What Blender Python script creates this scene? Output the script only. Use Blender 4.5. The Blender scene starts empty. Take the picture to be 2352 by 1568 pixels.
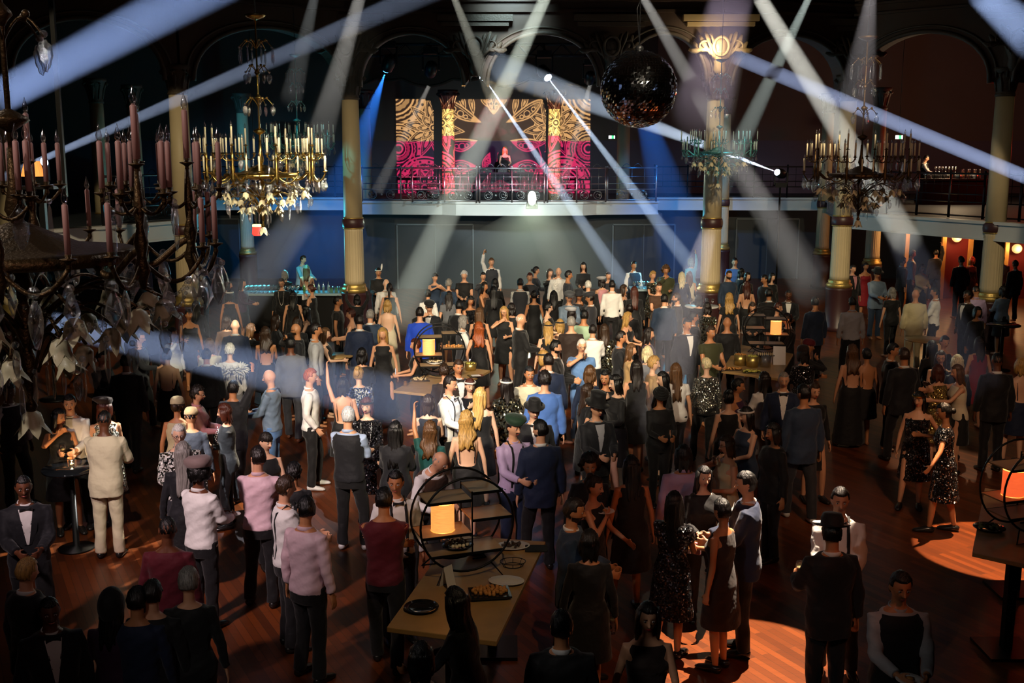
import bpy, math, random
import numpy as np
from mathutils import Vector, Matrix

SC = bpy.context.scene
COL = SC.collection
PI = math.pi
random.seed(7)
RNG = np.random.default_rng(11)

# ------------------------------------------------------------------ camera
F_PX, CAM_H, PITCH = 2500.0, 4.9, math.atan(439 / 2500)
cam_data = bpy.data.cameras.new('camera')
cam_data.sensor_width = 36.0
cam_data.lens = 36.0 * F_PX / 2352
cam_data.clip_end = 200
cam = bpy.data.objects.new('camera', cam_data)
COL.objects.link(cam)
cam.location = (0, 0, CAM_H)
cam.rotation_euler = (PI / 2 - PITCH, 0, 0)
SC.camera = cam

# ------------------------------------------------------------------ world, exposure
SC.view_settings.view_transform = 'Standard'
SC.view_settings.look = 'None'
SC.view_settings.gamma = 1
SC.view_settings.exposure = 0.0
SC.view_settings.use_curve_mapping = False
w = bpy.data.worlds.new('world'); SC.world = w; w.use_nodes = True
w.node_tree.nodes['Background'].inputs[0].default_value = (0.5, 0.42, 0.5, 1)
w.node_tree.nodes['Background'].inputs[1].default_value = 0.002
cy = SC.cycles
cy.max_bounces = 6; cy.diffuse_bounces = 2; cy.glossy_bounces = 3; cy.transmission_bounces = 4
cy.transparent_max_bounces = 24; cy.volume_bounces = 0
cy.caustics_reflective = False; cy.caustics_refractive = False
cy.sample_clamp_indirect = 3.0; cy.sample_clamp_direct = 0
cy.use_denoising = True
cy.use_adaptive_sampling = True; cy.adaptive_threshold = 0.02
cy.use_light_tree = True


def ray(x, y):
    dx = (x - 1176) / F_PX; dy = (784 - y) / F_PX
    return Vector((dx, dy * math.sin(PITCH) + math.cos(PITCH), dy * math.cos(PITCH) - math.sin(PITCH)))


def at_y(x, y, Y):
    d = ray(x, y); return Vector((0, 0, CAM_H)) + d * (Y / d.y)


def at_z(x, y, z):
    d = ray(x, y); return Vector((0, 0, CAM_H)) + d * ((z - CAM_H) / d.z)


# ------------------------------------------------------------------ hall lights
def aim(o, target):
    d = Vector(target) - o.location
    o.rotation_euler = d.to_track_quat('-Z', 'Y').to_euler()


def spot(name, loc, target, power, color, half_deg, blend=0.4, radius=0.12):
    l = bpy.data.lights.new(name, 'SPOT'); l.energy = power; l.color = color
    l.spot_size = math.radians(2 * half_deg); l.spot_blend = blend; l.shadow_soft_size = radius
    o = bpy.data.objects.new(name, l); COL.objects.link(o); o.location = loc; aim(o, target)
    return o


def point(name, loc, power, color, radius=0.05):
    l = bpy.data.lights.new(name, 'POINT'); l.energy = power; l.color = color; l.shadow_soft_size = radius
    o = bpy.data.objects.new(name, l); COL.objects.link(o); o.location = loc
    return o


# wash lanterns rigged above the camera-side balcony and the ceiling
spot('wash_light', (-3.0, 2.0, 9.2), (-0.6, 19.0, 1.2), 12500, (1.0, 0.86, 0.62), 15, 0.8, 0.35)
spot('wash_light', (2.5, 3.0, 9.4), (0.6, 25.0, 1.2), 11000, (1.0, 0.84, 0.62), 14, 0.9, 0.35)
spot('wash_light', (-6.5, 3.0, 9.0), (-2.6, 13.0, 1.0), 4800, (1.0, 0.74, 0.76), 16, 0.9, 0.4)
spot('wash_light', (5.0, 4.0, 9.0), (5.5, 17.0, 1.2), 1700, (1.0, 0.62, 0.38), 20, 0.9, 0.4)
for cx_, cy_, pw_ in ((-4.17, 28.7, 2600), (5.25, 28.7, 4200), (8.98, 29.7, 2200), (11.95, 27.0, 320), (-7.85, 26.2, 3600), (0.6, 28.0, 1800)):
    # one lantern per column, its cone ending at the top of the shaft
    spot('column_spot', (cx_ * 0.85, cy_ - 17.0, 9.8), (cx_, cy_, 1.95), pw_, (1.0, 0.82, 0.52), 13.2, 0.12, 0.08)
spot('wash_light', (0.0, 27.0, 9.2), (-0.5, 36.5, 2.6), 500, (0.55, 0.85, 1.0), 34, 0.9, 0.3)
# pools of light on the floor and on single people
spot('profile_spot', (3.8, 12.3, 9.9), (2.25, 9.85, 0), 21000, (1.0, 0.78, 0.58), 5.8, 0.05, 0.03)
spot('profile_spot', (7.0, 14.5, 9.5), (6.1, 12.9, 0), 15000, (1.0, 0.62, 0.36), 6.2, 0.05, 0.03)
spot('profile_spot', (-1.5, 20.0, 9.5), (-4.45, 12.75, 0.2), 15000, (1.0, 0.84, 0.60), 4.0, 0.1, 0.04)
spot('profile_spot', (-7.0, 7.5, 9.5), (-4.15, 13.35, 1.5), 16000, (0.86, 0.92, 1.0), 2.4, 0.2, 0.04)
spot('profile_spot', (-4.0, 13.0, 9.6), (-5.35, 20.6, 1.6), 12000, (1.0, 0.97, 0.86), 2.6, 0.3, 0.04)
spot('profile_spot', (-3.2, 8.0, 9.5), (-0.7, 15.0, 1.2), 1900, (0.92, 0.95, 1.0), 8.5, 0.5, 0.06)
spot('profile_spot', (-6.0, 22.0, 9.5), (-3.6, 15.3, 1.5), 3000, (0.75, 0.86, 1.0), 4.0, 0.3, 0.05)
spot('profile_spot', (3.0, 10.0, 9.5), (1.0, 20.0, 1.4), 2300, (1.0, 0.86, 0.62), 10, 0.7, 0.1)
spot('profile_spot', (6.0, 22.0, 9.2), (5.3, 28.4, 7.2), 1500, (1.0, 0.80, 0.5), 7, 0.8, 0.05)
spot('profile_spot', (1.0, 20.0, 9.3), (4.35, 28.4, 7.45), 600, (1.0, 0.80, 0.5), 5, 0.7, 0.05)
spot('profile_spot', (9.5, 22.0, 9.4), (7.2, 17.4, 1.2), 2600, (1.0, 0.90, 0.6), 5, 0.5, 0.05)
spot('profile_spot', (0.5, 7.0, 9.5), (-3.0, 15.6, 4.0), 2600, (1.0, 0.93, 0.72), 6, 0.6, 0.05)
spot('profile_spot', (-1.5, 7.0, 9.6), (-0.62, 14.6, 1.45), 7000, (0.95, 0.97, 1.0), 1.7, 0.4, 0.03)
spot('profile_spot', (-2.0, 4.5, 9.5), (-4.95, 12.9, 1.1), 1500, (1.0, 0.96, 0.72), 4.6, 0.6, 0.05)
spot('red_spot', (4.0, 2.0, 8.8), (2.0, 9.4, 1.4), 480, (1.0, 0.30, 0.14), 10, 0.7, 0.08)
spot('rail_spot', (0.5, 21.0, 9.4), (-0.1, 37.4, 3.9), 5200, (0.95, 1.0, 0.98), 7.5, 0.5, 0.05)
# coloured washes of the far wall and side rooms
spot('blue_flood', (-6.2, 33.5, 7.8), (-7.4, 40.5, 1.6), 1700, (0.03, 0.28, 1.0), 24, 0.8, 0.1)
spot('blue_flood', (5.5, 33.5, 7.8), (6.0, 40.5, 1.4), 1500, (0.03, 0.30, 1.0), 24, 0.8, 0.1)
spot('cyan_flood', (-9.5, 31.0, 7.8), (-10.0, 40.0, 3.4), 900, (0.10, 0.55, 1.0), 24, 0.8, 0.1)
spot('cyan_flood', (0.5, 32.0, 5.0), (0.0, 37.4, 3.0), 900, (0.70, 0.97, 1.0), 36, 0.8, 0.1)
spot('cyan_flood', (7.5, 33.0, 7.5), (8.5, 41.0, 2.9), 420, (0.35, 0.75, 1.0), 26, 0.8, 0.1)
point('bar_glow', (-5.9, 30.3, 2.3), 130, (0.05, 0.75, 1.0), 0.1)
point('bar_glow', (4.6, 30.7, 2.2), 80, (0.05, 0.65, 1.0), 0.1)
point('red_lamp_glow', (14.3, 33.0, 2.5), 28, (1.0, 0.05, 0.03), 0.2)
point('red_lamp_glow', (17.2, 33.4, 5.2), 130, (1.0, 0.05, 0.02), 0.2)
point('amber_glow', (13.2, 34.5, 2.3), 70, (1.0, 0.55, 0.22), 0.2)
point('amber_glow', (14.2, 39.0, 5.1), 10, (1.0, 0.55, 0.25), 0.15)
point('amber_glow', (16.5, 34.0, 7.0), 25, (1.0, 0.30, 0.10), 0.3)


# ------------------------------------------------------------------ mesh helpers
class MB:
    def __init__(s):
        s.V = []; s.F = []; s.M = []; s.n = 0

    def add(s, V, F, m=0):
        V = np.asarray(V, dtype=float).reshape(-1, 3)
        s.V.append(V)
        for f in F:
            s.F.append(tuple(i + s.n for i in f)); s.M.append(m)
        s.n += len(V)
        return s

    def box(s, c, size, m=0, rot=0.0, taper=1.0):
        x, y, z = [k / 2 for k in size]
        P = np.array([(-x, -y, -z), (x, -y, -z), (x, y, -z), (-x, y, -z), (-x * taper, -y * taper, z), (x * taper, -y * taper, z), (x * taper, y * taper, z), (-x * taper, y * taper, z)])
        if rot:
            c_, s_ = math.cos(rot), math.sin(rot)
            P = P @ np.array([[c_, s_, 0], [-s_, c_, 0], [0, 0, 1]])
        P = P + np.array(c)
        return s.add(P, [(0, 3, 2, 1), (4, 5, 6, 7), (0, 1, 5, 4), (1, 2, 6, 5), (2, 3, 7, 6), (3, 0, 4, 7)], m)

    def rings(s, R, m=0, cap=True, closed=False):
        """R: (k, n, 3) array of rings"""
        R = np.asarray(R); k, n, _ = R.shape
        F = []
        for i in range(k if closed else k - 1):
            a = i * n; b = ((i + 1) % k) * n
            for j in range(n):
                j2 = (j + 1) % n
                F.append((a + j, a + j2, b + j2, b + j))
        V = R.reshape(-1, 3)
        if cap and not closed:
            V = np.vstack([V, R[0].mean(0), R[-1].mean(0)])
            c0, c1 = k * n, k * n + 1
            for j in range(n):
                j2 = (j + 1) % n
                F.append((c0, j2, j)); F.append((c1, (k - 1) * n + j, (k - 1) * n + j2))
        return s.add(V, F, m)

    def lathe(s, prof, seg=16, c=(0, 0, 0), m=0, cap=True):
        a = np.linspace(0, 2 * PI, seg, endpoint=False)
        R = [np.stack([r * np.cos(a), r * np.sin(a), np.full(seg, z)], 1) + np.array(c) for r, z in prof]
        return s.rings(R, m, cap)

    def tube(s, P, r, seg=8, m=0, cap=True, closed=False, side=None):
        """r: float, list of floats or list of (rs, rn); side: the reference direction of rs"""
        P = np.asarray(P, dtype=float); k = len(P)
        if closed:
            T = np.roll(P, -1, 0) - np.roll(P, 1, 0)
        else:
            T = np.gradient(P, axis=0)
        T /= np.maximum(np.linalg.norm(T, axis=1, keepdims=True), 1e-9)
        ref = np.array(side if side is not None else ((0, 0, 1) if abs(T[0][2]) < 0.9 else (1, 0, 0)), dtype=float)
        a = np.linspace(0, 2 * PI, seg, endpoint=False)
        R = []
        for i in range(k):
            u = ref - T[i] * ref.dot(T[i]); nu = np.linalg.norm(u)
            if nu < 1e-4:
                u = np.cross(T[i], (0.3, 1, 0.2)); nu = np.linalg.norm(u)
            u /= nu
            v = np.cross(T[i], u); ref = u if side is None else ref
            ri = r if isinstance(r, (int, float)) else r[i]
            ra, rb = (ri, ri) if isinstance(ri, (int, float, np.floating)) else ri
            R.append(P[i] + np.outer(np.cos(a) * ra, u) + np.outer(np.sin(a) * rb, v))
        return s.rings(R, m, cap, closed)

    def sphere(s, c, r, seg=12, rng=8, m=0):
        r = (r, r, r) if isinstance(r, (int, float)) else r
        t = np.linspace(0.001, PI - 0.001, rng)
        a = np.linspace(0, 2 * PI, seg, endpoint=False)
        R = [np.stack([r[0] * math.sin(q) * np.cos(a), r[1] * math.sin(q) * np.sin(a), np.full(seg, -r[2] * math.cos(q))], 1) + np.array(c) for q in t]
        return s.rings(R, m, True)

    def arrays(s):
        return np.vstack(s.V) if s.V else np.zeros((0, 3)), s.F

    def xf(s, fn):
        s.V = [fn(v) for v in s.V]; return s

    def mesh(s, name, smooth=True):
        me = bpy.data.meshes.new(name)
        V = np.vstack(s.V)
        me.from_pydata(V.tolist(), [], s.F)
        if max(s.M) > 0:
            me.polygons.foreach_set('material_index', s.M)
        if smooth:
            me.polygons.foreach_set('use_smooth', [True] * len(me.polygons))
        me.update()
        return me

    def build(s, name, mats, parent=None, smooth=True, loc=None, bevel=0.0):
        me = s.mesh(name, smooth)
        return mk(name, me, mats, parent, loc, bevel)


def mk(name, me, mats, parent=None, loc=None, bevel=0.0):
    o = bpy.data.objects.new(name, me); COL.objects.link(o)
    if not isinstance(mats, (list, tuple)):
        mats = [mats]
    if len(me.materials) == 0:
        for mt in mats:
            me.materials.append(mt)
    else:
        for i, mt in enumerate(mats):
            if me.materials[i] is not mt:
                o.material_slots[i].link = 'OBJECT'; o.material_slots[i].material = mt
    if parent is not None:
        o.parent = parent
    if loc is not None:
        o.location = loc
    if bevel:
        b = o.modifiers.new('edge', 'BEVEL'); b.width = bevel; b.segments = 2; b.limit_method = 'ANGLE'
    return o


def root(name, loc=(0, 0, 0), rz=0.0, label=None, cat=None, group=None, kind=None):
    o = bpy.data.objects.new(name, None); COL.objects.link(o); o.location = loc; o.rotation_euler = (0, 0, rz)
    return tag(o, label, cat, group, kind)


def tag(o, label=None, cat=None, group=None, kind=None):
    for k, v in (('label', label), ('category', cat), ('group', group), ('kind', kind)):
        if v:
            o[k] = v
    return o


def copy_tree(o, parent=None):
    c = o.copy(); COL.objects.link(c); c.parent = parent
    for ch in o.children:
        copy_tree(ch, c)
    return c


# ------------------------------------------------------------------ materials
def lin(h):
    h = h.lstrip('#'); v = [int(h[i:i + 2], 16) / 255 for i in (0, 2, 4)]
    return tuple(((c + 0.055) / 1.055) ** 2.4 if c > 0.04045 else c / 12.92 for c in v)


_mats = {}


def mat(name, color, rough=0.6, metal=0.0, spec=0.5, emit=0.0, ecol=None, bump=0.0, bscale=30.0, vary=0.0, vscale=8.0, coat=0.0, trans=0.0, alpha=1.0, sheen=0.0):
    if name in _mats:
        return _mats[name]
    if isinstance(color, str):
        color = lin(color)
    m = bpy.data.materials.new(name); m.use_nodes = True; nt = m.node_tree; b = nt.nodes['Principled BSDF']
    b.inputs['Base Color'].default_value = (*color, 1); b.inputs['Roughness'].default_value = rough; b.inputs['Metallic'].default_value = metal
    b.inputs['Specular IOR Level'].default_value = spec; b.inputs['Coat Weight'].default_value = coat
    b.inputs['Transmission Weight'].default_value = trans; b.inputs['Alpha'].default_value = alpha
    if sheen:
        b.inputs['Sheen Weight'].default_value = sheen
    if emit:
        b.inputs['Emission Color'].default_value = (*(lin(ecol) if isinstance(ecol, str) else (ecol or color)), 1); b.inputs['Emission Strength'].default_value = emit
    if bump or vary:
        tc = nt.nodes.new('ShaderNodeTexCoord')
        if bump:
            n = nt.nodes.new('ShaderNodeTexNoise'); n.inputs['Scale'].default_value = bscale; n.inputs['Detail'].default_value = 2
            bp = nt.nodes.new('ShaderNodeBump'); bp.inputs['Strength'].default_value = min(1, bump); bp.inputs['Distance'].default_value = 0.02
            nt.links.new(tc.outputs['Object'], n.inputs['Vector']); nt.links.new(n.outputs[0], bp.inputs['Height']); nt.links.new(bp.outputs[0], b.inputs['Normal'])
        if vary:
            n = nt.nodes.new('ShaderNodeTexNoise'); n.inputs['Scale'].default_value = vscale; n.inputs['Detail'].default_value = 3
            r = nt.nodes.new('ShaderNodeMapRange'); r.inputs[3].default_value = 1 - vary; r.inputs[4].default_value = 1 + vary
            mx = nt.nodes.new('ShaderNodeMix'); mx.data_type = 'RGBA'; mx.blend_type = 'MULTIPLY'; mx.inputs[0].default_value = 1
            mx.inputs[6].default_value = (*color, 1)
            nt.links.new(tc.outputs['Object'], n.inputs['Vector']); nt.links.new(n.outputs[0], r.inputs[0]); nt.links.new(r.outputs[0], mx.inputs[7]); nt.links.new(mx.outputs[2], b.inputs['Base Color'])
    _mats[name] = m
    return m


def glass_mat(name, tint=(1, 1, 1), rough=0.03, body=0.25, bump=0.0):
    """clear cut glass: a fresnel mix of see-through and mirror"""
    if name in _mats:
        return _mats[name]
    m = bpy.data.materials.new(name); m.use_nodes = True; nt = m.node_tree; nt.nodes.clear()
    out = nt.nodes.new('ShaderNodeOutputMaterial'); mx = nt.nodes.new('ShaderNodeMixShader')
    tr = nt.nodes.new('ShaderNodeBsdfTransparent'); gl = nt.nodes.new('ShaderNodeBsdfGlossy'); lw = nt.nodes.new('ShaderNodeLayerWeight')
    tr.inputs[0].default_value = (*tint, 1); gl.inputs[0].default_value = (1, 1, 1, 1); gl.inputs['Roughness'].default_value = rough
    lw.inputs[0].default_value = 0.35
    ad = nt.nodes.new('ShaderNodeMath'); ad.operation = 'ADD'; ad.use_clamp = True; ad.inputs[1].default_value = body
    nt.links.new(lw.outputs['Facing'], ad.inputs[0]); nt.links.new(ad.outputs[0], mx.inputs[0])
    nt.links.new(tr.outputs[0], mx.inputs[1]); nt.links.new(gl.outputs[0], mx.inputs[2]); nt.links.new(mx.outputs[0], out.inputs[0])
    if bump:
        v = nt.nodes.new('ShaderNodeTexVoronoi'); v.inputs['Scale'].default_value = bump
        bp = nt.nodes.new('ShaderNodeBump'); bp.inputs['Strength'].default_value = 0.8
        nt.links.new(v.outputs['Distance'], bp.inputs['Height']); nt.links.new(bp.outputs[0], gl.inputs['Normal'])
    _mats[name] = m
    return m


def sequin_mat(name, color, glit=(1, 1, 1), scale=70.0, amount=0.5):
    if name in _mats:
        return _mats[name]
    m = bpy.data.materials.new(name); m.use_nodes = True; nt = m.node_tree; b = nt.nodes['Principled BSDF']
    tc = nt.nodes.new('ShaderNodeTexCoord'); v = nt.nodes.new('ShaderNodeTexVoronoi'); v.inputs['Scale'].default_value = scale
    nt.links.new(tc.outputs['Object'], v.inputs['Vector'])
    g = nt.nodes.new('ShaderNodeMath'); g.operation = 'GREATER_THAN'; g.inputs[1].default_value = 1 - amount
    sp = nt.nodes.new('ShaderNodeSeparateColor'); nt.links.new(v.outputs['Color'], sp.inputs[0]); nt.links.new(sp.outputs[0], g.inputs[0])
    mx = nt.nodes.new('ShaderNodeMix'); mx.data_type = 'RGBA'; mx.inputs[6].default_value = (*(lin(color) if isinstance(color, str) else color), 1); mx.inputs[7].default_value = (*glit, 1)
    nt.links.new(g.outputs[0], mx.inputs[0]); nt.links.new(mx.outputs[2], b.inputs['Base Color']); nt.links.new(g.outputs[0], b.inputs['Metallic'])
    b.inputs['Roughness'].default_value = 0.28
    nm = nt.nodes.new('ShaderNodeNormalMap'); nm.space = 'OBJECT'; nm.inputs[0].default_value = 0.55
    nt.links.new(v.outputs['Color'], nm.inputs['Color']); nt.links.new(nm.outputs[0], b.inputs['Normal'])
    _mats[name] = m
    return m


M_GOLD = mat('gold_metal', (0.62, 0.40, 0.11), 0.28, 1.0)
M_DARKGOLD = mat('shaded_bronze', (0.10, 0.055, 0.022), 0.45, 0.8, bump=0.3, bscale=60)  # metal darkened in colour, for the chandeliers left in shade
M_BLACKMETAL = mat('black_metal', (0.012, 0.012, 0.013), 0.4, 0.6)
M_CRYSTAL = glass_mat('cut_crystal', (0.95, 0.97, 1.0), 0.09, 0.16, 60)
M_GLASS = glass_mat('clear_glass', (1, 1, 1), 0.02, 0.12)
M_FROST = mat('frosted_glass', (0.86, 0.74, 0.48), 0.45, alpha=0.82, coat=0.3)
M_CANDLE = mat('ivory_candle', (0.72, 0.62, 0.44), 0.5)
M_CANDLE_ROSE = mat('rose_candle', (0.60, 0.30, 0.26), 0.5)
M_WHITE = mat('white_china', (0.78, 0.76, 0.72), 0.25)
M_COLUMN = mat('cream_paint', (0.62, 0.50, 0.30), 0.5, vary=0.10, vscale=3)
M_BAND = mat('maroon_paint', (0.055, 0.02, 0.022), 0.4)
M_GILT = mat('gilt_plaster', (0.60, 0.42, 0.13), 0.35, 0.75, bump=0.4, bscale=40)
M_CAPITAL = mat('shaded_stucco_relief', (0.085, 0.060, 0.038), 0.6, bump=0.5, bscale=25)  # colour darkened to hold the shade above the column shafts
M_WALLDARK = mat('dark_wall_paint', (0.055, 0.042, 0.040), 0.75, vary=0.15, vscale=0.6)
M_DADO = mat('ink_blue_dado', (0.030, 0.030, 0.050), 0.7, vary=0.15, vscale=0.8)
M_SLATE = mat('slate_wall_paint', (0.035, 0.045, 0.055), 0.6, vary=0.2, vscale=0.7)
M_BROWN = mat('brown_stucco', (0.070, 0.038, 0.020), 0.6, vary=0.25, vscale=1.2, bump=0.2, bscale=6)
M_FASCIA = mat('white_fascia_paint', (0.62, 0.62, 0.60), 0.5, vary=0.06, vscale=2)
M_TABLE = mat('oak_veneer', (0.42, 0.26, 0.10), 0.42, vary=0.25, vscale=6)
M_SHELF = mat('pale_oak_board', (0.46, 0.30, 0.15), 0.45, vary=0.2, vscale=9)
M_RED = mat('red_wall_cloth', (0.16, 0.012, 0.014), 0.6)


def remesh(mb, vox, mats=None, smooth_it=2, wrinkle=0.0, wfreq=26.0, ridge=None, name='form'):
    """one continuous surface around everything in mb"""
    me = mb.mesh('tmp')
    o = bpy.data.objects.new('tmp', me); COL.objects.link(o)
    r = o.modifiers.new('r', 'REMESH'); r.mode = 'VOXEL'; r.voxel_size = vox; r.adaptivity = 0
    if smooth_it:
        s = o.modifiers.new('s', 'SMOOTH'); s.iterations = smooth_it; s.factor = 0.5
    dg = bpy.context.evaluated_depsgraph_get()
    ev = o.evaluated_get(dg)
    nm = bpy.data.meshes.new_from_object(ev, depsgraph=dg)
    nm.name = name
    bpy.data.objects.remove(o); bpy.data.meshes.remove(me)
    n = len(nm.vertices)
    if n and (wrinkle or ridge):
        co = np.empty(n * 3); nm.vertices.foreach_get('co', co); co = co.reshape(-1, 3)
        no = np.empty(n * 3); nm.vertices.foreach_get('normal', no); no = no.reshape(-1, 3)
        if wrinkle:
            x, y, z = co.T
            d = np.sin(z * wfreq + 3.1 * np.sin(x * 11) + 2.3 * np.cos(y * 13)) * 0.6 + np.sin(z * wfreq * 1.9 + x * 31 + 2 * np.sin(y * 17)) * 0.4
            co = co + no * (d * wrinkle)[:, None]
        if ridge:
            co = co + no * ridge(co)[:, None]
        nm.vertices.foreach_set('co', co.ravel())
    nm.materials.clear()
    nm.polygons.foreach_set('use_smooth', [True] * len(nm.polygons))
    nm.update()
    return nm
# ------------------------------------------------------------------ room shell
def floor_mat():
    m = bpy.data.materials.new('parquet'); m.use_nodes = True; nt = m.node_tree; b = nt.nodes['Principled BSDF']; L = nt.links.new
    tc = nt.nodes.new('ShaderNodeTexCoord'); mp = nt.nodes.new('ShaderNodeMapping'); mp.inputs['Rotation'].default_value = (0, 0, math.radians(62))
    br = nt.nodes.new('ShaderNodeTexBrick'); br.inputs['Color1'].default_value = (*lin('#7d3f1b'), 1); br.inputs['Color2'].default_value = (*lin('#562a13'), 1)
    br.inputs['Mortar'].default_value = (0.05, 0.02, 0.01, 1); br.inputs['Scale'].default_value = 1; br.inputs['Mortar Size'].default_value = 0.0025
    br.inputs['Brick Width'].default_value = 1.1; br.inputs['Row Height'].default_value = 0.085; br.offset = 0.37
    L(tc.outputs['Object'], mp.inputs[0]); L(mp.outputs[0], br.inputs['Vector'])
    mp2 = nt.nodes.new('ShaderNodeMapping'); mp2.inputs['Rotation'].default_value = (0, 0, math.radians(62)); mp2.inputs['Scale'].default_value = (1.5, 22, 1)
    n = nt.nodes.new('ShaderNodeTexNoise'); n.inputs['Scale'].default_value = 2; n.inputs['Detail'].default_value = 4
    L(tc.outputs['Object'], mp2.inputs[0]); L(mp2.outputs[0], n.inputs['Vector'])
    r = nt.nodes.new('ShaderNodeMapRange'); r.inputs[3].default_value = 0.72; r.inputs[4].default_value = 1.2
    mx = nt.nodes.new('ShaderNodeMix'); mx.data_type = 'RGBA'; mx.blend_type = 'MULTIPLY'; mx.inputs[0].default_value = 1
    L(n.outputs[0], r.inputs[0]); L(br.outputs[0], mx.inputs[6]); L(r.outputs[0], mx.inputs[7]); L(mx.outputs[2], b.inputs['Base Color'])
    b.inputs['Roughness'].default_value = 0.34; b.inputs['Specular IOR Level'].default_value = 0.4
    return m


def struct(o, label=None):
    o['kind'] = 'structure'
    if label:
        o['label'] = label
    return o


struct(MB().box((0, 22, -0.1), (46, 54, 0.2)).build('floor', floor_mat(), smooth=False), 'reddish parquet floor of the ballroom in diagonal boards')
struct(MB().box((0, 22, 11.3), (46, 54, 0.2)).build('ceiling', M_BROWN, smooth=False))
struct(MB().box((0, 46.2, 8.25), (46, 0.3, 5.9)).build('wall_back_upper', mat('taupe_wall_paint', (0.20, 0.145, 0.125), 0.75, vary=0.12, vscale=0.6), smooth=False), 'dim taupe upper wall behind the balcony')
struct(MB().box((0, 46.15, 4.1), (46, 0.34, 2.4)).build('wall_back_dado', mat('violet_dado_paint', (0.17, 0.13, 0.18), 0.7, vary=0.12, vscale=0.8), smooth=False))
for sx, nm in ((-1, 'left'), (1, 'right')):
    struct(MB().box((sx * 22.5, 22, 5.5), (0.3, 50, 11.5)).build('wall_' + nm, M_WALLDARK, smooth=False))
struct(MB().box((0, -4.5, 5.5), (46, 0.3, 11.5)).build('wall_front', M_WALLDARK, smooth=False))
lw = MB()
lw.box((-13.6, 42.2, 1.5), (17, 0.3, 3.2)); lw.box((13.6, 42.2, 1.5), (17.5, 0.3, 3.2)); lw.box((0.0, 39.0, 1.35), (10.6, 0.3, 2.7))
lw.box((-5.2, 40.6, 1.35), (0.3, 3.4, 2.7)); lw.box((5.2, 40.6, 1.35), (0.3, 3.4, 2.7))
struct(lw.build('wall_below_balcony', M_SLATE, smooth=False), 'slate coloured wall below the balcony with flush doors')
for k, (px, py, Yd, wd) in enumerate(((1000, 575, 38.8, 2.7), (1478, 575, 38.8, 2.2), (500, 610, 42.0, 1.8), (1760, 600, 42.0, 2.4))):
    c = at_y(px, py, Yd)
    d = MB()
    for s_ in (-1, 1):
        d.box((c.x + s_ * wd / 2, Yd, 1.15), (0.05, 0.06, 2.3))
    d.box((c.x, Yd, 2.3), (wd, 0.06, 0.05)); d.box((c.x, Yd, 1.15), (0.02, 0.03, 2.3))
    struct(d.build('door_%d' % (k + 1), mat('door_frame_paint', (0.12, 0.15, 0.17), 0.5), smooth=False))

# ------------------------------------------------------------------ balcony
EDGE = [(-15, 18), (-12.2, 21.5), (-9.6, 25.2), (-8.3, 27.6), (-9.0, 31.0), (-12.1, 41.0), (-5.4, 41.0), (-5.2, 38.2), (-2.4, 38.0), (-1.9, 37.6), (0.3, 37.4), (2.4, 37.6), (2.9, 38.0), (5.0, 38.2), (5.2, 41.0), (11.6, 40.7), (9.8, 31.0), (11.0, 28.6), (12.4, 26.0), (15.0, 21.0)]
BACK = [(15.0, 21.0), (22.4, 21.0), (22.4, 46.0), (-22.4, 46.0), (-22.4, 18), (-15, 18)]


def smooth_poly(P, n=4):
    out = []
    for i in range(len(P) - 1):
        for k in range(n):
            t = k / n
            out.append((P[i][0] * (1 - t) + P[i + 1][0] * t, P[i][1] * (1 - t) + P[i + 1][1] * t))
    out.append(P[-1]); return out


def extrude_poly(P, z0, z1, mb):
    n = len(P)
    V = [(x, y, z0) for x, y in P] + [(x, y, z1) for x, y in P]
    F = [tuple(range(n))[::-1], tuple(range(n, 2 * n))] + [(i, (i + 1) % n, n + (i + 1) % n, n + i) for i in range(n)]
    mb.add(V, F); return mb


struct(extrude_poly(EDGE + BACK[1:-1], 2.98, 3.13, MB()).build('balcony_floor', M_SLATE, smooth=False), 'balcony floor slab running round the hall')


def band(path, z0, z1, th, mb, m=0):
    P = np.array(path); T = np.gradient(P, axis=0); T /= np.linalg.norm(T, axis=1, keepdims=True)
    N = np.stack([-T[:, 1], T[:, 0]], 1)
    R = []
    for p, n_ in zip(P, N):
        a = p + n_ * th; b = p - n_ * th
        R.append([(*a, z0), (*b, z0), (*b, z1), (*a, z1)])
    return mb.rings(R, m)


def sub_edges():
    return [('balcony_front', EDGE[0:6], 'cream fascia of the side balcony beyond the dark chandelier'),
            ('balcony_front', EDGE[5:7], 'pale blue lit balcony fascia behind the gilded chandelier'),
            ('balcony_front', EDGE[6:15], 'white lit balcony fascia below the stage railing'),
            ('balcony_front', EDGE[14:16], 'pale blue balcony fascia behind the cream columns'),
            ('balcony_front', EDGE[15:20], 'curving grey balcony fascia below the amber bar')]


for nm, E_, lb in sub_edges():
    r = root(nm, (0, 0, 0), 0, lb, 'balcony front', kind='thing')
    P_ = E_
    band(P_, 2.74, 3.10, 0.10, MB()).build('fascia', M_FASCIA, r, smooth=False)
    band(P_, 3.10, 3.17, 0.16, MB()).build('top_moulding', M_FASCIA, r, smooth=False)
    band(P_, 2.70, 2.75, 0.13, MB()).build('lower_moulding', M_FASCIA, r, smooth=False)

M_RAIL = mat('polished_iron', (0.55, 0.57, 0.60), 0.30, 0.9)
M_RAILD = mat('dark_iron', (0.03, 0.03, 0.035), 0.35, 0.8)
M_FLOWER = mat('gilt_flower', (0.7, 0.55, 0.15), 0.3, 0.9)


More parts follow.
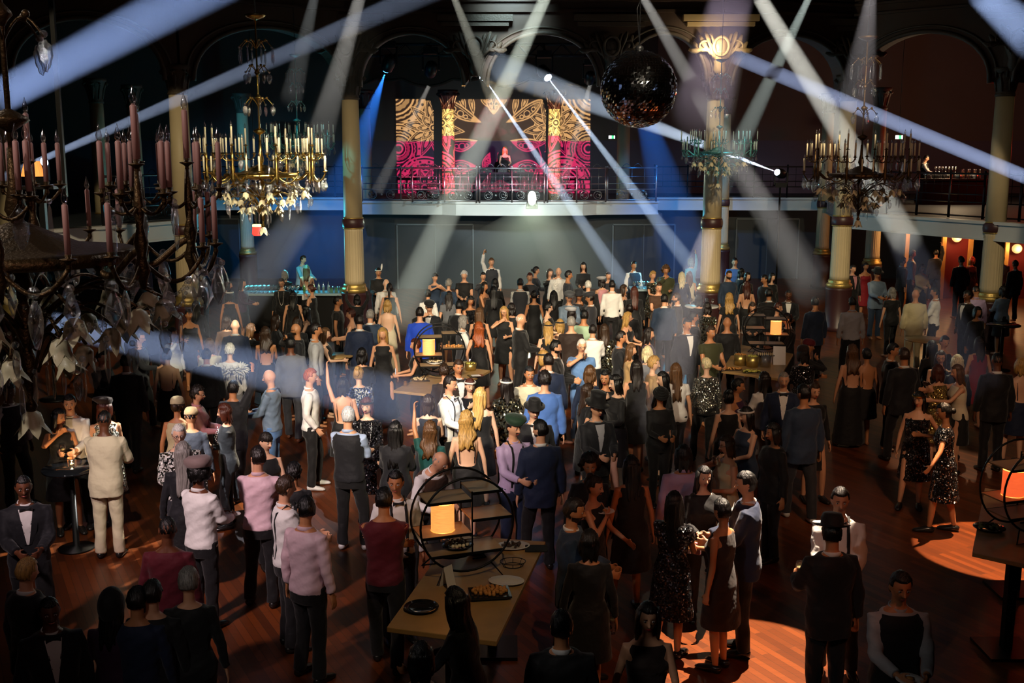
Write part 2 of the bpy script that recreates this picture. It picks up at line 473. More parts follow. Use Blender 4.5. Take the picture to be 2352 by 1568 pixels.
def railing(A, B, label, m=M_RAIL, h=1.15, ornate=True, deck=3.15):
    A = np.array(A, float); B = np.array(B, float); L_ = np.linalg.norm(B - A); ang = math.atan2(B[1] - A[1], B[0] - A[0])
    r = root('railing', (A[0], A[1], deck), ang, label, 'railing')
    n = max(1, round(L_ / 1.15)); st = L_ / n
    fr = MB()
    for z in (0.42, 0.62, h):
        fr.tube([(0, 0, z), (L_, 0, z)], 0.018 if z < h else 0.026, 6)
    fr.tube([(0, 0, 0.06), (L_, 0, 0.06)], 0.02, 6); fr.tube([(0, 0, 0.86), (L_, 0, 0.86)], 0.010, 5)
    fr.build('rail', m, r)
    for i in range(n + 1):
        p = MB(); p.box((i * st, 0, h / 2), (0.05, 0.05, h)); p.sphere((i * st, 0, h + 0.05), 0.04, 8, 6)
        p.build('post', m, r)
    for i in range(n):
        g = MB(); nb = 4
        for k in range(1, nb):
            x = (i + k / nb) * st; g.tube([(x, 0, 0.42), (x, 0, h)], 0.009, 5)
        if ornate:
            for k in range(2):
                cx = (i + 0.27 + 0.46 * k) * st; t = np.linspace(0, 2 * PI, 15, endpoint=False)
                g.tube(np.stack([cx + 0.14 * np.cos(t), 0 * t, 0.24 + 0.14 * np.sin(t)], 1), 0.012, 5, closed=True)
                t = np.linspace(0, 2.6 * PI, 16); rr = 0.03 + 0.09 * t / t[-1]
                g.tube(np.stack([cx + rr * np.cos(t), 0 * t, 0.24 + rr * np.sin(t)], 1), 0.009, 5)
            t = np.linspace(0, 1, 12)
            for s_ in (-1, 1):
                g.tube(np.stack([(i + 0.5) * st + s_ * (0.05 + 0.3 * t), 0 * t, h + 0.03 + 0.13 * np.sin(t * PI) * (1 - 0.3 * t)], 1), 0.009, 5)
            for k in range(3):
                g.sphere(((i + 0.2 + 0.3 * k) * st, -0.02, 0.24), (0.045, 0.02, 0.045), 7, 5, m=1)
        g.build('scroll_panel', [m, M_FLOWER], r)
        g.build('scroll_panel', m, r)
    return r


railing((-5.2, 38.1), (-2.5, 37.95), 'dark ornate balcony railing beside the fluted column, left part of the stage', M_RAIL)
railing((-3.4, 37.5), (-1.2, 37.3), 'shiny scrolled railing section before the projected flower and speaker')
railing((-1.1, 37.3), (1.1, 37.25), 'shiny scrolled railing section directly before the booth table')
railing((1.2, 37.3), (3.2, 37.5), 'shiny scrolled railing section beside the white floodlight')
railing((3.3, 38.0), (5.0, 38.1), 'dark ornate railing section behind the mirror ball side of the stage')
railing((5.3, 40.9), (11.4, 40.6), 'thin dark railing on the balcony behind the cream columns', M_RAILD, ornate=False)
railing((-12.0, 40.9), (-5.5, 40.9), 'thin dark railing on the balcony behind the gilded chandelier', M_RAILD, ornate=False)
railing((-9.5, 25.4), (-8.4, 27.5), 'dark scrolled railing on the side balcony behind the near candles', M_RAILD)
railing((10.6, 31.0), (13.1, 26.2), 'dark railing of the curving side balcony before the amber bar', M_RAILD, ornate=False)


# ------------------------------------------------------------------ columns
def column(x, y, label, r=0.235, base=1.3, zs=3.02, top=6.18, floor_z=0.0, capital=True, scale=1.0, plain=False):
    c = root('column', (x, y, floor_z), 0, label, 'column', kind='thing')
    if not plain:
        b = MB(); b.lathe([(r * 1.62, 0), (r * 1.62, 0.12), (r * 1.5, 0.16), (r * 1.45, base - 0.22), (r * 1.55, base - 0.16), (r * 1.55, base - 0.10)], 24)
        b.build('plinth', M_BAND, c)
        b = MB(); b.lathe([(r * 1.42, base - 0.10), (r * 1.5, base - 0.04), (r * 1.42, base + 0.01), (r * 1.25, base + 0.03), (r * 1.3, base + 0.08), (r * 1.2, base + 0.12)], 24)
        b.build('base_ring', M_GILT, c)
        n = 96; a = np.linspace(0, 2 * PI, n, endpoint=False)
        fl = 1 - 0.06 * np.abs(np.sin(a * 12)) ** 0.7
        R = []
        for z, k in ((base + 0.12, 1.12), (base + 0.22, 1.12), (zs - 0.22, 1.06), (zs - 0.12, 1.06)):
            q = r * k * (fl if 0.15 < (z - base) < (zs - base - 0.15) else 1.0)
            R.append(np.stack([q * np.cos(a), q * np.sin(a), np.full(n, z)], 1))
        MB().rings(R).build('fluted_shaft', M_COLUMN, c)
        b = MB(); b.lathe([(r * 1.12, zs - 0.12), (r * 1.2, zs - 0.09), (r * 1.24, zs), (r * 1.2, zs + 0.09), (r * 1.1, zs + 0.12)], 24)
        b.build('band', M_BAND, c)
        b = MB(); b.lathe([(r * 1.13, zs - 0.145), (r * 1.2, zs - 0.13), (r * 1.13, zs - 0.115)], 24); b.lathe([(r * 1.08, zs + 0.115), (r * 1.16, zs + 0.13), (r * 1.06, zs + 0.15)], 24)
        b.build('gilt_bead', M_GILT, c)
    z0 = zs + 0.12 if not plain else 0.0
    b = MB(); b.lathe([(r * 1.05, z0), (r * 1.0, (z0 + top) / 2), (r * 0.92, top)], 28); b.build('shaft', M_COLUMN, c)
    if capital:
        b = MB(); b.lathe([(r * 0.98, top), (r * 1.05, top + 0.03), (r * 0.98, top + 0.06), (r * 0.92, top + 0.12), (r * 1.05, top + 0.35), (r * 1.4, top + 0.55), (r * 1.55, top + 0.6), (r * 1.55, top + 0.68)], 20)
        for k in range(8):
            a = k * PI / 4; ca, sa = math.cos(a), math.sin(a)
            t = np.linspace(0, 1, 7); rr = r * (0.98 + 0.75 * t ** 2); zz = top + 0.12 + 0.42 * np.sin(t * 2.0)
            b.tube(np.stack([rr * ca, rr * sa, zz], 1), [(0.02 + 0.05 * math.sin(q * 2.6), 0.018) for q in t], 6)
        b.build('capital', M_BAND if plain else M_CAPITAL, c)
    return c


COLS = [(-4.17, 28.7, 'cream column with a fluted lower shaft beside the blue-lit bar'),
        (5.25, 28.7, 'brightly lit cream column under the glowing carved bracket'),
        (8.98, 29.7, 'cream column crossed by a beam, ringed in gold above the plinth'),
        (-7.85, 26.2, 'amber-lit smooth column behind the rose candles'),
        (11.95, 27.0, 'tall dim column before the red-lit alcoves'),
        (-11.4, 24.8, 'dim beige column at the edge of the hall behind the dark chandelier')]
for x, y, lb in COLS:
    column(x, y, lb)
for px, Y, lb, bs in ((565, 39, 'slim mint-lit column seen behind the gilded chandelier', 1.32), (1660, 40.0, 'slim column directly behind the brightly lit cream column', 1.4), (1893, 39, 'slim greenish column beside the beam-crossed column', 1.32), (2010, 35.5, 'short-looking fluted column in amber light under the side balcony', 1.31)):
    column(at_y(px, 470, Y).x, Y, lb, r=0.21, base=bs)
for px, lb in ((838, 'slim cyan-lit column on the stage balcony'), (1030, 'stage column covered by the projected pattern beside the booth'), (1273, 'stage column covered by the projected pattern near the blue beam'), (1432, 'slim grey column on the balcony near the exit sign')):
    column(at_y(px, 350, 40.0).x, 40.0, lb, r=0.235, base=0, zs=0, top=6.35 - 3.13, floor_z=3.13, plain=True)
for px, Y in ((225, 31.0), (308, 34.0)):
    column(at_y(px, 300, Y).x, Y, 'unlit brown column seen between the rose candles, ' + ('the nearer of two' if Y < 32 else 'the farther of two'), r=0.2)


# ------------------------------------------------------------------ arcade above the columns
SUP = [(-11.4, 24.8), (-7.85, 26.2), (-4.17, 28.7), (-0.93, 28.7), (2.50, 28.7), (5.25, 28.7), (8.98, 29.7), (11.95, 27.0), (15.0, 23.5)]
ARL = ['dark plaster arch over the far edge column', 'dark plaster arch behind the dark chandelier pole', 'brown arch over the deep blue beam', 'central brown arch with the lighting truss', 'arch behind the mirror ball', 'arch springing from the lit bracket', 'dark arch over the crystal chandelier by the amber bar', 'unlit arch over the red alcove']
for i in range(len(SUP) - 1):
    A = np.array(SUP[i]); B = np.array(SUP[i + 1]); Lh = np.linalg.norm(B - A); ang = math.atan2(B[1] - A[1], B[0] - A[0])
    r = root('arch', (A[0], A[1], 0), ang, ARL[i], 'arch', kind='thing')
    t = np.linspace(0, PI, 25); w_ = Lh / 2 - 0.30
    ax = Lh / 2 - w_ * np.cos(t); az = 6.5 + 1.32 * np.sin(t) ** 0.9
    V = []; F = []
    xs = np.concatenate([[0], ax, [Lh]]); zs_ = np.concatenate([[6.9], az, [6.9]])
    n = len(xs)
    for yy in (-0.28, 0.28):
        for x_, z_ in zip(xs, zs_):
            V.append((x_, yy, z_)); V.append((x_, yy, 11.18))
    for k in range(n - 1):
        a = 2 * k; o_ = 2 * n
        F += [(a, a + 2, a + 3, a + 1), (o_ + a, o_ + a + 1, o_ + a + 3, o_ + a + 2), (a, o_ + a, o_ + a + 2, a + 2)]
    MB().add(V, F).build('spandrel', M_BROWN, r, smooth=False)
    b = MB()
    for yy in (-0.30,):
        b.tube(np.stack([ax, 0 * ax + yy, az], 1), 0.055, 8)
        b.tube(np.stack([Lh / 2 - (w_ + 0.16) * np.cos(t), 0 * ax + yy, 6.62 + 1.34 * np.sin(t) ** 0.9], 1), 0.028, 6)
    b.build('arch_moulding', M_CAPITAL, r)
    b = MB()
    for z in (8.35, 8.6, 8.72, 9.2):
        b.box((Lh / 2, -0.32, z), (Lh, 0.12, 0.06))
    b.build('cornice', M_BROWN, r, smooth=False)


def bracket(x, y, label, lit):
    r = root('carved_bracket', (x, y - 0.36, 6.75), 0, label, 'carving')
    b = MB(); rng = random.Random(int(abs(x) * 100))
    b.lathe([(0.10, 0), (0.16, 0.15), (0.14, 0.3), (0.24, 0.55), (0.26, 0.62)], 14)
    for s_ in (-1, 1):
        for k in range(9):
            t = np.linspace(0, 1, 9); a0 = 0.4 + 0.22 * k
            ln = 0.75 - 0.05 * k
            px_ = s_ * (0.10 + ln * t * math.cos(a0)); pz = 0.45 + ln * t * math.sin(a0) + 0.10 * np.sin(t * 5 + k)
            b.tube(np.stack([px_, -0.04 - 0.12 * np.sin(t * 3), pz], 1), [(0.02 + 0.055 * abs(math.sin(q * 6)), 0.03) for q in t], 6)
        t = np.linspace(0.4, 3.2 * PI, 22); rr = 0.02 * t
        b.tube(np.stack([s_ * (0.42 + rr * np.cos(t)), -0.14 + 0 * t, 0.70 + rr * np.sin(t)], 1), 0.028, 6)
    b.build('acanthus', M_CAPITAL if not lit else mat('lit_gilt_plaster', (0.42, 0.29, 0.13), 0.5, 0.1, bump=0.3, bscale=40), r)  # paler copy of the stucco, the bracket's light put into its colour
    b = MB(); t = np.linspace(0, 2 * PI, 20, endpoint=False)
    b.tube(np.stack([0.19 * np.cos(t), -0.2 + 0 * t, 0.72 + 0.23 * np.sin(t)], 1), 0.04, 8, closed=True)
    b.sphere((0, -0.16, 0.72), (0.16, 0.07, 0.2), 14, 9)
    b.build('medallion', M_CAPITAL if not lit else mat('lit_gilt_plaster', (0.7, 0.5, 0.25)), r)
    b = MB(); b.box((0, 0, 1.42), (1.9, 0.25, 0.16)); b.box((0, 0.02, 1.27), (1.7, 0.2, 0.1)); b.build('abacus', M_CAPITAL if not lit else mat('lit_gilt_plaster', (0.7, 0.5, 0.25)), r, smooth=False)
    return r


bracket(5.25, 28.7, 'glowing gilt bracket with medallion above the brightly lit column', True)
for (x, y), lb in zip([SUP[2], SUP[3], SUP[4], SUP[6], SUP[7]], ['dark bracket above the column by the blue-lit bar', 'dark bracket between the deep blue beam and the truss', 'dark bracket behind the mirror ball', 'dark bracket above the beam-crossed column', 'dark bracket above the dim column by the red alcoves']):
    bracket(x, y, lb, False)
point('bracket_uplight', (4.95, 27.9, 7.40), 34, (1.0, 0.85, 0.6), 0.05)

# wavy plaster canopy at the back of the stage
r = root('plaster_canopy', (0, 43.0, 0), 0, 'scalloped plaster canopy edge above the projected pattern', 'canopy')
xs = np.linspace(-6.2, 5.6, 150); ph = (xs + 6.2) / 2.95
wz = 7.3 + 0.34 * np.abs(np.sin(ph * PI)) ** 0.8 - 0.10 * np.abs(np.sin(ph * PI * 3))
V = []; F = []
for yy in (0, 0.5):
    for a, z in zip(xs, wz):
        V += [(a, yy, z), (a, yy, 11.19)]
n = len(xs)
for k in range(n - 1):
    a = 2 * k; o_ = 2 * n; F += [(a, a + 2, a + 3, a + 1), (a, o_ + a, o_ + a + 2, a + 2), (o_ + a, o_ + a + 1, o_ + a + 3, o_ + a + 2)]
MB().add(V, F).build('canopy_board', M_BROWN, r, smooth=False)
MB().tube(np.stack([xs, 0 * xs - 0.03, wz], 1), 0.05, 6).build('edge_bead', M_CAPITAL, r)

# ------------------------------------------------------------------ stage: projector, truss, moving heads, booth
def pattern_image():
    W, Hh = 1400, 740
    yy, xx = np.mgrid[0:Hh, 0:W].astype(float); u = xx / W; v = yy / Hh
    asp = 445 / 235.0
    U = np.minimum(u, 1 - u) * asp; V = v * 1.0
    val = np.zeros_like(u)

    def over(mask, q):
        nonlocal val
        val = np.where(mask, q, val)

    def petal(cx, cy, ang, ln, wd, t=0.0045, kind='leaf', bow=0.0):
        dx = U - cx; dy = V - cy; a = dx * math.cos(ang) + dy * math.sin(ang); b = -dx * math.sin(ang) + dy * math.cos(ang)
        s = np.clip(a / ln, 0, 1); b = b - bow * ln * np.sin(PI * s)
        hw = wd * np.sin(PI * s ** 0.8) ** 0.9; i = (a > 0) & (a < ln)
        over(i & (np.abs(b) < hw), 0.0)
        over(i & (np.abs(b) < hw) & (np.abs(b) > hw - 2.2 * t), 1.0)
        over(i & (np.abs(b) < hw - 4.0 * t) & (np.abs(b) > hw - 5.4 * t), 0.8)
        if kind == 'leaf':
            over(((a - ln * .52) / (ln * .15)) ** 2 + (b / (wd * .30)) ** 2 < 1, 0.95)
        if kind == 'fish':
            over(i & (a > ln * .76) & (np.abs(b) < hw), 1.0)
            for q, r_ in ((.30, .020), (.48, .030), (.62, .018)):
                d = np.hypot(a - ln * q, b - .012); over((np.abs(d - r_) < .0045) & (b > -.02), 1.0)
            over(i & (a < ln * .25) & (np.abs(b) < hw) & (np.sin(a * 420) * np.sin(b * 420) > .1), 0.9)

    def ring(cx, cy, r0, r1, q=1.0, teeth=0, amp=.008):
        dx = U - cx; dy = V - cy; rr = np.hypot(dx, dy); th = np.arctan2(dy, dx)
        if teeth:
            rr = rr + amp * np.abs(((th * teeth / PI) % 2) - 1)
        over((rr > r0) & (rr < r1), q)

    def dots(cx, cy, rad, n, q=.010, val_=0.0):
        for k in range(n):
            a = 2 * PI * k / n; over(np.hypot(U - cx - rad * math.cos(a), V - cy - rad * math.sin(a)) < q, val_)

    def eye(cx, cy, s):
        ring(cx, cy, 0, .30 * s, 0.0)
        for r0, r1, q, te in ((.27, .285, 1, 0), (.215, .255, .9, 0), (.185, .20, .8, 24), (.15, .165, 1, 0), (.10, .135, .55, 18), (.075, .088, 1, 0), (.035, .055, 1, 0)):
            ring(cx, cy, r0 * s, r1 * s, q, te)
        dots(cx, cy, .235 * s, 18, .011 * s)
    # corner bands and lower rosette
    eye(-.02, -.05, 1.25); eye(0.02, .47, .85); eye(.27, .84, 1.05)
    band_ = (np.abs((V - .60) - .55 * np.abs(((U * 3.2) % 1) - .5)) < .03) & (U < .34); over(band_, 1.0)
    band_ = (np.abs((V - .52) - .55 * np.abs(((U * 3.2) % 1) - .5)) < .012) & (U < .34); over(band_, .8)
    dots(.08, .66, .02, 1, .014); dots(.24, .66, .02, 1, .014)
    for k in range(9):
        petal(.27, .84, k * 2 * PI / 9 - .5, .20, .042)
    ring(.27, .84, 0, .05, 0.0); ring(.27, .84, .02, .035, 1)
    # trailing tendrils
    for (x0, y0, x1, y1, am) in ((.50, .15, .56, .98, .05), (.44, .5, .93, .9, .06)):
        q = np.clip(((U - x0) * (x1 - x0) + (V - y0) * (y1 - y0)) / ((x1 - x0) ** 2 + (y1 - y0) ** 2), 0, 1)
        px_ = x0 + (x1 - x0) * q + am * np.sin(q * 9); py_ = y0 + (y1 - y0) * q
        over(np.hypot(U - px_, V - py_) < .006, 1.0)
    # flower
    for k in range(10):
        petal(.36, .27, k * 2 * PI / 10 + .12, .31, .055)
    for k in range(8):
        petal(.36, .27, k * 2 * PI / 8, .17, .045)
    ring(.36, .27, 0, .045, 0); ring(.36, .27, .03, .042, 1); ring(.36, .27, 0, .015, 1)
    petal(.47, .0, .55, .42, .062, .006, 'fish', .06)
    petal(.49, .42, -.10, .30, .065, .006, 'fish', .10)
    petal(.84, .66, -1.15, .17, .034, .005, 'fish')
    petal(.46, .72, -.22, .34, .070, .006, 'fish', -.12)
    for k in range(4):
        petal(.62 + .10 * k, -.04, 1.2 + .25 * math.sin(k * 2.2), .15 + .04 * (k % 2), .030, .0045)
    petal(.90, -.05, 1.35, .20, .045, .006, 'fish')
    for k in range(6):
        petal(.52 + .075 * k, 1.02, -1.9 + .25 * k, .20 + .05 * (k % 2), .04, .005)
    top = (v < 0.40)[..., None]
    colr = np.where(top, np.array([1.0, 0.70, 0.30]), np.array([1.0, 0.05, 0.17]))
    bg = np.where(top, np.array([0.050, 0.033, 0.022]), np.array([0.016, 0.006, 0.018])) * np.clip(1.6 - 1.2 * np.abs(u - 0.5)[..., None], 0.5, 1.6)
    img = np.maximum(colr * val[..., None], bg)
    rgba = np.ones((Hh, W, 4), dtype=np.float32); rgba[..., :3] = img[::-1]
    im = bpy.data.images.new('slide_pattern', W, Hh, float_buffer=True); im.colorspace_settings.name = 'Non-Color'
    im.pixels.foreach_set(rgba.ravel()); im.pack()
    return im


PJ = Vector((0.85, 12.0, 6.1))
c0 = at_y(910, 230, 46); c1 = at_y(1355, 465, 46)
ctr = Vector(((c0.x + c1.x) / 2, 46, (c0.z + c1.z) / 2))
l = bpy.data.lights.new('slide_projector_light', 'SPOT'); l.energy = 150000; l.spot_size = math.radians(18); l.spot_blend = 0; l.shadow_soft_size = 0.015
pj = bpy.data.objects.new('slide_projector_light', l); COL.objects.link(pj); pj.location = PJ; aim(pj, ctr)
l.use_nodes = True; nt = l.node_tree; em = nt.nodes['Emission']; LK = nt.links.new
tc = nt.nodes.new('ShaderNodeTexCoord'); sx = nt.nodes.new('ShaderNodeSeparateXYZ'); LK(tc.outputs['Normal'], sx.inputs[0])
dist = (ctr - PJ).length; hw_ = (c1.x - c0.x) / 2 / dist; hh_ = (c0.z - c1.z) / 2 / dist * 1.02


def mth(op, a, b=None):
    n = nt.nodes.new('ShaderNodeMath'); n.operation = op
    for i, v_ in enumerate((a, b)):
        if v_ is None:
            continue
        if isinstance(v_, (int, float)):
            n.inputs[i].default_value = v_
        else:
            LK(v_, n.inputs[i])
    return n.outputs[0]


nz = mth('ABSOLUTE', sx.outputs[2])
uu = mth('ADD', mth('DIVIDE', mth('DIVIDE', sx.outputs[0], nz), 2 * hw_), 0.5)
vv = mth('ADD', mth('DIVIDE', mth('DIVIDE', sx.outputs[1], nz), 2 * hh_), 0.5)
cb = nt.nodes.new('ShaderNodeCombineXYZ'); LK(uu, cb.inputs[0]); LK(vv, cb.inputs[1])
im = nt.nodes.new('ShaderNodeTexImage'); im.image = pattern_image(); im.extension = 'CLIP'; LK(cb.outputs[0], im.inputs[0]); LK(im.outputs[0], em.inputs[0])

truss = root('lighting_truss', (0, 34.0, 7.72), 0, 'black lattice truss hanging under the central arch', 'truss')
b = MB()
for yy in (-0.17, 0.17):
    for zz in (0, 0.34):
        b.tube([(-4.6, yy, zz), (3.6, yy, zz)], 0.025, 6)
b.build('chord', M_BLACKMETAL, truss)
b = MB(); xs = np.arange(-4.6, 3.6, 0.34)
for k, x_ in enumerate(xs):
    for yy in (-0.17, 0.17):
        b.tube([(x_, yy, 0 if k % 2 else 0.34), (x_ + 0.34, yy, 0.34 if k % 2 else 0)], 0.013, 5)
    b.tube([(x_, -0.17, 0), (x_ + 0.34, 0.17, 0)], 0.011, 5)
b.build('lattice', M_BLACKMETAL, truss)
b = MB()
for x_ in (-4.2, -1.2, 1.4, 3.3):
    b.tube([(x_, 0, 0.34), (x_, 0, 3.6)], 0.008, 5)
b.build('wire', M_BLACKMETAL, truss)
M_LENS = mat('lit_lens', (0.8, 0.85, 1.0), 0.2, emit=30, ecol=(0.55, 0.7, 1.0))
M_LENSOFF = mat('dark_lens', (0.05, 0.06, 0.08), 0.1)


def moving_head(loc, target, label, on=True, s=1.0, hang=True, lens=None):
    r = root('moving_head_lamp', loc, 0, label, 'stage lamp')
    d = (Vector(target) - Vector(loc)).normalized()
    q = np.array(d.to_track_quat('-Z', 'Y').to_matrix())
    b = MB(); b.box((0, 0, 0.42 * s if hang else -0.34 * s), (0.34 * s, 0.24 * s, 0.14 * s)); b.tube([(0, 0, 0.5 * s), (0, 0, 0.62 * s)], 0.03, 6) if hang else None
    b.build('base', M_BLACKMETAL, r, smooth=False)
    b = MB(); sg = 1 if hang else -1
    for s_ in (-1, 1):
        b.box((s_ * 0.19 * s, 0, sg * 0.17 * s), (0.04 * s, 0.12 * s, 0.4 * s))
    b.box((0, 0, sg * 0.35 * s), (0.42 * s, 0.12 * s, 0.04 * s)); b.build('yoke', M_BLACKMETAL, r, smooth=False)
    b = MB(); b.lathe([(0.07 * s, 0.2 * s), (0.13 * s, 0.14 * s), (0.15 * s, 0), (0.13 * s, -0.18 * s), (0.10 * s, -0.2 * s)], 16); b.xf(lambda v: v @ q.T); b.build('head', M_BLACKMETAL, r)
    b = MB(); b.lathe([(0.095 * s, -0.202 * s), (0.07 * s, -0.225 * s), (0.02 * s, -0.235 * s)], 16); b.xf(lambda v: v @ q.T); b.build('lens', lens or (M_LENS if on else M_LENSOFF), r)
    return r


# booth on the balcony
booth = root('music_booth', (-0.35, 39.2, 3.15), 0, 'dark booth table with drapes behind the shiny railing', 'booth table')
MB().box((0, 0, 0.95), (3.2, 0.8, 0.06)).build('table_top', M_BLACKMETAL, booth, smooth=False)
b = MB(); xs = np.linspace(-1.6, 1.6, 60); R = np.array([[(x_, -0.42 + 0.03 * math.sin(x_ * 22), 0.92) for x_ in xs], [(x_, -0.42 + 0.03 * math.sin(x_ * 22), 0.0) for x_ in xs]])
V = R.reshape(-1, 3); F = [(i, i + 1, 60 + i + 1, 60 + i) for i in range(59)]
dr = b.add(V, F).build('drape', mat('black_drape', (0.03, 0.03, 0.035), 0.5), booth); sm = dr.modifiers.new('s', 'SOLIDIFY'); sm.thickness = 0.01
for k, (x_, w_, lb) in enumerate(((-0.55, 0.4, 'flat black turntable on the booth table, beside the mixer'), (0.02, 0.34, 'small black mixer in the middle of the booth table'), (0.6, 0.4, 'flat black turntable on the booth table, away from the speaker'))):
    e = root('mixer' if k == 1 else 'turntable', (-0.35 + x_, 39.1, 4.13), 0, lb, 'music player' if k != 1 else 'mixer')
    MB().box((0, 0, 0.05), (w_, 0.36, 0.09)).build('case', M_BLACKMETAL, e, smooth=False)
    b = MB()
    if k == 1:
        for i in range(8):
            b.lathe([(0.012, 0.09), (0.012, 0.12)], 8, (-0.12 + 0.035 * i, -0.05 + 0.1 * (i % 2), 0))
        b.build('knob', M_RAIL, e)
    else:
        b.lathe([(0.15, 0.095), (0.15, 0.11), (0.02, 0.115)], 20); b.build('platter', M_RAIL, e)
sp = root('loudspeaker', (-2.75, 39.0, 3.15), 0.1, 'black loudspeaker on the stage balcony near the shiny railing', 'loudspeaker')
MB().box((0, 0, 0.35), (0.5, 0.45, 0.7)).build('case', M_BLACKMETAL, sp, smooth=False)
MB().lathe([(0.2, 0), (0.18, 0.01), (0.05, 0.05)], 16).xf(lambda v: np.stack([v[:, 0], -0.225 - 0.0 * v[:, 1] - v[:, 2], 0.3 + v[:, 1]], 1)).build('cone', mat('grey_cone', (0.15, 0.15, 0.16), 0.4), sp)
fl = root('floodlight', at_y(1222, 455, 37.0), 0, 'glaring white floodlight on the edge of the stage balcony', 'floodlight')
MB().box((0, 0.1, 0), (0.3, 0.12, 0.5)).build('housing', M_BLACKMETAL, fl, smooth=False)
MB().sphere((0, 0.02, 0), (0.14, 0.05, 0.24), 14, 10).build('lamp_face', mat('white_hot_lamp', (1, 1, 0.95), emit=60, ecol=(1.0, 0.98, 0.8)), fl)
MB().tube([(0.16, 0.1, -0.1), (0.2, 0.25, -0.35), (-0.2, 0.25, -0.35), (-0.16, 0.1, -0.1)], 0.012, 6).build('bracket', M_BLACKMETAL, fl)
spot('floodlight_glow', at_y(1222, 466, 36.7), at_y(1235, 640, 33), 700, (0.85, 1.0, 0.75), 60, 0.8, 0.1)

for px, Y, lb in ((1405, 45.98, 'small green and white exit sign on the wall by the mirror ball'), (2064, 40.0, 'small green and white exit sign on the upper balcony by the amber bar')):
    c = at_y(px, 315, Y); e = root('exit_sign', c, 0, lb, 'exit sign')
    MB().box((0, 0, 0), (0.30, 0.08, 0.16)).build('case', M_BLACKMETAL, e, smooth=False)
    MB().box((-0.07, -0.045, 0), (0.12, 0.01, 0.13)).box((0.11, -0.045, 0), (0.05, 0.01, 0.13)).build('white_panel', mat('sign_white', (1, 1, 1), emit=2.5), e, smooth=False)
    MB().box((0.035, -0.045, 0), (0.08, 0.01, 0.13)).build('green_panel', mat('sign_green', (0.05, 0.6, 0.2), emit=2.0), e, smooth=False)
    if px == 1405:
        MB().box((0, 0.05, 0), (0.1, 0.06, 0.1)).build('mount', M_BLACKMETAL, e)
    else:
        MB().tube([(0, 0, 0.08), (0, 0, 5.9)], 0.01, 5).build('cable', M_BLACKMETAL, e)

# ------------------------------------------------------------------ mirror ball
mb_c = at_y(1467, 205, 14.0); MR = 85 / F_PX * 14.05
ball = root('mirror_ball', mb_c, 0.1, 'big mirror ball hanging on a thin cable', 'mirror ball')
b = MB(); NL, NS = 40, 80
for i in range(NL):
    t0, t1 = PI * i / NL - PI / 2, PI * (i + 1) / NL - PI / 2
    ns = max(6, int(NS * math.cos((t0 + t1) / 2)))
    for j in range(ns):
        a0, a1 = 2 * PI * j / ns, 2 * PI * (j + 0.93) / ns; e_ = 0.004
        jt = RNG.normal(0, 0.0035, 4)
        P_ = [(math.cos(t) * math.cos(a), math.cos(t) * math.sin(a), math.sin(t)) for a, t in ((a0, t0 + e_), (a1, t0 + e_), (a1, t1 - e_), (a0, t1 - e_))]
        V = [np.array(p_) * MR * (1 + jt[k] * 1.1) for k, p_ in enumerate(P_)]
        b.add(V, [(0, 1, 2, 3)])
b.build('mirror_facets', mat('mirror', (0.85, 0.87, 0.9), 0.06, 1.0), ball, smooth=False)
MB().sphere((0, 0, 0), MR * 0.985, 32, 20).build('core', M_BLACKMETAL, ball)
MB().lathe([(0.05, MR - 0.01), (0.05, MR + 0.04), (0.02, MR + 0.06)], 12).build('cap', M_BLACKMETAL, ball)
b = MB(); b.tube([(0, 0, MR + 0.05), (0, 0, 11.2 - mb_c.z)], 0.006, 5); b.tube([(0, 0, MR + 0.05), (-0.04, 0, MR + 0.5), (0, 0, MR + 0.6)], 0.005, 5)
b.build('cable', M_BLACKMETAL, ball)

# ------------------------------------------------------------------ red lamps, alcoves under the side balcony, bars
rl = root('red_lantern', at_y(590, 520, 30.0), 0, 'small red hanging lantern below the gilded chandelier', 'lantern')
MB().lathe([(0.10, -0.25), (0.14, -0.2), (0.12, 0.0), (0.10, 0.04)], 14).build('lantern_shade', mat('red_glow_shade', (0.8, 0.08, 0.05), emit=1.4, ecol=(1.0, 0.06, 0.04)), rl)
MB().lathe([(0.125, 0.0), (0.125, 0.05), (0.10, 0.06)], 14).build('lit_rim', mat('amber_rim', (1, 0.7, 0.2), emit=4, ecol=(1.0, 0.7, 0.2)), rl)
MB().tube([(0, 0, 0.05), (0, 0, 8.2)], 0.008, 5).build('cord', M_BLACKMETAL, rl)
al = root('pleated_table_lamp', at_y(76, 405, 19.0), 0, 'orange pleated lamp glowing on the dim side balcony', 'lamp')
n = 60; a = np.linspace(0, 2 * PI, n, endpoint=False); pl = 1 + 0.04 * np.sin(a * 20)
MB().rings([np.stack([r_ * pl * np.cos(a), r_ * pl * np.sin(a), np.full(n, z)], 1) for r_, z in ((0.19, 0), (0.12, 0.26))], cap=False).build('lamp_shade', mat('pleated_orange', (0.9, 0.4, 0.12), emit=1.0, ecol=(1.0, 0.30, 0.06)), al)
MB().lathe([(0.07, -0.16), (0.05, -0.1), (0.02, -0.06), (0.02, 0.2)], 12).build('lamp_base', M_GOLD, al)
MB().box((0, 0.1, -0.19), (0.8, 0.5, 0.05)).box((0, 0.3, -0.7), (0.1, 0.1, 1.0)).build('ledge', M_BLACKMETAL, al, smooth=False)
MB().box((0, 0.5, -0.19), (0.1, 1.6, 0.05)).box((0, 1.3, 2.0), (0.08, 0.08, 4.8)).build('support', M_BLACKMETAL, al, smooth=False)

